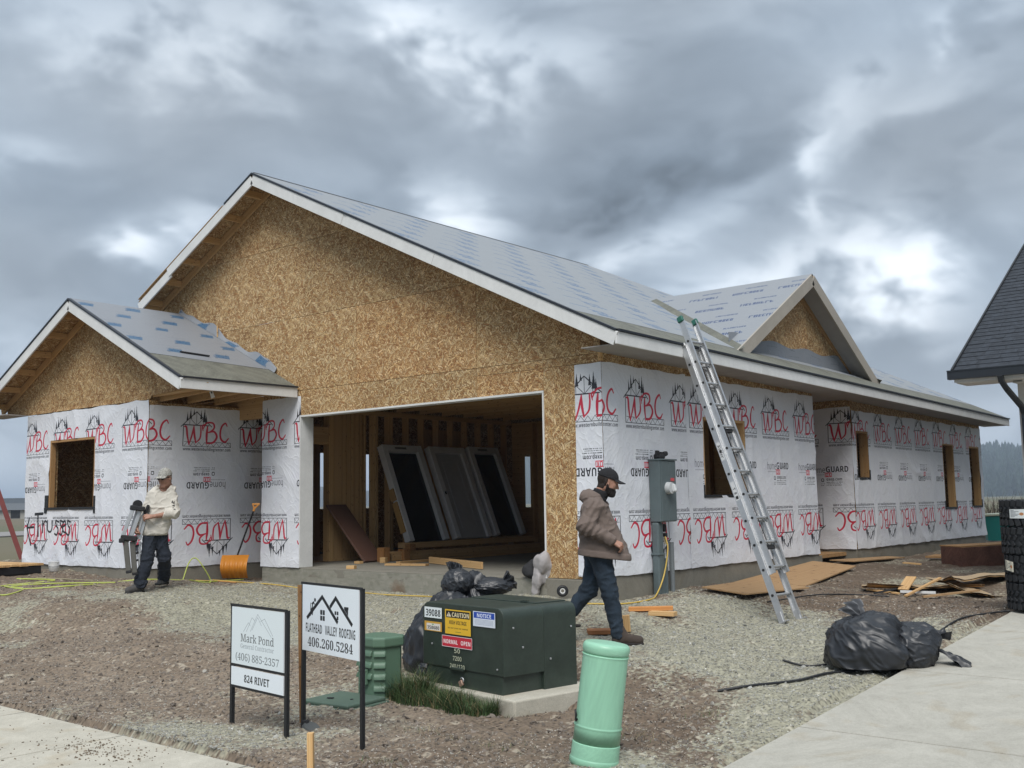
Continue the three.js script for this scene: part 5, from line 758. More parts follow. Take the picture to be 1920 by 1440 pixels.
// yard signs
function yardSign(name, label, L, R, hgt, panels, pw) {
  const s = thing(name, label, 'yard sign', [(L.x + R.x) / 2, Math.min(L.y, R.y), (L.z + R.z) / 2], -Math.atan2(R.z - L.z, R.x - L.x)); const w = Math.hypot(R.x - L.x, R.z - L.z), h = w / 2;
  for (const [k, y] of [[-1, 0], [1, 0]]) obj('post', [bx(pw, hgt + 0.1, 0.005, k * h, hgt / 2 - 0.05, 0.0), bx(0.005, hgt + 0.1, pw, k * (h - pw / 2 * k * 0 ) , hgt / 2 - 0.05, -pw / 2)], M.black, s);
  obj('top_bar', bx(w + pw, 0.018, 0.012, 0, hgt, 0.002), M.black, s);
  for (const [y0, y1, tx, b] of panels) { if (b) obj('cross_bar', bx(w - pw, 0.018, 0.012, 0, y0 - 0.009, -0.004), M.black, s); const g = new THREE.BoxGeometry(w - pw * 0.9, y1 - y0 - 0.004, 0.006); g.translate(0, (y0 + y1) / 2, 0.004); const face = std({ map: tx, roughness: 0.4 }), edge = std({ color: lin(0.7, 0.72, 0.74) }); const q = new THREE.PlaneGeometry(w - pw * 0.9 - 0.002, y1 - y0 - 0.006); q.translate(0, (y0 + y1) / 2, 0.0095); const pn = obj('panel', g, edge, s); obj('print', q, face, pn); }
  return s;
}
{
  const bg = 'rgb(226,234,240)';
  const mark = text(512, 400, (x, w, h) => { x.fillStyle = 'rgb(218,228,232)'; x.fillRect(0, 0, w, h); x.strokeStyle = '#7b858c'; x.lineWidth = 2.5; const pk = (pts) => { x.beginPath(); pts.forEach((p, i) => (i ? x.lineTo(...p) : x.moveTo(...p))); x.stroke(); }; pk([[190, 160], [262, 34], [395, 178]]); pk([[150, 165], [206, 62], [236, 82]]); pk([[290, 82], [330, 60], [410, 170]]); pk([[120, 168], [170, 100], [190, 122]]); pk([[206, 150], [262, 56], [300, 110]]); x.fillStyle = '#23282d'; x.textBaseline = 'middle'; x.font = '74px serif'; fit(x, 'Mark Pond', 256, 212, 330); x.fillStyle = '#8a949a'; x.font = '44px serif'; fit(x, 'General Contractor', 256, 268, 330); x.fillStyle = '#4a5258'; x.font = '72px serif'; fit(x, '(406) 885-2357', 256, 346, 430); });
  const rivet = text(512, 140, (x, w, h) => { x.fillStyle = bg; x.fillRect(0, 0, w, h); x.fillStyle = '#15181c'; x.textBaseline = 'middle'; x.font = 'bold 80px sans-serif'; fit(x, '824 RIVET', 256, 76, 250); });
  yardSign('yard_sign', 'contractor yard sign with a small address panel, left of the two', V(0.39, -0.6, 5.6), V(1.17, -0.605, 5.69), 0.9, [[0.46, 0.89, mark, true], [0.30, 0.44, rivet, true]], 0.032);
  const roof = text(700, 420, (x, w, h) => { x.fillStyle = bg; x.fillRect(0, 0, w, h); x.strokeStyle = '#171a1f'; x.fillStyle = '#171a1f'; x.lineWidth = 24; x.lineJoin = 'miter'; const pk = (pts) => { x.beginPath(); pts.forEach((p, i) => (i ? x.lineTo(...p) : x.moveTo(...p))); x.stroke(); }; pk([[60, 214], [256, 68], [450, 216]]); pk([[355, 126], [424, 66], [622, 218]]); x.fillRect(526, 112, 52, 16); x.beginPath(); x.moveTo(530, 118); x.lineTo(574, 118); x.lineTo(574, 164); x.lineTo(530, 130); x.fill(); for (const [a, b] of [[232, 150], [264, 150], [232, 186], [264, 186]]) x.fillRect(a, b, 26, 30); for (const [a, b] of [[412, 146], [438, 146], [438, 176]]) x.fillRect(a, b, 20, 22);
    x.lineCap = 'round'; x.lineWidth = 13; pk([[126, 150], [134, 120], [148, 108]]); x.beginPath(); x.arc(164, 92, 12, 0, 7); x.fill(); pk([[104, 190], [112, 160], [126, 146]]); pk([[126, 146], [134, 168], [128, 186]]); x.lineWidth = 7; pk([[150, 112], [170, 128], [184, 122]]); pk([[108, 116], [106, 196]]); pk([[140, 108], [122, 118]]);
    x.textBaseline = 'middle'; x.font = 'bold 62px sans-serif'; const up = (s, cx, W) => { x.save(); x.translate(cx, 272); x.scale(1, 1.28); fit(x, s, 0, 0, W); x.restore(); }; up('FLATHEAD', 150, 216); up('VALLEY', 368, 150); up('ROOFING', 562, 196); x.font = 'bold 82px serif'; fit(x, '406.260.5284', 350, 360, 560); });
  yardSign('yard_sign', 'roofing company yard sign with black house roofs, right of the two', V(0.965, -0.604, 5.375), V(1.81, -0.614, 5.545), 1.08, [[0.585, 1.075, roof, false]], 0.03);
  // stakes
  const s1 = thing('survey_stake', 'weathered brown wooden stake standing right behind the roofing sign', 'stake', [0.845, -0.62, 5.29], 0.2); obj('shaft', bx(0.04, 1.06, 0.02, 0, 0.53, 0, 0.01, 0, 0.02, 0.002), std({ map: woodT, color: lin(0.36, 0.29, 0.24) }), s1);
  const s2 = thing('survey_stake', 'fresh pale wooden stake cut by the bottom edge of the photo', 'stake', [2.1, -0.64, 6.22], 0.62); obj('shaft', bx(0.038, 0.32, 0.038, 0, 0.13, 0, 0, 0, 0.01, 0.002), M.woodPale, s2);
  const base = thing('sign_socket', 'small dark plastic socket at the foot of the roofing sign', 'socket', [1.0, -0.6, 5.36]); obj('disc', rod(V(0.05, 0, 0), V(0.06, 0.02, 0), 0.07, 0.06, 20), std({ color: lin(0.07, 0.075, 0.075), roughness: 0.8 }), base); obj('sleeve', bx(0.05, 0.06, 0.04, 0.0, 0.03, 0.01, 0, 0.2, 0.2, 0.01), M.blackMat, base);
}
// black rubbish bags
const plastic = new THREE.MeshPhysicalMaterial({ color: lin(0.014, 0.016, 0.02), roughness: 0.42, clearcoat: 0.15, clearcoatRoughness: 0.4 });
function bagGeo(seed, rx, ry, rz, knot, flat = 0.25) {   // soft sack lying on the ground, folds run to the knot
  const g = new THREE.SphereGeometry(1, 150, 110), p = g.attributes.position, k = knot.clone().normalize();
  for (let i = 0; i < p.count; i++) {
    const d = V(p.getX(i), p.getY(i), p.getZ(i)), c = d.dot(k), ang = Math.atan2(d.clone().cross(k).dot(V(0.3, 1, 0.2)), d.dot(V(0.2, 0.4, 1)));
    const near = sstep(0.2, 0.95, c); const fold = Math.pow(clamp(ridged(ang * 2.2 + seed, c * 1.2, seed)), 3) * 0.5 + Math.pow(clamp(ridged(ang * 5 + seed, c * 1.6, seed + 4)), 3) * 0.5;
    const crum = Math.pow(clamp(ridged(d.x * 1.5 + seed, d.y * 2.0 + d.z, d.z * 1.5)), 3) * 0.05 + Math.pow(clamp(ridged(d.x * 3.4 + d.y * 2, d.y * 2.6 + seed, d.z * 3.4)), 4) * 0.028;
    let r = 1 + 0.16 * fbm(d.x * 1.2 + seed, d.y * 1.2, d.z * 1.2, 3) + crum - 0.02 + (0.05 + 0.12 * near) * (fold - 0.5) - 0.35 * near * near;
    p.setXYZ(i, d.x * r * rx, Math.max(d.y * r * ry, -flat * ry + 0.02 * ry * N(d.x * 3, d.z * 3, seed)), d.z * r * rz);
  }
  g.computeVertexNormals(); return g;
}
function cloth(seed, w, h, fn, nu = 40, nv = 40) { const P = [], I = [], U = []; for (let j = 0; j <= nv; j++) for (let i = 0; i <= nu; i++) { const q = fn(i / nu, j / nv); P.push(q.x, q.y, q.z); U.push(i / nu * w, j / nv * h); } for (let j = 0; j < nv; j++) for (let i = 0; i < nu; i++) { const a = j * (nu + 1) + i; I.push(a, a + 1, a + nu + 1, a + 1, a + nu + 2, a + nu + 1); } const g = new THREE.BufferGeometry(); g.setAttribute('position', new THREE.Float32BufferAttribute(P, 3)); g.setAttribute('uv', new THREE.Float32BufferAttribute(U, 2)); g.setIndex(I); g.computeVertexNormals(); return g; }
{
  // fan of gathered plastic beyond a knot
  const fan = (o, dir, len, wid, seed, up = V(0, 1, 0)) => { const s = dir.clone().cross(up).normalize(); return cloth(seed, len, wid, (u, v) => { const a = (v - 0.5) * 2, w = wid * Math.pow(u, 0.8); return o.clone().addScaledVector(dir, len * u * (1 - 0.15 * a * a)).addScaledVector(s, a * w).addScaledVector(up, 0.05 * u * Math.sin(a * 9 + seed) + 0.03 * N(u * 4, a * 4, seed) - 0.06 * u * u); }, 26, 40); };
  const b = thing('rubbish_bag', 'full black rubbish bag lying at the edge of the driveway', 'rubbish bag', [3.78, -0.42, 1.16], 0.696);
  obj('sack', bagGeo(3, 0.44, 0.34, 0.38, V(1, 0.1, 0.25), 0.3).translate(-0.08, 0.1, 0), plastic, b); obj('neck', bagGeo(8, 0.3, 0.25, 0.27, V(1, -0.25, 0.3), 0.45).translate(0.26, 0.11, 0.03), plastic, b);
  obj('tail', fan(V(0.4, 0.14, 0.16), V(0.9, -0.34, 0.2).normalize(), 0.3, 0.15, 2), plastic, b); obj('tail', fan(V(0.36, 0.2, 0.04), V(0.7, 0.45, -0.4).normalize(), 0.22, 0.16, 5), plastic, b);
  obj('corner', fan(V(-0.14, 0.36, -0.05), V(-0.35, 0.75, -0.1).normalize(), 0.2, 0.12, 7, V(0.4, 0.1, 1).normalize()), std({ color: lin(0.12, 0.125, 0.135), roughness: 0.45 }), b).userData.label = 'pale grey corner sticking up';
  const c = thing('rubbish_bag', 'tall drooping black rubbish bag left of the green transformer', 'rubbish bag', [0.25, -0.5, 3.36], 0.696);
  obj('sack', bagGeo(12, 0.5, 0.62, 0.4, V(1, 0.3, -0.4)).translate(0.3, 0.1, 0), plastic, c); obj('fold', bagGeo(17, 0.13, 0.12, 0.14, V(1, 0.2, 0)).translate(0.08, 0.03, 0.25), plastic, c);
  const d = thing('rubbish_bag', 'bunched black rubbish bag showing above the green transformer', 'rubbish bag', [0.4, -0.45, 2.97], 0.696);
  obj('sack', bagGeo(23, 0.32, 0.72, 0.26, V(0, -1, 0.1)).translate(0.12, 0.1, 0), plastic, d); obj('peak', fan(V(-0.1, 0.8, 0.1), V(0.25, 1, 0).normalize(), 0.14, 0.09, 3, V(0.2, 0, 1).normalize()), plastic, d); obj('peak', fan(V(0.36, 0.7, 0.08), V(0.8, 0.5, 0).normalize(), 0.16, 0.1, 9, V(0.1, 0.2, 1).normalize()), plastic, d); obj('lobe', bagGeo(29, 0.155, 0.16, 0.15, V(0.3, -1, 0.2), 0.9).translate(-0.05, 0.72, 0.1), plastic, d); obj('lobe', bagGeo(31, 0.24, 0.085, 0.14, V(-1, 0.2, 0), 0.9).translate(0.25, 0.7, 0.05), plastic, d);
}
// stack of tyres at the driveway
{
  const rub = std({ color: lin(0.014, 0.016, 0.019), roughness: 0.75 }), lat = (p) => new THREE.LatheGeometry(p.map((q) => new THREE.Vector2(q[0], q[1])), 64);
  const prof = []; for (const q of [[0.21, 0.045], [0.235, 0.02], [0.3, 0.012], [0.345, 0.025], [0.365, 0.05], [0.374, 0.1], [0.376, 0.15], [0.374, 0.2], [0.365, 0.25], [0.345, 0.275], [0.3, 0.288], [0.235, 0.28], [0.21, 0.255], [0.205, 0.15], [0.21, 0.045]]) prof.push(q);
  const lugs = []; for (let k = 0; k < 30; k++) { const a = k / 30 * 2 * PI; for (const [dy, da, w, h, tw] of [[0.05, 0, 0.055, 0.07, 0.25], [0.25, 0.1, 0.055, 0.07, -0.25], [0.118, 0.06, 0.036, 0.05, 0.6], [0.182, 0.15, 0.036, 0.05, -0.6]]) { const g = bx(0.03, h, w, 0, 0, 0, tw, 0, 0, 0.004); lugs.push(g.translate(0.377, dy, 0).rotateY(a + da)); } for (const y of [0.03, 0.27]) lugs.push(bx(0.05, 0.02, 0.035, 0.352, y, 0, 0, 0, y < 0.1 ? 0.5 : -0.5, 0.004).rotateY(a + (y < 0.1 ? 0 : 0.1))); }
  const t0 = thing('tyre', 'black off-road tyre at the bottom of the stack beside the driveway', 'tyre', [4.32, driveY(-2.25), -2.25], 0, 'tyres stacked beside the driveway'); obj('carcass', lat(prof).scale(1, 1.06, 1), rub, t0); obj('tread', mergeGeometries(lugs.map(clean)).scale(1, 1.06, 1), rub, t0).userData.kind = 'stuff';
  const more = [['black off-road tyre second from the bottom of the stack, with a paper tag', 4.315, driveY(-2.25) + 0.303, -2.25, 0.13], ['black off-road tyre third from the bottom of the stack', 4.30, driveY(-2.25) + 0.607, -2.25, 0.35], ['black off-road tyre on top of the stack, with a white sticker', 4.295, driveY(-2.25) + 0.911, -2.26, 0.2]];
  const tys = [t0]; for (const [l, x, y, z, a] of more) { const c = t0.clone(); c.name = numbered('tyre'); c.position.set(x, y, z); c.rotation.y = a; c.userData = { ...t0.userData, label: l }; scene.add(c); tys.push(c); }
  const lab = text(128, 96, (x, w, h) => { x.fillStyle = '#cfd4d4'; x.fillRect(0, 0, w, h); x.fillStyle = '#70757a'; for (let k = 0; k < 6; k++) x.fillRect(10, 10 + k * 13, 30 + (k * 37) % 60, 6); x.fillStyle = '#b07a50'; x.beginPath(); x.arc(98, 50, 16, 0, 7); x.fill(); });
  const sticker = (t, yaw_, y, w, h, r) => part(t, 'paper_label', new THREE.CylinderGeometry(r, r, h, 8, 1, true, yaw_, w / r).translate(t.position.x, t.position.y + y, t.position.z), std({ map: lab, roughness: 0.5, side: THREE.DoubleSide }), 'white paper label');
  sticker(tys[3], -0.55, 0.15, 0.19, 0.1, 0.396); 
  part(tys[1], 'paper_tag', cloth(3, 1, 1, (u, v) => V(4.315 + 0.42 * Math.sin(-0.86 + u * 0.32) , tys[1].position.y + 0.2 + 0.11 * (v - 0.5) - u * 0.02, -2.25 + (0.42 + 0.01 * Math.sin(u * 9)) * Math.cos(-0.86 + u * 0.32)), 8, 4), std({ map: lab, color: lin(1, 0.9, 0.74), roughness: 0.7, side: THREE.DoubleSide }), 'buff paper tag hanging loose');
}
// neighbouring finished house at the right edge
{
  const nh = thing('neighbour_house', 'finished neighbouring house with dark shingled roof and black gutter at the right edge', 'house', [3.7, -0.25, -4.9]), Y0 = 2.74, X0 = 2.84, Z0 = -4.4, sl = 0.585, shing = std({ map: noiseTex(512, 12, (n, i, j) => { const v = 150 + 34 * n(2) + 40 * n(24, 3) + 20 * n(60, 5); return [v, v * 1.02, v * 1.06]; }, 1.5, true), bumpMap: grit, bumpScale: 0.002, color: lin(0.085, 0.1, 0.12), roughness: 0.9 });
  const r = rng(91); let row = 0;
  for (let d = 0; d < 9.2; d += 0.143, row++) {   // shingle courses, each course laps the one below; near courses split in tabs
    const c = 1 / Math.hypot(1, sl), y = Y0 + d * sl * c, z = Z0 - d * c, X1 = 10.5, tabs = []; let x = X0 - 0.02 - (row % 2) * 0.0;
    while (x < X1) { const w = 0.18 + r() * 0.22, x1 = Math.min(x + w, X1), th = 0.006 + r() * 0.008; const g = bx(x1 - x - 0.004, th, 0.16, (x + x1) / 2, 0, 0); g.rotateX(Math.atan(sl) - 0.05); g.translate(0, y + 0.055 , z - 0.06); tabs.push(g); x = x1; }
    part(nh, 'shingle_course', tabs, shing).userData.kind = 'stuff';
  }
  const c = 1 / Math.hypot(1, sl), zr = Z0 - 9.2 * c, yr = Y0 + 9.2 * sl * c;
  part(nh, 'roof_deck', prism([V(X0, Y0 + 0.02, Z0), V(10.5, Y0 + 0.02, Z0), V(10.5, yr + 0.02, zr), V(X0, yr + 0.02, zr)], 0.05, (p) => [p.x, p.z]), M.blackMat); part(nh, 'roof_deck', prism([V(X0, yr, zr), V(10.5, yr, zr), V(10.5, Y0, zr * 2 - Z0), V(X0, Y0, zr * 2 - Z0)], 0.05, (p) => [p.x, p.z]), shing);
  part(nh, 'rake_trim', bar(V(X0 - 0.012, Y0 - 0.03, Z0 + 0.02), V(X0 - 0.012, yr - 0.03, zr), 0.025, 0.14), M.black);
  const gut = std({ color: lin(0.018, 0.022, 0.028), roughness: 0.35 }); part(nh, 'gutter', [span(X0 - 0.06, 10.5, Y0 - 0.1, Y0 + 0.012, Z0 + 0.09, Z0 + 0.1), span(X0 - 0.06, 10.5, Y0 - 0.11, Y0 - 0.1, Z0, Z0 + 0.1), span(X0 - 0.06, X0 - 0.052, Y0 - 0.1, Y0 + 0.01, Z0, Z0 + 0.095), span(X0 - 0.06, 10.5, Y0 - 0.002, Y0 + 0.014, Z0 + 0.085, Z0 + 0.108)], gut, 'black gutter'); part(nh, 'fascia', span(X0, 10.5, Y0 - 0.15, Y0 - 0.0, Z0 - 0.03, Z0 - 0.003), M.white);
  part(nh, 'soffit', span(X0 + 0.02, 10.5, Y0 - 0.16, Y0 - 0.14, -4.9, Z0 - 0.031), M.white);
  const P = [V(3.46, 2.64, -4.33), V(3.46, 2.56, -4.36), V(3.5, 2.46, -4.42), V(3.58, 2.24, -4.78), V(3.6, 2.14, -4.83), V(3.6, -0.1, -4.83), V(3.6, -0.22, -4.83)]; const dsp = []; for (let i = 0; i < P.length - 1; i++) dsp.push(bar(P[i], P[i + 1].clone().add(P[i + 1].clone().sub(P[i]).normalize().multiplyScalar(0.012)), 0.065, 0.085, V(0, 0, 1), 0.008)); part(nh, 'downspout', dsp, gut, 'black downspout with two bends');
  const stuc = std({ map: smudge, bumpMap: grit, bumpScale: 0.002, color: lin(0.72, 0.71, 0.68), roughness: 0.9 }); part(nh, 'wall', [span(3.52, 10.4, -0.3, 2.62, -5.05, -4.9), span(3.52, 3.66, -0.3, 2.9, -13, -5.06)], stuc); part(nh, 'gable_wall', turnNH(), stuc);
  function turnNH() { const g = plate([[4.6, 2.55], [zr * -2 + Z0 - 0.2, 2.55], [-zr, yr - 0.12]], 0, 0.12); return g.applyMatrix4(new THREE.Matrix4().makeBasis(V(0, 0, -1), V(0, 1, 0), V(1, 0, 0))).translate(3.53, 0, 0); }
}
// ---------- garage contents ----------
{
  const frameM = std({ map: smudge, color: lin(0.78, 0.78, 0.78), roughness: 0.5 }), dark = std({ color: lin(0.012, 0.012, 0.014), roughness: 0.12 }), slabM = std({ map: smudge, color: lin(0.5, 0.5, 0.5), roughness: 0.5 });  // dark: one even near-black gloss for door panels and lock bore
  // boxed doors leaning back on the stud wall: local x = along the wall (towards -z), local y = up the lean
  const door = (label, z0, z1, b, tpt, kind) => {
    const base = V(b[0], b[1], z0), up = V(tpt[0] - b[0], tpt[1] - b[1], 0), h = up.length(); up.normalize(); const across = V(0, 0, -1), nrm = across.clone().cross(up).normalize(); if (nrm.x < 0) nrm.negate();
    const w = z0 - z1, d = thing('leaning_door', label, 'door', [b[0], b[1], z0], 0, undefined), B = (u0, u1, v0, v1, n0, n1) => { const g = bx(u1 - u0, v1 - v0, n1 - n0, (u0 + u1) / 2, (v0 + v1) / 2, (n0 + n1) / 2, 0, 0, 0, 0.004); return g.applyMatrix4(new THREE.Matrix4().makeBasis(across, up, nrm)); };
    const add = (n, g, m) => obj(n, g, m, d), f = 0.115;
    add('jamb', B(0, f, 0, h, -0.06, 0.075), frameM); add('jamb', B(w - f, w, 0, h, -0.06, 0.075), frameM); add('head', B(f + 0.002, w - f - 0.002, h - 0.13, h, -0.06, 0.07), frameM);
    if (kind === 'slab') { add('slab', B(f + 0.004, w - f - 0.004, 0, h - 0.134, -0.02, 0.025), slabM); add('moulding', [B(f + 0.16, f + 0.175, 0.2, h - 0.3, 0.026, 0.036), B(w - f - 0.175, w - f - 0.16, 0.2, h - 0.3, 0.026, 0.036), B(f + 0.176, w - f - 0.176, h - 0.315, h - 0.3, 0.026, 0.036)], slabM); add('lock_bore', B(f - 0.07, f - 0.02, 0.86, 0.92, 0.0755, 0.079), dark); }
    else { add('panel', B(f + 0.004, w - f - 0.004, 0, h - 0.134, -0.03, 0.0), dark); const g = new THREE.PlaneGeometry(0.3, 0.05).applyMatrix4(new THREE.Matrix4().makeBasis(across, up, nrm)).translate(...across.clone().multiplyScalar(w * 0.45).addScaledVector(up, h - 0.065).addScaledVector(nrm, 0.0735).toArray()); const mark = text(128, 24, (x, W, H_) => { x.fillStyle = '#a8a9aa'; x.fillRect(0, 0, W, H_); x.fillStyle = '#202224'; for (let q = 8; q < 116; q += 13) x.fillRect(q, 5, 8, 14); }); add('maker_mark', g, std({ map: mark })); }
    if (kind === 'boxed') { const gb = add('corner_board', B(-0.03, -0.002, 0.18, 0.75, -0.07, 0.05), std({ map: text(64, 256, (x, W, H_) => { x.fillStyle = '#a9854e'; x.fillRect(0, 0, W, H_); x.fillStyle = '#3a2f1c'; for (let k = 0; k < 9; k++) x.fillRect(14, 20 + k * 26, 36, 14); }), roughness: 0.8 })); gb.userData.label = 'brown cardboard edge protector'; add('corner_board', B(-0.035, -0.004, 0.78, 1.0, -0.075, 0.055), std({ color: lin(0.36, 0.22, 0.09) })); }
    return d;
  };
  door('white framed door with near-black glossy panel, nearest of the three leaning doors', -2.42, -3.42, [-5.88, 0.39], [-6.6, 2.1], 'boxed');
  door('grey panelled door in its frame, middle of the three leaning doors', -3.62, -4.6, [-5.88, 0.4], [-6.6, 2.1], 'slab');
  door('white framed door with near-black glossy panel, farthest of the three leaning doors', -4.72, -5.62, [-5.88, 0.42], [-6.6, 2.13], 'dark');
  const timber = (name, label, parts, m, cat = 'timber') => { const c = new THREE.Box3(); parts.forEach((g) => { g.computeBoundingBox(); c.union(g.boundingBox); }); const t = thing(name, label, cat, [(c.min.x + c.max.x) / 2, c.min.y, (c.min.z + c.max.z) / 2]); parts.forEach((g) => part(t, 'board', g, m)); return t; };
  timber('timber_beam', 'long dark beam on the garage floor below the leaning doors', [span(-5.95, -5.72, 0.1, 0.245, -6.1, -1.9)], M.woodDark); timber('timber_beam', 'shorter beam carrying the feet of the leaning doors', [span(-6.05, -5.75, 0.29, 0.385, -5.9, -2.35)], M.woodDark);
  for (const [z, l] of [[-1.72, 'upright wood block at the near end of the beams'], [-2.2, 'wood block between the two beams under the first door']]) timber('wood_block', l, [span(-5.82, -5.66, 0.096, z < -2 ? 0.285 : 0.33, z - 0.07, z + 0.07)], std({ map: woodT, color: lin(0.5, 0.38, 0.28) }), 'wood block');
  timber('wood_block', 'second block higher up under the corner of the first door', [span(-5.8, -5.68, 0.247, 0.36, -2.42, -2.28)], std({ map: woodT, color: lin(0.45, 0.36, 0.28) }), 'wood block');
  timber('floor_board', 'long pale board lying back across the garage floor', [bar(V(-5.0, 0.115, -1.35), V(-5.4, 0.115, -5.9), 0.09, 0.038)], M.wood, 'board');
  timber('floor_board', 'short pale board on edge near the garage opening', [bar(V(-4.65, 0.15, -1.72), V(-2.82, 0.15, -0.92), 0.04, 0.1)], M.woodPale, 'board');
  timber('floor_board', 'thin offcut lying flat before the beams', [bar(V(-4.9, 0.112, -1.0), V(-4.2, 0.112, -1.2), 0.12, 0.03)], M.wood, 'board'); timber('floor_board', 'wide board at the back right of the garage floor', [bar(V(-3.6, 0.13, -3.4), V(-1.6, 0.13, -2.7), 0.14, 0.07)], M.woodDark, 'board');
  timber('offcut', 'tiny pale offcut near the left jamb', [bx(0.13, 0.05, 0.09, -4.75, 0.12, -0.14, 0, 0.4, 0)], M.woodPale, 'offcut'); timber('offcut', 'small pale offcut beside the upright wood block', [bx(0.1, 0.09, 0.08, -5.5, 0.14, -1.5, 0, 0.3, 0)], M.woodPale, 'offcut');
  // brown panel leaning on the packed studs
  const bp = thing('leaning_panel', 'plain brown panel leaning on the studs at the left of the garage', 'panel', [-5.85, 0.1, -1.4]); const q = bx(0.5, 1.25, 0.035, 0, 0, 0, 0, 0, 0, 0.003); q.applyMatrix4(new THREE.Matrix4().makeRotationFromEuler(new THREE.Euler(-0.72, PI / 2 + 0.16, 0, 'YXZ'))); q.translate(-6.24, 0.58, -1.52); part(bp, 'board', q, std({ color: lin(0.14, 0.075, 0.055), roughness: 0.6 })); part(bp, 'foot_block', bx(0.13, 0.04, 0.08, -5.72, 0.115, -1.15), M.woodPale);
}
// ---------- wood and rubbish on the soil ----------
const flat = (name, label, cat, pts, th, m, lift = 0.012) => { // board lying on the ground through corner points
  const c = pts.reduce((a, p) => [a[0] + p[0] / pts.length, a[1] + p[1] / pts.length], [0, 0]); const t = thing(name, label, cat, [c[0], gy(c[0], c[1]), c[1]]);
  const s = plate(pts.map((p) => [p[0] - c[0], -(p[1] - c[1])]), 0, th); s.rotateX(-PI / 2); let mx = -9; const P = s.attributes.position; const lo = pts.map((p) => gy(p[0], p[1])); const A = new THREE.Matrix3(); 
  const hx = (gy(c[0] + 0.4, c[1]) - gy(c[0] - 0.4, c[1])) / 0.8, hz = (gy(c[0], c[1] + 0.4) - gy(c[0], c[1] - 0.4)) / 0.8; for (let i = 0; i < P.count; i++) P.setY(i, P.getY(i) + lift + 0.02 + hx * P.getX(i) + hz * P.getZ(i)); s.computeVertexNormals(); obj('board', s, m, t); return t;
};
M.ply = std({ map: tex(woodCanvas(33, [206, 170, 124], [150, 104, 62]), 0.7, 1.6), roughness: 0.85, color: lin(0.6, 0.6, 0.6) });
flat('plywood_sheet', 'tan plywood sheet on the ground nearest the ladder foot', 'plywood sheet', [[0.44, -1.5], [1.12, -1.38], [1.4, -2.6], [0.55, -2.75]], 0.016, M.ply);
flat('plywood_sheet', 'second plywood sheet behind the ladder along the foundation', 'plywood sheet', [[0.12, -2.95], [1.15, -3.05], [0.95, -5.3], [0.12, -5.6]], 0.016, M.ply, 0.02);
flat('plywood_sheet', 'narrow plywood strip against the far foundation', 'plywood sheet', [[0.1, -6.3], [0.55, -6.25], [0.45, -8.8], [0.1, -8.9]], 0.016, M.ply, 0.02);
flat('plywood_scrap', 'small scrap board on the soil halfway to the far corner', 'scrap board', [[0.75, -9.0], [1.2, -9.1], [1.1, -9.8], [0.7, -9.7]], 0.03, M.woodGrey, 0.03); flat('plywood_scrap', 'pair of grey scrap boards near the rusty panel', 'scrap board', [[0.7, -11.2], [1.25, -11], [1.1, -11.7], [0.6, -11.8]], 0.05, M.woodGrey, 0.05); flat('plywood_scrap', 'thin pale strip lying on the dark soil', 'scrap board', [[1.05, -7.0], [1.35, -7.0], [1.32, -7.12], [1.05, -7.1]], 0.02, M.woodPale, 0.02);
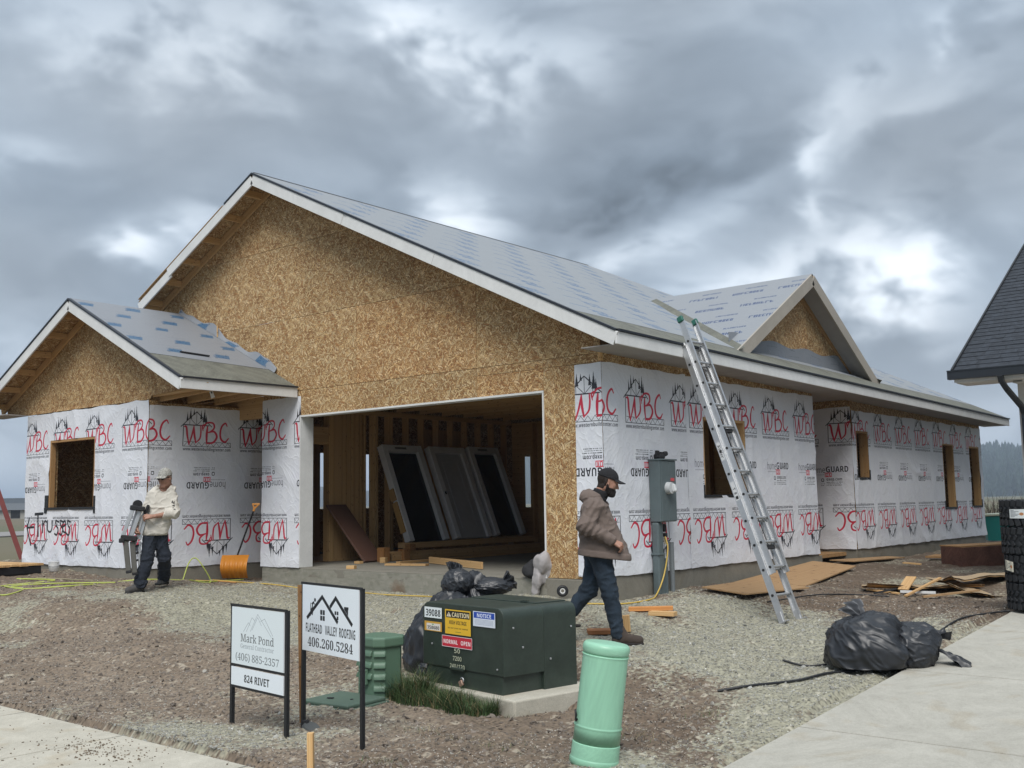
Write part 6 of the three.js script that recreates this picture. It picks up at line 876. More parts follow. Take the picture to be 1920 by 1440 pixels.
{
  // rust-brown formwork panel
  const rp = thing('formwork_panel', 'rust-brown formwork panel standing on the soil behind the tyres', 'panel', [1.9, -0.14, -8.2], 0.95), rm = std({ map: noiseTex(256, 8, (n) => { const v = 150 + 26 * n(1) + 24 * n(6, 3); return [v * 1.05, v * 0.86, v * 0.78]; }, 1, true), color: lin(0.36, 0.26, 0.23) }); obj('face', bx(1.5, 0.36, 0.04, 0.4, 0.15, 0, 0, 0, 0.02, 0.004), rm, rp); obj('end', bx(0.04, 0.34, 0.5, -0.33, 0.15, -0.26, 0, 0, 0, 0.004), rm, rp); obj('lid', bx(1.5, 0.02, 0.55, 0.4, 0.345, -0.26, 0, 0, 0.02, 0.004), M.woodGrey, rp);
  const tb = thing('storage_bin', 'teal plastic bin with a pale lid beyond the far corner of the house', 'bin', [-0.15, -0.06, -17.0], 0.4); const taper = (w0, w1, h, d0, d1) => { const g = new THREE.CylinderGeometry(w1 * 0.707, w0 * 0.707, h, 4, 1); g.rotateY(PI / 4); g.scale(1, 1, d1 / w1); return g.toNonIndexed(); }; const tg = taper(0.55, 0.66, 0.6, 0.5, 0.5); tg.computeVertexNormals(); obj('body', tg.translate(0, 0.3, 0), std({ color: lin(0.01, 0.2, 0.19), roughness: 0.5 }), tb); obj('lid', bx(0.72, 0.06, 0.56, 0, 0.63, 0, 0, 0, 0.04, 0.02), std({ color: lin(0.5, 0.55, 0.45) }), tb);
  // torn cardboard and boards by the driveway
  const tan = std({ map: smudge, color: lin(0.42, 0.31, 0.19), roughness: 0.85, side: THREE.DoubleSide });
  const crd = (label, x, z, w, d, ry, seed, up) => { const t = thing('torn_cardboard', label, 'cardboard', [x, gy(x, z), z], ry); const top = (u, v) => V((u - 0.5) * w * (1 + 0.12 * N(v * 3, seed, 1)), 0.06 + up * Math.sin(u * 3.0 + seed) * 0.5 + 0.07 * fbm(u * 2.2 + seed, v * 2.2, seed, 3) + 0.05 * v, (v - 0.5) * d * (1 + 0.18 * N(u * 4, seed, 2))); obj('sheet', cloth(seed, w, d, top, 30, 20), tan, t); obj('underside', cloth(seed, w, d, (u, v) => top(u, v).add(V(0, -0.02, 0)), 30, 20), M.woodDark, t); return t; };
  crd('long torn strip of tan cardboard in the scrap pile behind the rubbish bag', 2.45, -3.75, 1.5, 0.42, 0.62, 3, 0.05); crd('crumpled tan cardboard piece on top of the scrap pile', 2.95, -3.9, 0.95, 0.4, -0.5, 8, 0.16); crd('tan cardboard sheet running back from the scrap pile to the tyres', 2.95, -4.9, 0.4, 2.4, -0.1, 12, 0.06);
  const stick = (label, a, b, w, h, m) => { const y0 = gy(a[0], a[2]) + a[1], y1 = gy(b[0], b[2]) + b[1], t = thing('scrap_stick', label, 'scrap wood', [(a[0] + b[0]) / 2, Math.min(y0, y1), (a[2] + b[2]) / 2]); part(t, 'stick', bar(V(a[0], y0, a[2]), V(b[0], y1, b[2]), w, h), m); };
  stick('brown stick leaning across the scrap pile', [2.5, 0.03, -3.0], [2.72, 0.2, -3.7], 0.04, 0.02, M.wood); stick('pale strip before the scrap pile', [1.9, 0.03, -3.3], [2.35, 0.03, -3.2], 0.05, 0.02, M.woodPale); stick('white pipe under the cardboard', [2.35, 0.05, -3.25], [2.75, 0.05, -3.4], 0.03, 0.03, M.white); stick('brown board end poking from the scrap pile', [2.7, 0.03, -3.05], [3.25, 0.1, -3.5], 0.07, 0.02, M.ply); stick('short upright brown offcut in the scrap pile', [2.35, 0.06, -3.35], [2.38, 0.2, -3.6], 0.14, 0.015, M.wood);
  stick('dark bent strip on the soil before the scrap pile', [2.1, 0.03, -3.0], [2.3, 0.08, -3.25], 0.02, 0.02, M.blackMat);
  // offcuts by the walking man
  const oc = (label, x, z, w, h, d, ry, rz, m, y = 0) => { const t = thing('offcut', label, 'offcut', [x, gy(x, z) + y, z], ry); obj('board', bx(w, h, d, 0, h / 2 + 0.01, 0, 0, 0, rz, 0.002), m, t); };
  oc('brown flat offcut at the rear boot of the man in the jacket', 0.82, 1.28, 0.3, 0.04, 0.22, 0.7, 0, std({ map: woodT, color: lin(0.45, 0.3, 0.24) })); oc('pale upright offcut right behind the front boot', 0.97, 1.06, 0.11, 0.17, 0.09, 0.6, 0.06, M.woodPale); oc('orange tinted board, longer of the two by the front boot', 0.78, 0.25, 0.5, 0.045, 0.1, 0.55, 0.02, std({ map: woodT, color: lin(0.95, 0.66, 0.44) })); oc('pale split board lying across the orange one', 0.98, 0.32, 0.3, 0.045, 0.12, 0.2, 0.0, M.woodPale); 
  // stack of sheets with battens at the left edge
  const ls = thing('lumber_stack', 'stack of pale boards on a black wrapped base at the left edge', 'lumber stack', [-10.1, 0.0, 2.75], 0.12); obj('wrapped_base', bx(1.7, 0.13, 1.0, -0.35, 0.085, 0, 0, 0, 0, 0.02), M.black, ls); for (let k = 0; k < 7; k++) obj('board', bx(1.75 + (k % 3) * 0.05, 0.035, 0.135, -0.35, 0.172 + (k % 2) * 0.004, -0.45 + k * 0.15, 0, 0.03 * (k % 2), 0.0, 0.002), k % 2 ? M.woodPale : M.wood, ls);
  const bk = thing('bucket', 'small white bucket with grey bands against the wing foundation', 'bucket', [-9.75, 0.03, 1.95]); bk.scale.setScalar(0.62); obj('pail', new THREE.LatheGeometry([[0, 0], [0.11, 0], [0.125, 0.13], [0.13, 0.13], [0.135, 0.25], [0.142, 0.25], [0.142, 0.27], [0.128, 0.27], [0.12, 0.02], [0, 0.02]].map((q) => new THREE.Vector2(...q)), 28), M.white, bk); obj('band', new THREE.TorusGeometry(0.131, 0.007, 8, 28).rotateX(PI / 2).translate(0, 0.15, 0), M.aluDull, bk); obj('handle', new THREE.TorusGeometry(0.13, 0.004, 6, 24, PI).rotateX(-1.2).translate(0, 0.24, 0), M.aluDull, bk);
  // red steel trestle legs at the left edge
  const red = std({ map: smudge, color: lin(0.28, 0.075, 0.07), roughness: 0.6 }), fr = thing('steel_trestle', 'red steel trestle with slanting legs cut by the left edge', 'trestle', [-16.4, -0.05, 0.0]); part(fr, 'leg', bar(V(-16.25, 2.1, 0.25), V(-15.95, -0.08, -0.45), 0.1, 0.1), red); part(fr, 'leg', bar(V(-16.6, 1.0, 0.3), V(-16.35, -0.08, 0.0), 0.1, 0.1), red); part(fr, 'cross_bar', bar(V(-16.3, 1.9, 0.2), V(-18.5, 1.9, 1.1), 0.1, 0.1), red); part(fr, 'leg', bar(V(-18.4, 1.9, 1.1), V(-18.9, -0.08, 1.6), 0.1, 0.1), red);
}
// snow shovel against the corner by the garage
{
  const o = std({ map: smudge, color: lin(0.8, 0.3, 0.03), roughness: 0.45, side: THREE.DoubleSide }), s = thing('snow_shovel', 'snow shovel with a ribbed orange blade and orange grip leaning on the wrapped corner', 'shovel', [-7.3, -0.12, 0.12]);
  const B = V(-7.18, -0.1, 0.2), r = V(0.767, 0, -0.641), f = V(0.641, 0, 0.767); // right and toward the street
  const blade = (u, v) => { const y = 0.37 * v, dz = 0.15 * Math.sin(v * PI * 0.95) - 0.04 * v; return B.clone().addScaledVector(r, (u - 0.5) * 0.44 * (1 - 0.06 * (1 - v))).add(V(0, y, 0)).addScaledVector(f, dz + 0.022 * Math.pow(Math.abs(Math.sin(u * PI * 5)), 3) * sstep(1.05, 0.5, v) + 0.02 * (2 * u - 1) ** 2); };
  part(s, 'blade', cloth(1, 1, 1, blade, 72, 20), o); part(s, 'socket', rod(B.clone().add(V(0, 0.34, 0)).addScaledVector(r, -0.02).addScaledVector(f, -0.05), B.clone().add(V(0, 0.1, 0)).addScaledVector(f, 0.08), 0.03, 0.045, 10), o);
  const a = B.clone().add(V(0, 0.32, 0)).addScaledVector(f, -0.04), b = V(-6.83, 0.98, 0.12); part(s, 'shaft', rod(a, b, 0.014, 0.014, 10), M.blackMat); const d = b.clone().sub(a).normalize(), g = b.clone().addScaledVector(d, 0.12), w = 0.05; part(s, 'grip', [rod(b, b.clone().addScaledVector(d, 0.06), 0.02, 0.02), rod(b.clone().addScaledVector(d, 0.04), g.clone().addScaledVector(r, -w), 0.014), rod(b.clone().addScaledVector(d, 0.04), g.clone().addScaledVector(r, w), 0.014), rod(g.clone().addScaledVector(r, -w - 0.01), g.clone().addScaledVector(r, w + 0.01), 0.016)], std({ color: lin(0.8, 0.36, 0.09), roughness: 0.5 }), 'orange D grip');
}
// jacket over the slab edge, tape roll
{
  const j = thing('draped_jacket', 'pale grey jacket and dark bag dropped over the corner of the garage slab', 'jacket', [-1.05, 0.09, 0.0]); const cl = std({ color: lin(0.36, 0.34, 0.34), roughness: 0.95, side: THREE.DoubleSide });
  const f = (x, y, z) => { const k = 0.035 * fbm(x * 7, y * 5, z * 9, 3) + 0.03 * (ridged(x * 7 + y * 2, y * 2.5, z * 5) - 0.5); let d = ell(x, y, z, [-0.99, 0.2, -0.06], [0.17, 0.17, 0.13]); d = smin(d, ell(x, y, z, [-0.93, 0.3, -0.02], [0.1, 0.13, 0.09]), 0.07); d = smin(d, Math.max(cap(x, y, z, [-1.0, 0.28, 0.05], [-1.04, -0.06, 0.07], 0.085, 0.06), Math.abs(z - 0.06) - 0.035), 0.05); return d + k; };
  const g = net(f, [-1.35, -0.2, -0.3], [-0.7, 0.5, 0.3], 0.012); part(j, 'cloth', g, cl); const h = (x, y, z) => smin(cap(x, y, z, [-1.2, 0.18, 0], [-1.17, 0.26, -0.05], 0.09, 0.06), cap(x, y, z, [-1.14, 0.14, 0.02], [-1.1, 0.14, 0], 0.06, 0.05), 0.05) + 0.02 * fbm(x * 12, y * 12, z * 12, 2); part(j, 'bag', net(h, [-1.4, 0.0, -0.25], [-0.95, 0.45, 0.25], 0.012), M.blackMat);
  const tr = thing('tape_roll', 'roll of black tape with a white core beside the slab corner', 'tape roll', [-0.55, -0.1, 0.15], 0.7); obj('roll', new THREE.TorusGeometry(0.05, 0.022, 10, 28).translate(0, 0.06, 0), M.black, tr); obj('core', new THREE.TorusGeometry(0.028, 0.008, 8, 24).translate(0, 0.06, 0.008), M.white, tr);
  const pb = thing('pry_bar', 'dark flat bar left lying on the small roof', 'tool', [-6.95, 3.46, 1.2], -0.0); part(pb, 'bar', bar(V(-6.92, 3.462, 1.46), V(-6.86, 3.435, 0.98), 0.045, 0.018), M.blackMat);
  const ts = thing('wood_wedge', 'thin upright sliver sticking up where the small roof meets the gable', 'wood sliver', [-8.0, 3.97, 0.06]); obj('sliver', bx(0.02, 0.2, 0.012, 0, 0.1, 0, 0, 0, 0.05), M.woodPale, ts);
}
// cords and hoses
{
  const lay = (pts, up = 0.012) => pts.map(([x, z, h]) => V(x, (h ?? surf(x, z)) + up, z)); const cord = (name, label, pts, r, m, cat = 'cord', seg = 160) => { const t = thing(name, label, cat, [pts[0].x, pts[0].y, pts[0].z]); part(t, 'cable', tube(pts, r * 0.7, seg, 6), m); return t; };
  const lime = std({ color: lin(0.42, 0.48, 0.1), roughness: 0.5 }), yel = std({ color: lin(0.55, 0.38, 0.08), roughness: 0.5 }), org = std({ color: lin(0.6, 0.3, 0.1), roughness: 0.5 });
  cord('power_cable', 'lime green cord running along the wing to the shovel', lay([[-8.3, 3.4], [-7.6, 3.45], [-7.1, 3.1], [-7.2, 2.5], [-7.0, 2.0], [-6.9, 1.5], [-7.0, 0.8], [-7.15, 0.3], [-7.1, 0.1]]), 0.016, lime); cord('power_cable', 'lime green cord in loose loops at the left edge', lay([[-9.0, 2.9], [-8.4, 2.6], [-8.6, 3.3], [-8.0, 3.75], [-7.2, 3.9], [-7.5, 3.5], [-8.4, 3.25], [-8.0, 2.95], [-7.3, 2.7], [-7.0, 2.4]]), 0.015, lime); cord('air_hose', 'thin pale hose curving over the soil before the wing', lay([[-9.0, 2.6], [-8.6, 2.35], [-8.0, 2.25], [-7.5, 2.4], [-7.0, 2.7], [-6.4, 2.5]]), 0.012, std({ color: lin(0.3, 0.27, 0.17), roughness: 0.6 }), 'hose');
  const loop = lay([[-6.9, 1.35], [-6.95, 1.15]]); cord('power_cable', 'stiff lime cord loop standing up by the wing corner', [loop[0], V(-6.98, 0.2, 1.2), V(-7.0, 0.27, 1.08), V(-6.9, 0.16, 1.02), V(-6.85, surf(-6.85, 0.9) + 0.02, 0.9), V(-6.8, surf(-6.8, 1.3) + 0.02, 1.3)], 0.014, lime);
  cord('power_cable', 'yellow cord snaking in front of the garage slab', lay([[-7.3, 0.55], [-6.6, 0.5], [-5.9, 0.42], [-5.2, 0.35], [-4.6, 0.45], [-4.0, 0.3], [-3.4, 0.42], [-2.8, 0.3], [-2.2, 0.5], [-1.6, 0.7], [-1.0, 0.95]]), 0.013, yel); cord('power_cable', 'orange cord end lying before the shovel', lay([[-7.8, 0.9], [-7.4, 0.75], [-7.0, 0.62], [-6.6, 0.6]]), 0.013, org);
  const y0 = gy(0.3, -0.6); cord('power_cable', 'yellow cord hanging from the meter box and curving behind the walking man', [V(0.12, 0.58, -1.17), V(0.16, 0.42, -1.16), V(0.16, 0.1, -1.05), V(0.2, y0 + 0.03, -0.8), V(0.35, surf(0.35, -0.4) + 0.015, -0.4), V(0.32, surf(0.32, 0.1) + 0.015, 0.1), V(0.1, surf(0.1, 0.5) + 0.015, 0.5), V(-0.4, surf(-0.4, 0.75) + 0.015, 0.75), V(-1.0, surf(-1, 0.95) + 0.015, 0.95)], 0.014, yel);
  cord('air_hose', 'black hose curving across the gravel towards the rubbish bag', lay([[3.0, 2.75], [3.2, 2.55], [3.38, 2.1], [3.5, 1.75], [3.62, 1.5], [3.7, 1.35]]), 0.016, M.black, 'hose'); cord('air_hose', 'short black hose left of the rubbish bag', lay([[2.95, 1.45], [3.15, 1.42], [3.32, 1.3], [3.45, 1.25]]), 0.015, M.black, 'hose'); cord('air_hose', 'black hose from the rubbish bag to the tyres', lay([[3.6, 0.3], [3.68, -0.5], [3.72, -1.2], [3.86, -1.9], [4.0, -2.0, driveY(-2)]]), 0.016, M.black, 'hose'); cord('air_hose', 'thin black hose lying across the soil beside the ladder foot', lay([[1.3, -1.6], [1.6, -2.3], [1.9, -2.8], [2.3, -3.0]]), 0.012, M.black, 'hose');
  cord('wire_scrap', 'short curled black wire on the gravel behind the walking man', lay([[0.55, 0.35], [0.6, 0.25], [0.66, 0.3], [0.75, 0.15]]), 0.01, M.black, 'wire', 40);
}
// grass at the pad and thin weeds
{
  const r = rng(55), gm = std({ vertexColors: true, roughness: 0.8, side: THREE.DoubleSide }), L = [], G = () => { const b = 0.6 + r() * 0.9, dry = r() < 0.12; return dry ? [0.22 * b, 0.18 * b, 0.09 * b] : [0.046 * b, 0.082 * b, 0.026 * b]; };
  const cosA = Math.cos(-TA), sinA = Math.sin(-TA);
  for (let k = 0; k < 4600; k++) { const u = r(), lx = -1.22 + 1.28 * Math.pow(u, 1.15), front = 0.1 + Math.pow(r(), 1.5) * (0.3 * (1 - 0.55 * u)); const x = TR[0] + lx * cosA - front * sinA, z = TR[2] + lx * sinA + front * cosA; const tall = 0.5 + 0.7 * Math.max(0, N(lx * 4, 2, 1) + 0.35); L.push([x, surf(x, z) - 0.01, z, (0.13 + 0.25 * r()) * tall * (1 - 0.35 * u), 0.005 + 0.004 * r(), r() * 6.28, 0.2 + 0.9 * r(), G()]); }
  blades(L, gm, 'grass_tuft', 'tuft of green grass along the front of the concrete pad');
  const W = []; for (let k = 0; k < 520; k++) { const c = [[1.9, 5.0, 0.5, 0.12], [2.55, 5.0, 0.3, 0.2], [2.2, 5.75, 0.2, 0.1], [3.15, 4.1, 0.3, 0.25], [3.2, 3.3, 0.2, 0.2], [2.05, 4.05, 0.05, 0.3]][k % 6]; const x = c[0] + (r() + r() - 1) * c[2], z = c[1] + (r() + r() - 1) * c[3], b = 0.5 + r(), dry = r() < 0.55; W.push([x, surf(x, z) - 0.004, z, 0.02 + 0.05 * r(), 0.004, r() * 6.28, 0.6 + r(), dry ? [0.26 * b, 0.21 * b, 0.12 * b] : [0.06 * b, 0.095 * b, 0.035 * b]]); }
  blades(W, gm, 'weeds', 'sparse low weeds and dry stalks on the soil before the cabinet');
}
// far things seen past the left corner and through to the right
{
  const b = (name, label, x, z, w, h, d, ry, wall, roofm, peak) => { const t = thing(name, label, 'building', [x, -0.16, z], ry); obj('wall', bx(w, h, d, 0, h / 2, 0), wall, t); const s = new THREE.Shape(); s.moveTo(-d / 2 - 0.4, 0); s.lineTo(0, peak); s.lineTo(d / 2 + 0.4, 0); s.lineTo(-d / 2 - 0.4, 0); const g = new THREE.ExtrudeGeometry(s, { depth: w + 0.8, bevelEnabled: false }); g.rotateY(PI / 2).translate(-w / 2 - 0.4, h, 0); obj('roof', meterUV(g), roofm, t); for (let k = 0; k < 3; k++) obj('window', bx(1.2, 1.1, 0.08, -w / 3 + k * w / 3, h * 0.55, d / 2 + 0.03), M.black, t); return t; };
  b('far_building', 'low dark building far off behind the left corner', -230, -92, 34, 2.4, 12, 1.15, std({ color: lin(0.1, 0.12, 0.12) }), std({ color: lin(0.05, 0.06, 0.07) }), 1.6); b('far_building', 'pale low shed far off at the left edge', -150, -57, 14, 1.3, 8, 1.15, std({ color: lin(0.34, 0.33, 0.3) }), std({ color: lin(0.1, 0.11, 0.12) }), 1.0);
  const lm = thing('earth_mover', 'yellow machine parked on the far road', 'machine', [-112, -0.1, -37], 1.15), ym = std({ color: lin(0.55, 0.36, 0.05), roughness: 0.6 }); obj('body', bx(4.2, 0.9, 1.8, 0, 1.0, 0, 0, 0, 0, 0.08), ym, lm); obj('cab', bx(1.3, 1.1, 1.5, -0.6, 2.0, 0, 0, 0, 0, 0.06), M.black, lm); obj('boom', bar(V(1.6, 1.2, 0), V(4.4, 1.0, 0), 0.3, 0.3), ym, lm); for (const x of [-1.4, 1.4]) for (const z of [-0.9, 0.9]) obj('wheel', new THREE.CylinderGeometry(0.55, 0.55, 0.4, 20).rotateX(PI / 2).translate(x, 0.5, z), M.blackMat, lm);
  struct('far_road', bx(7, 0.04, 120, 0, 0, 0, 0, 0.42, 0).translate(-44, -0.12, -8), std({ color: lin(0.24, 0.23, 0.22) }), 'grey road beyond the plot at the left');
  // brush along the foot of the field at the right
  const r = rng(5), L = []; for (let k = 0; k < 1400; k++) { const x = mixn(-12, 4, r()), z = mixn(-46, -30, r()), b_ = 0.5 + r() * 0.8; L.push([x, -0.2, z, 0.5 + r() * 1.2, 0.05, r() * 6.28, 0.3 + r() * 0.5, [0.06 * b_, 0.048 * b_, 0.034 * b_]]); } blades(L, std({ vertexColors: true, roughness: 0.95, side: THREE.DoubleSide }), 'dry_brush', 'dry brown brush beyond the far corner of the house').userData.category = 'brush';
}
// ---------- people: local frame x = to the right as seen from the street, y up, z towards the street ----------
const HM = (pos, yaw, pitch, roll = 0) => new THREE.Matrix4().makeTranslation(...pos).multiply(new THREE.Matrix4().makeRotationFromEuler(new THREE.Euler(roll, yaw, pitch, 'YZX')));
// head facing +x, centre at the origin, 0.25 m tall
function headField(x, y, z) {
  const Z = Math.abs(z); let d = ell(x, y, z, [-0.012, 0.035, 0], [0.098, 0.094, 0.077]);
  d = smin(d, ell(x, y, z, [0.03, -0.03, 0], [0.064, 0.088, 0.058]), 0.035); d = smin(d, cap(x, y, Z, [-0.02, -0.055, 0.05], [0.06, -0.1, 0.018], 0.022, 0.022), 0.03);
  d = smin(d, cap(x, y, Z, [0.066, -0.014, 0.038], [0.05, -0.04, 0.045], 0.02, 0.018), 0.02); d = smin(d, cap(x, y, Z, [0.084, 0.03, 0.008], [0.068, 0.032, 0.045], 0.010, 0.009), 0.014);
  d = smax(d, -(Math.hypot(x - 0.098, y - 0.010, Z - 0.032) - 0.017), 0.014);
  d = smin(d, Math.hypot(x - 0.071, y - 0.010, Z - 0.031) - 0.0135, 0.004);
  d = smin(d, cap(x, y, z, [0.09, 0.02, 0], [0.114, -0.03, 0], 0.007, 0.012), 0.013); d = smin(d, cap(x, y, Z, [0.1, -0.034, 0.012], [0.092, -0.036, 0.014], 0.009, 0.007), 0.006);
  d = smin(d, cap(x, y, Z, [0.091, -0.060, 0], [0.078, -0.062, 0.024], 0.007, 0.005), 0.008); d = smin(d, cap(x, y, Z, [0.090, -0.073, 0], [0.078, -0.070, 0.02], 0.007, 0.005), 0.008); d = smax(d, -cap(x, y, Z, [0.101, -0.0665, 0], [0.086, -0.067, 0.024], 0.003, 0.002), 0.004);
  d = smin(d, ell(x, y, z, [0.068, -0.108, 0], [0.024, 0.02, 0.026]), 0.02);
  const e = smax(ell(x + 0.2 * (y + 0.005), y, Z, [-0.012, -0.005, 0.08], [0.021, 0.034, 0.011]), -ell(x, y, Z, [-0.008, -0.004, 0.092], [0.011, 0.02, 0.009]), 0.006); d = smin(d, e, 0.008);
  return smin(d, cap(x, y, z, [-0.035, -0.07, 0], [-0.075, -0.19, 0], 0.053, 0.06), 0.03);
}
const HEAD = net(headField, [-0.16, -0.22, -0.115], [0.14, 0.15, 0.115], 0.0045);
const capF = (x, y, z) => { let d = ell(x, y, z, [-0.012, 0.04, 0], [0.112, 0.106, 0.091]); d = smax(d, 0.038 - y - 0.10 * x, 0.006); const b = smax(Math.hypot((x - 0.085) / 1.02, z * 1.12) - 0.092, Math.abs(y - (0.052 - 0.16 * (x - 0.08) - 4.2 * z * z)) - 0.0045, 0.005); const bb = smax(b, 0.055 - x, 0.006); d = smin(d, bb, 0.008); return smin(d, Math.hypot(x + 0.012, y - 0.147, z) - 0.008, 0.004); };
const CAP = net(capF, [-0.15, -0.0, -0.12], [0.2, 0.17, 0.12], 0.0045);
const beardF = (x, y, z) => { const d = headField(x, y, z) - 0.009 - 0.003 * N(x * 90, y * 90, z * 90); const low = y + 0.048 + 0.5 * Math.max(0, x - 0.06) * (Math.abs(z) < 0.03 ? 0.55 : 0) - 1.3 * Math.max(0, 0.02 - x); return smax(smax(smax(d, low, 0.01), -0.012 - x, 0.01), -0.138 - y, 0.01); };
const BEARD = net(beardF, [-0.03, -0.15, -0.1], [0.13, 0.03, 0.1], 0.0045);
const hairF = (x, y, z) => smax(smax(headField(x, y, z) - 0.0045, x + 0.012 + 0.3 * Math.max(0, -y), 0.008), Math.max(-0.075 - y, y - 0.07), 0.008);
const HAIR = net(hairF, [-0.15, -0.1, -0.11], [0.04, 0.1, 0.11], 0.0045);
// a hand from the wrist along +x, back of the hand up, thumb on side s
function handGeo(curl, s = 1, spread = 1) {
  const b = [[[-0.05, 0, 0], [0.0, 0, 0], 0.026, 0.026], [[0, 0, -0.012], [0.08, 0.002, -0.03], 0.02, 0.015], [[0, 0, 0.012], [0.08, 0.002, 0.03], 0.02, 0.014], [[0.01, 0, 0], [0.088, 0.004, 0], 0.021, 0.015]];
  const fingers = []; [[-0.032, 0.066], [-0.011, 0.076], [0.0105, 0.072], [0.031, 0.056]].forEach(([z, L], i) => { let a = -curl * 0.35, p = [0.086, 0.002, z * s * -1]; const seg = []; for (const [f, c] of [[0.45, 0.9], [0.32, 1.1], [0.25, 0.7]]) { a -= curl * c * 0.55; const q = [p[0] + Math.cos(a) * L * f, p[1] + Math.sin(a) * L * f, p[2] + z * s * -1 * 0.06 * spread]; seg.push([p, q, 0.0092 - i * 0.0003, 0.0082]); p = q; } fingers.push(seg); });
  const th = [[[0.02, -0.004, 0.022 * s], [0.052, -0.014, 0.05 * s], 0.015, 0.012], [[0.052, -0.014, 0.05 * s], [0.078, -0.026 - 0.01 * curl, 0.052 * s], 0.0115, 0.0105], [[0.078, -0.026 - 0.01 * curl, 0.052 * s], [0.1, -0.036 - 0.014 * curl, 0.044 * s], 0.0105, 0.0085]];
  const f = (x, y, z) => { let d = 1e9; for (const q of b) d = d > 5 ? cap(x, y, z, ...q) : smin(d, cap(x, y, z, ...q), 0.012); let t = 1e9; for (const q of th) t = t > 5 ? cap(x, y, z, ...q) : smin(t, cap(x, y, z, ...q), 0.006); d = smin(d, t, 0.009); for (const g of fingers) { let e = 1e9; for (const q of g) e = Math.min(e, cap(x, y, z, ...q)); d = smin(d, e, 0.004); } return d; };
  return net(f, [-0.07, -0.11, -0.08], [0.19, 0.05, 0.08], 0.0035);
}
const placeHand = (g, wrist, dir, back) => { const x = dir.clone().normalize(), z = x.clone().cross(back).normalize(), y = z.clone().cross(x); return g.clone().applyMatrix4(new THREE.Matrix4().makeBasis(x, y, z)).translate(wrist.x, wrist.y, wrist.z); };
const at3 = (g, m) => g.clone().applyMatrix4(m);
const shoe = (heel, toe, ank, r = 0.046) => { const d = V(...toe).sub(V(...heel)).normalize(); const f = (x, y, z) => { let e = smin(cap(x, y, z, heel, toe, r, r * 0.88), cap(x, y, z, [heel[0] + d.x * 0.07, heel[1] + 0.03, heel[2] + d.z * 0.07], ank, r * 1.0, r * 1.12), 0.03); e = smin(e, cap(x, y, z, [heel[0] + d.x * 0.1, heel[1] + 0.02, heel[2] + d.z * 0.1], toe, r * 0.9, r * 0.78), 0.02); return smax(e + 0.0025 * N(x * 50, y * 50, z * 50), (heel[1] - r * 0.72) - y, 0.006); }; const lo = [Math.min(heel[0], toe[0]) - 0.09, heel[1] - 0.07, Math.min(heel[2], toe[2]) - 0.09], hi = [Math.max(heel[0], toe[0]) + 0.09, ank[1] + 0.07, Math.max(heel[2], toe[2]) + 0.09];
  const sole = (x, y, z) => smax(cap(x, y, z, [heel[0], heel[1] - r * 0.6, heel[2]], [toe[0], heel[1] - r * 0.6, toe[2]], r * 1.06, r * 0.98), Math.abs(y - (heel[1] - r * 0.78)) - 0.013, 0.004); return [net(f, lo, hi, 0.007), net(sole, lo, hi, 0.006)]; };
const skinM = std({ map: noiseTex(128, 6, (n) => { const v = 226 + 14 * n(1) + 10 * n(5, 3); return [v, v - 6, v - 10]; }, 0.2, true), color: lin(0.46, 0.26, 0.19), roughness: 0.55 });
const weave = noiseTex(256, 60, (n) => { const v = 128 + 60 * n(2) + 60 * n(4, 3); return [v, v, v]; }, 0.25);
const fab = (c, o = {}) => std({ color: c, bumpMap: weave, bumpScale: 0.0012, roughness: 0.95, ...o });
const fold = (x, y, z, s, k = 1) => k * (0.011 * fbm(x * 6 + s, y * 9, z * 6, 3) - 0.014 * Math.pow(clamp(ridged(x * 3 + y * 2.2 + s, y * 4.5 - x * 3, z * 3)), 5) - 0.007 * Math.pow(clamp(ridged(x * 8 - y * 5 + s, y * 9 + x * 4, z * 7)), 4));

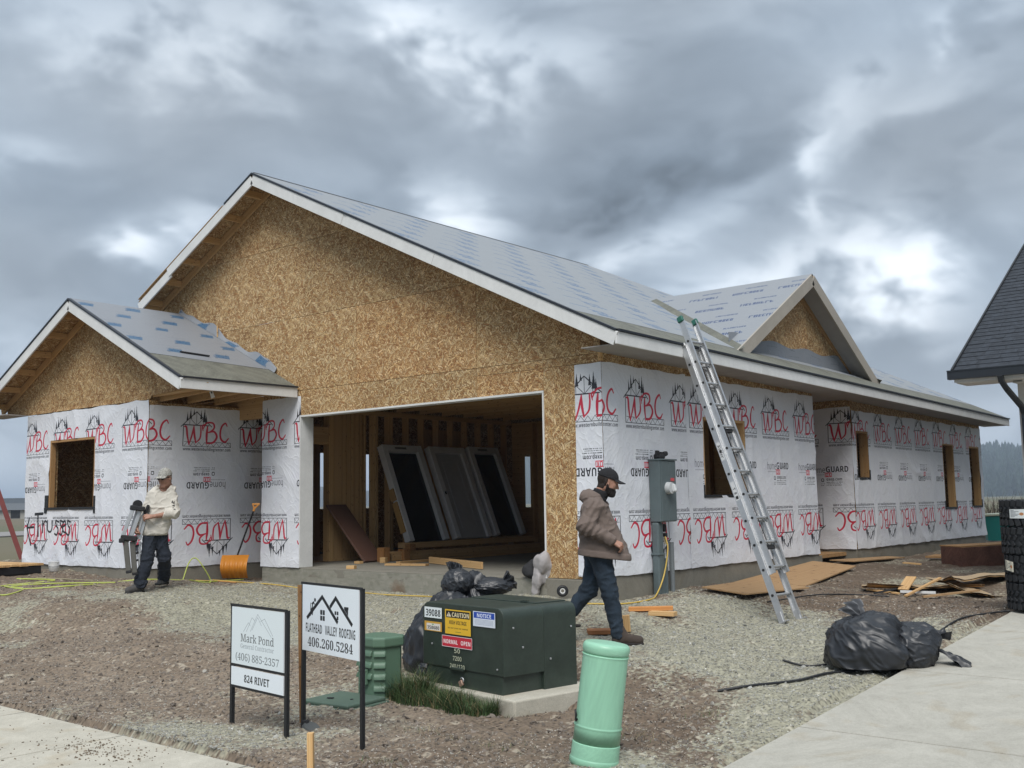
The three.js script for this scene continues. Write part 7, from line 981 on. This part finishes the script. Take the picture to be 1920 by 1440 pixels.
{ // bearded man walking to the right
  const p = thing('person', 'bearded person in a taupe hooded jacket, jeans and black cap striding to the right', 'person', [1.42, -0.36, 1.67], 0.591);
  const hm = HM([-0.165, 1.592, 0.0], 0.12, -0.30);
  const jk = { back: [[-0.335, 1.31], [-0.35, 0.9]], front: [[-0.255, 1.30], [-0.075, 0.86]] };
  const limb = bonesField([[[-0.29, 1.3, -0.09], [-0.29, 0.95, -0.06], 0.09, 0.1], [[-0.29, 1.3, 0.09], [-0.29, 0.95, 0.06], 0.09, 0.1], [[-0.29, 1.38, -0.15], [-0.29, 1.38, 0.15], 0.05, 0.05], [[-0.27, 1.38, 0], [-0.25, 1.46, 0], 0.06, 0.055], [[-0.31, 1.35, 0.17], [-0.385, 1.165, 0.24], 0.05, 0.042], [[-0.385, 1.165, 0.24], [-0.13, 1.02, 0.25], 0.042, 0.03], [[-0.29, 1.35, -0.17], [-0.39, 1.12, -0.24], 0.05, 0.042], [[-0.39, 1.12, -0.24], [-0.26, 0.9, -0.2], 0.042, 0.03], [[-0.27, 0.9, 0.08], [-0.17, 0.5, 0.08], 0.08, 0.052], [[-0.17, 0.5, 0.08], [-0.105, 0.1, 0.08], 0.052, 0.036], [[-0.29, 0.9, -0.08], [-0.38, 0.53, -0.09], 0.08, 0.052], [[-0.38, 0.53, -0.09], [-0.6, 0.26, -0.1], 0.052, 0.036]], 0.05);
  const body = net(limb, [-0.72, 0.02, -0.34], [0.05, 1.55, 0.34], 0.018);
  const hand = placeHand(handGeo(1.0, -1), V(-0.125, 1.012, 0.25), V(0.85, -0.5, 0.05), V(0.35, 0.75, 0.6)), hand2 = placeHand(handGeo(0.9, 1), V(-0.26, 0.905, -0.2), V(0.35, -0.9, 0), V(0.5, 0.2, -0.9));
  obj('body', [body, at3(HEAD, hm), hand, hand2], skinM, p);
  obj('hair', at3(HAIR, hm), fab(lin(0.02, 0.014, 0.011)), p); obj('beard', at3(BEARD, hm), fab(lin(0.014, 0.010, 0.009)), p); const cp = obj('cap', at3(CAP, hm), fab(lin(0.012, 0.012, 0.014)), p);
  const brow = []; for (const s of [-1, 1]) brow.push(at3(rod(V(0.094, 0.031, 0.008 * s), V(0.078, 0.034, 0.044 * s), 0.005, 0.003, 6), hm)); obj('eyebrow', brow[0], M.black, p); obj('eyebrow', brow[1], M.black, p);
  for (const s of [-1, 1]) { const e = obj('eye', at3(new THREE.SphereGeometry(0.0115, 16, 12).translate(0.0755, 0.010, 0.031 * s), hm), std({ color: lin(0.5, 0.47, 0.44), roughness: 0.3 }), p); obj('iris', at3(new THREE.SphereGeometry(0.006, 12, 8).translate(0.0822, 0.008, 0.0315 * s), hm), M.black, e); }
  const hood = (x, y, z) => { const o = ell(x, y, z, [-0.33, 1.445, 0], [0.115, 0.085, 0.135]), h = smax(o, -ell(x, y, z, [-0.245, 1.52, 0], [0.1, 0.1, 0.09]), 0.02); return h + fold(x, y, z, 3, 0.8); };
  const jacket = (x, y, z) => {
    const Z = Math.abs(z); let d = cap(x, y, Z, [-0.33, 1.30, 0.085], [-0.345, 0.86, 0.10], 0.115, 0.125); d = smin(d, cap(x, y, Z, [-0.255, 1.29, 0.07], [-0.06, 0.84, 0.11], 0.105, 0.10), 0.08); d = smin(d, cap(x, y, Z, [-0.28, 1.2, 0.09], [-0.2, 0.82, 0.125], 0.11, 0.12), 0.06); d = smin(d, cap(x, y, Z, [-0.29, 1.365, 0.02], [-0.3, 1.34, 0.17], 0.075, 0.085), 0.07);
    
    const a = smin(cap(x, y, z, [-0.315, 1.345, 0.185], [-0.385, 1.165, 0.265], 0.088, 0.078), cap(x, y, z, [-0.385, 1.165, 0.265], [-0.15, 1.03, 0.255], 0.078, 0.055), 0.04), b = smin(cap(x, y, z, [-0.29, 1.345, -0.185], [-0.39, 1.12, -0.26], 0.088, 0.076), cap(x, y, z, [-0.39, 1.12, -0.26], [-0.275, 0.93, -0.21], 0.076, 0.056), 0.04);
    const along = (x + 0.385) * 0.866 - (y - 1.165) * 0.5, wr = 0.0075 * Math.sin(along * 95 + 2 * N(x * 9, y * 9, z * 9)) * sstep(0.3, -0.02, Math.abs(along - 0.06)) * (z > 0.15 ? 1 : 0);
    const hem = 0.852 - 0.125 * (x + 0.27); let e = smax(d + fold(x, y, z, 1, 1.1), hem - y, 0.012); e = smin(e, a + wr + fold(x, y, z, 5, 0.8), 0.025); e = smin(e, b + fold(x, y, z, 7, 0.8), 0.025); e = smin(e, hood(x, y, z), 0.02);
    e = Math.min(e, smax(Math.abs(d) - 0.012, Math.abs(y - hem - 0.03) - 0.03, 0.006)); e += 0.004 * sstep(0.012, 0.0, Math.abs(y - hem - 0.07)) ; e += 0.004 * sstep(0.01, 0, Math.abs(Math.hypot(x + 0.315, y - 1.345) - 0.1)) * (z > 0.13 ? 1 : 0);
    return smax(e, -cap(x, y, z, [-0.25, 1.42, 0], [-0.2, 1.56, 0], 0.07, 0.075), 0.012);
  };
  const J = obj('jacket', net(jacket, [-0.56, 0.74, -0.4], [0.2, 1.58, 0.4], 0.0095), fab(lin(0.145, 0.112, 0.096)), p); 

  obj('hoodie_collar', net((x, y, z) => smax(smax(cap(x, y, z, [-0.285, 1.40, 0], [-0.235, 1.49, 0], 0.088, 0.083), -cap(x, y, z, [-0.25, 1.42, 0], [-0.2, 1.56, 0], 0.062, 0.066), 0.01), y - 1.53 - 0.25 * (-0.25 - x), 0.01) + 0.004 * N(x * 30, y * 30, z * 30), [-0.42, 1.28, -0.13], [-0.1, 1.6, 0.13], 0.009), fab(lin(0.014, 0.014, 0.016)), p);
  const jeans = (x, y, z) => { let a = smin(cap(x, y, z, [-0.265, 0.88, 0.09], [-0.17, 0.5, 0.085], 0.108, 0.08), cap(x, y, z, [-0.17, 0.5, 0.085], [-0.105, 0.11, 0.08], 0.08, 0.064), 0.03), b = smin(cap(x, y, z, [-0.29, 0.88, -0.09], [-0.38, 0.53, -0.095], 0.108, 0.08), cap(x, y, z, [-0.38, 0.53, -0.095], [-0.58, 0.28, -0.1], 0.08, 0.064), 0.03); let d = smin(a, b, 0.03); d = smin(d, cap(x, y, z, [-0.3, 0.92, -0.07], [-0.27, 0.92, 0.07], 0.12, 0.12), 0.05); const wr = 0.004 * Math.sin(y * 90 + 5 * N(x * 8, y * 6, z * 8)) * (sstep(0.1, 0, Math.abs(y - 0.5)) + sstep(0.16, 0.0, Math.abs(y - 0.13))); return d + fold(x, y, z, 11, 0.9) + wr; };
  obj('jeans', net(jeans, [-0.74, 0.03, -0.28], [0.05, 1.05, 0.28], 0.0095), std({ map: noiseTex(256, 8, (n) => { const v = 168 + 40 * n(1) + 30 * n(8, 3) + 40 * n(30, 5); return [v, v, v]; }, 0.7, true), bumpMap: weave, bumpScale: 0.0012, color: lin(0.036, 0.066, 0.105), roughness: 0.9 }), p);
  const bm = fab(lin(0.055, 0.042, 0.034)), sm = std({ color: lin(0.022, 0.019, 0.017), roughness: 0.9 });
  const [b1, s1] = shoe([-0.115, 0.046, 0.08], [0.10, 0.042, 0.10], [-0.1, 0.16, 0.08], 0.05), [b2, s2] = shoe([-0.66, 0.2, -0.1], [-0.52, 0.05, -0.09], [-0.6, 0.28, -0.1], 0.048);
  const B1 = obj('boot', b1, bm, p); obj('sole', s1, sm, B1); obj('laces', tube([V(-0.01, 0.115, 0.055), V(0.0, 0.108, 0.11), V(0.02, 0.102, 0.065), V(0.035, 0.094, 0.115), V(0.05, 0.088, 0.08)], 0.004, 30, 5), std({ color: lin(0.3, 0.24, 0.16) }), B1); const B2 = obj('boot', b2, bm, p); obj('sole', s2, sm, B2);
}
{ // man in the white hooded sweatshirt carrying a folded ladder
  const p = thing('person', 'person in a white hooded sweatshirt, sunglasses and pale cap walking with a folded ladder', 'person', [-6.073, -0.1, 2.54], 1.034);
  const hm = HM([0.285, 1.565, 0.04], -2.25, -0.22, 0.0);
  const limb = bonesField([[[0.18, 1.25, 0.01], [0.13, 0.95, 0.01], 0.08, 0.08], [[0.32, 1.23, 0.01], [0.24, 0.95, 0.01], 0.09, 0.09], [[0.16, 1.37, 0.0], [0.35, 1.34, 0.0], 0.05, 0.05], [[0.26, 1.38, 0.0], [0.275, 1.46, 0.02], 0.055, 0.052], [[0.37, 1.31, 0.0], [0.40, 1.07, 0.08], 0.045, 0.04], [[0.40, 1.07, 0.08], [0.1, 1.03, 0.23], 0.041, 0.029], [[0.13, 1.34, 0.0], [0.04, 1.1, -0.05], 0.045, 0.04], [[0.04, 1.1, -0.05], [-0.06, 0.88, 0.1], 0.04, 0.029], [[0.11, 0.82, 0.0], [0.07, 0.46, 0.1], 0.075, 0.05], [[0.07, 0.46, 0.1], [-0.02, 0.1, 0.12], 0.05, 0.034], [[0.23, 0.82, -0.02], [0.3, 0.46, -0.02], 0.075, 0.05], [[0.3, 0.46, -0.02], [0.3, 0.17, -0.3], 0.05, 0.034]], 0.05);
  const body = net(limb, [-0.2, 0.02, -0.45], [0.56, 1.55, 0.32], 0.018);
  const hand = placeHand(handGeo(1.25, 1), V(0.115, 1.032, 0.225), V(-0.95, -0.05, 0.2), V(-0.15, 0.55, 0.8)), hand2 = placeHand(handGeo(1.2, -1), V(-0.06, 0.89, 0.095), V(-0.3, -0.8, 0.4), V(-0.9, 0.2, -0.2));
  obj('body', [body, at3(HEAD, hm), hand, hand2], skinM, p); obj('hair', at3(HAIR, hm), fab(lin(0.16, 0.13, 0.1)), p);
  const camo = std({ map: noiseTex(128, 10, (n) => { const v = n(2) > 0.1 ? 205 : n(3, 4) > 0.1 ? 150 : 178; return [v, v, v - 4]; }, 0.25, true), color: lin(0.62, 0.61, 0.58), roughness: 0.9 }); obj('cap', at3(CAP, hm), camo, p);
  const gl = []; for (const s of [-1, 1]) { const l = new THREE.SphereGeometry(0.026, 18, 12); l.scale(0.45, 0.72, 1.0); gl.push(at3(l.translate(0.094, 0.010, 0.033 * s), hm)); gl.push(at3(rod(V(0.09, 0.018, 0.055 * s), V(-0.005, 0.015, 0.084 * s), 0.004, 0.004, 6), hm)); } gl.push(at3(rod(V(0.1, 0.016, -0.012), V(0.1, 0.016, 0.012), 0.004, 0.004, 6), hm)); obj('sunglasses', gl, std({ color: lin(0.01, 0.01, 0.012), roughness: 0.15 }), p);
  const sw = (x, y, z) => {
    let d = cap(x, y, z, [0.175, 1.27, 0.0], [0.115, 0.84, 0.02], 0.105, 0.12); d = smin(d, cap(x, y, z, [0.32, 1.25, 0.0], [0.235, 0.84, 0.02], 0.105, 0.115), 0.08); d = smin(d, cap(x, y, z, [0.17, 1.36, 0.0], [0.35, 1.34, 0.0], 0.07, 0.075), 0.06); d = smax(d + fold(x, y, z, 2, 1.2), 0.77 - y, 0.012);
    const a = smin(cap(x, y, z, [0.375, 1.32, 0.0], [0.41, 1.08, 0.085], 0.078, 0.074), cap(x, y, z, [0.41, 1.08, 0.085], [0.28, 1.06, 0.155], 0.074, 0.06), 0.04); d = smin(d, smax(a + fold(x, y, z, 6, 1.1), 0.27 - x + 0.3 * (y - 1.06), 0.01), 0.025);
    const b = smin(cap(x, y, z, [0.13, 1.33, 0.0], [0.04, 1.1, -0.05], 0.075, 0.07), cap(x, y, z, [0.04, 1.1, -0.05], [-0.04, 0.93, 0.07], 0.07, 0.052), 0.04); d = smin(d, b + fold(x, y, z, 9, 1), 0.025);
    const h = smax(ell(x, y, z, [0.285, 1.415, -0.03], [0.15, 0.075, 0.12]), -ell(x, y, z, [0.27, 1.49, 0.03], [0.095, 0.1, 0.095]), 0.015); d = smin(d, h + fold(x, y, z, 4, 0.8), 0.02); return smax(d, -cap(x, y, z, [0.27, 1.42, 0.03], [0.285, 1.56, 0.04], 0.066, 0.08), 0.01); };
  const S = obj('sweatshirt', net(sw, [-0.2, 0.72, -0.24], [0.6, 1.52, 0.3], 0.0095), fab(lin(0.56, 0.53, 0.47)), p);
  const mk = text(64, 128, (x, w, h) => { x.clearRect(0, 0, w, h); x.strokeStyle = '#15161a'; x.lineWidth = 9; x.beginPath(); x.moveTo(46, 12); x.lineTo(20, 18); x.lineTo(24, 38); x.moveTo(44, 50); x.lineTo(18, 58); x.moveTo(34, 52); x.lineTo(40, 68); x.moveTo(46, 82); x.lineTo(18, 90); x.lineTo(28, 112); x.moveTo(40, 88); x.lineTo(46, 104); x.stroke(); });
  obj('sleeve_print', cloth(2, 1, 1, (u, v) => { const a = 0.1 + (u - 0.5) * 0.9, y = 1.26 - v * 0.16, t = (1.32 - y) / 0.24; return V(mixn(0.375, 0.41, t) + 0.088 * Math.sin(a), y + 0.01, mixn(0, 0.085, t) + 0.088 * Math.cos(a)); }, 8, 8), std({ map: mk, transparent: true, alphaTest: 0.5, side: THREE.DoubleSide }), S);
  const pants = (x, y, z) => { let d = smin(cap(x, y, z, [0.12, 0.82, 0.0], [0.07, 0.46, 0.1], 0.1, 0.082), cap(x, y, z, [0.07, 0.46, 0.1], [-0.015, 0.12, 0.12], 0.082, 0.08), 0.03); d = smin(d, smin(cap(x, y, z, [0.22, 0.82, -0.02], [0.3, 0.46, -0.02], 0.1, 0.08), cap(x, y, z, [0.3, 0.46, -0.02], [0.31, 0.18, -0.3], 0.08, 0.082), 0.03), 0.03); const wr = 0.005 * Math.sin(y * 80 + 5 * N(x * 8, y * 6, z * 8)) * (sstep(0.1, 0, Math.abs(y - 0.45)) + sstep(0.2, 0.0, Math.abs(y - 0.13))); return smax(d + fold(x, y, z, 13, 1.2) + wr, 0.05 - y, 0.01); };
  obj('trousers', net(pants, [-0.16, 0.03, -0.46], [0.46, 0.96, 0.26], 0.0095), fab(lin(0.016, 0.021, 0.032)), p);
  const bm = fab(lin(0.075, 0.072, 0.07)), sm = std({ color: lin(0.03, 0.03, 0.03) }); for (const q of [[[0.0, 0.046, 0.07], [-0.16, 0.042, 0.2], [-0.015, 0.14, 0.11]], [[0.33, 0.12, -0.38], [0.23, 0.06, -0.2], [0.31, 0.2, -0.3]]]) { const [b, s] = shoe(...q, 0.05), B = obj('shoe', b, bm, p); obj('sole', s, sm, B); }
  // folded ladder held at his side
  const L = thing('folded_ladder', 'folded aluminium ladder with dark joints and grey lower legs carried by the man in white', 'ladder', [-6.073, -0.1, 2.54], 1.034); const A = (n, g, m) => obj(n, g, m, L);
  const top = [[-0.13, 1.14], [-0.03, 1.13], [0.045, 1.08]], bot = [[-0.25, 0.78], [-0.15, 0.75], [-0.04, 0.72]]; for (let k = 0; k < 3; k++) A('rail', bar(V(top[k][0], top[k][1], 0.2 - k * 0.05), V(bot[k][0], bot[k][1], 0.22 - k * 0.05), 0.055, 0.03, V(0, 0, 1), 0.008), M.alu);
  for (let k = 0; k < 2; k++) A('rail', bar(V(top[k][0] + 0.05, top[k][1] - 0.02, 0.13), V(bot[k][0] + 0.06, bot[k][1] - 0.1, 0.13), 0.03, 0.03, V(0, 0, 1), 0.006), M.aluDull);
  A('hinge', [bx(0.2, 0.07, 0.12, -0.07, 1.15, 0.17, 0, 0, -0.15, 0.02), new THREE.CylinderGeometry(0.065, 0.065, 0.03, 20).rotateX(PI / 2).rotateY(0.3).translate(-0.07, 1.2, 0.18), bx(0.04, 0.14, 0.1, 0.05, 1.13, 0.12, 0, 0, -0.35, 0.012)], M.blackMat); A('hinge', [bx(0.22, 0.075, 0.12, -0.17, 0.745, 0.2, 0, 0, -0.12, 0.02), bx(0.07, 0.06, 0.14, -0.265, 0.715, 0.2, 0, 0, 0, 0.015)], M.blackMat);
  for (const [a, b, z] of [[[-0.215, 0.72], [-0.165, 0.30], 0.21], [[-0.125, 0.70], [-0.085, 0.27], 0.19]]) { A('lower_leg', bar(V(a[0], a[1], z), V(b[0], b[1], z + 0.02), 0.07, 0.05, V(0, 0, 1), 0.012), std({ map: smudge, color: lin(0.16, 0.155, 0.14), metalness: 0.4, roughness: 0.6 })); A('foot', bx(0.075, 0.035, 0.06, b[0] + 0.003, b[1] - 0.01, z + 0.02, 0, 0, 0.1, 0.01), M.blackMat); }
  A('lower_leg', bar(V(-0.03, 0.7, 0.1), V(-0.03, 0.36, 0.12), 0.03, 0.05, V(0, 0, 1), 0.01), M.aluDull); for (const y of [0.62, 0.52, 0.42]) A('rung', rod(V(-0.12, y, 0.17), V(-0.02, y + 0.03, 0.1), 0.014), M.blackMat);
}
renderer.render(scene, camera);
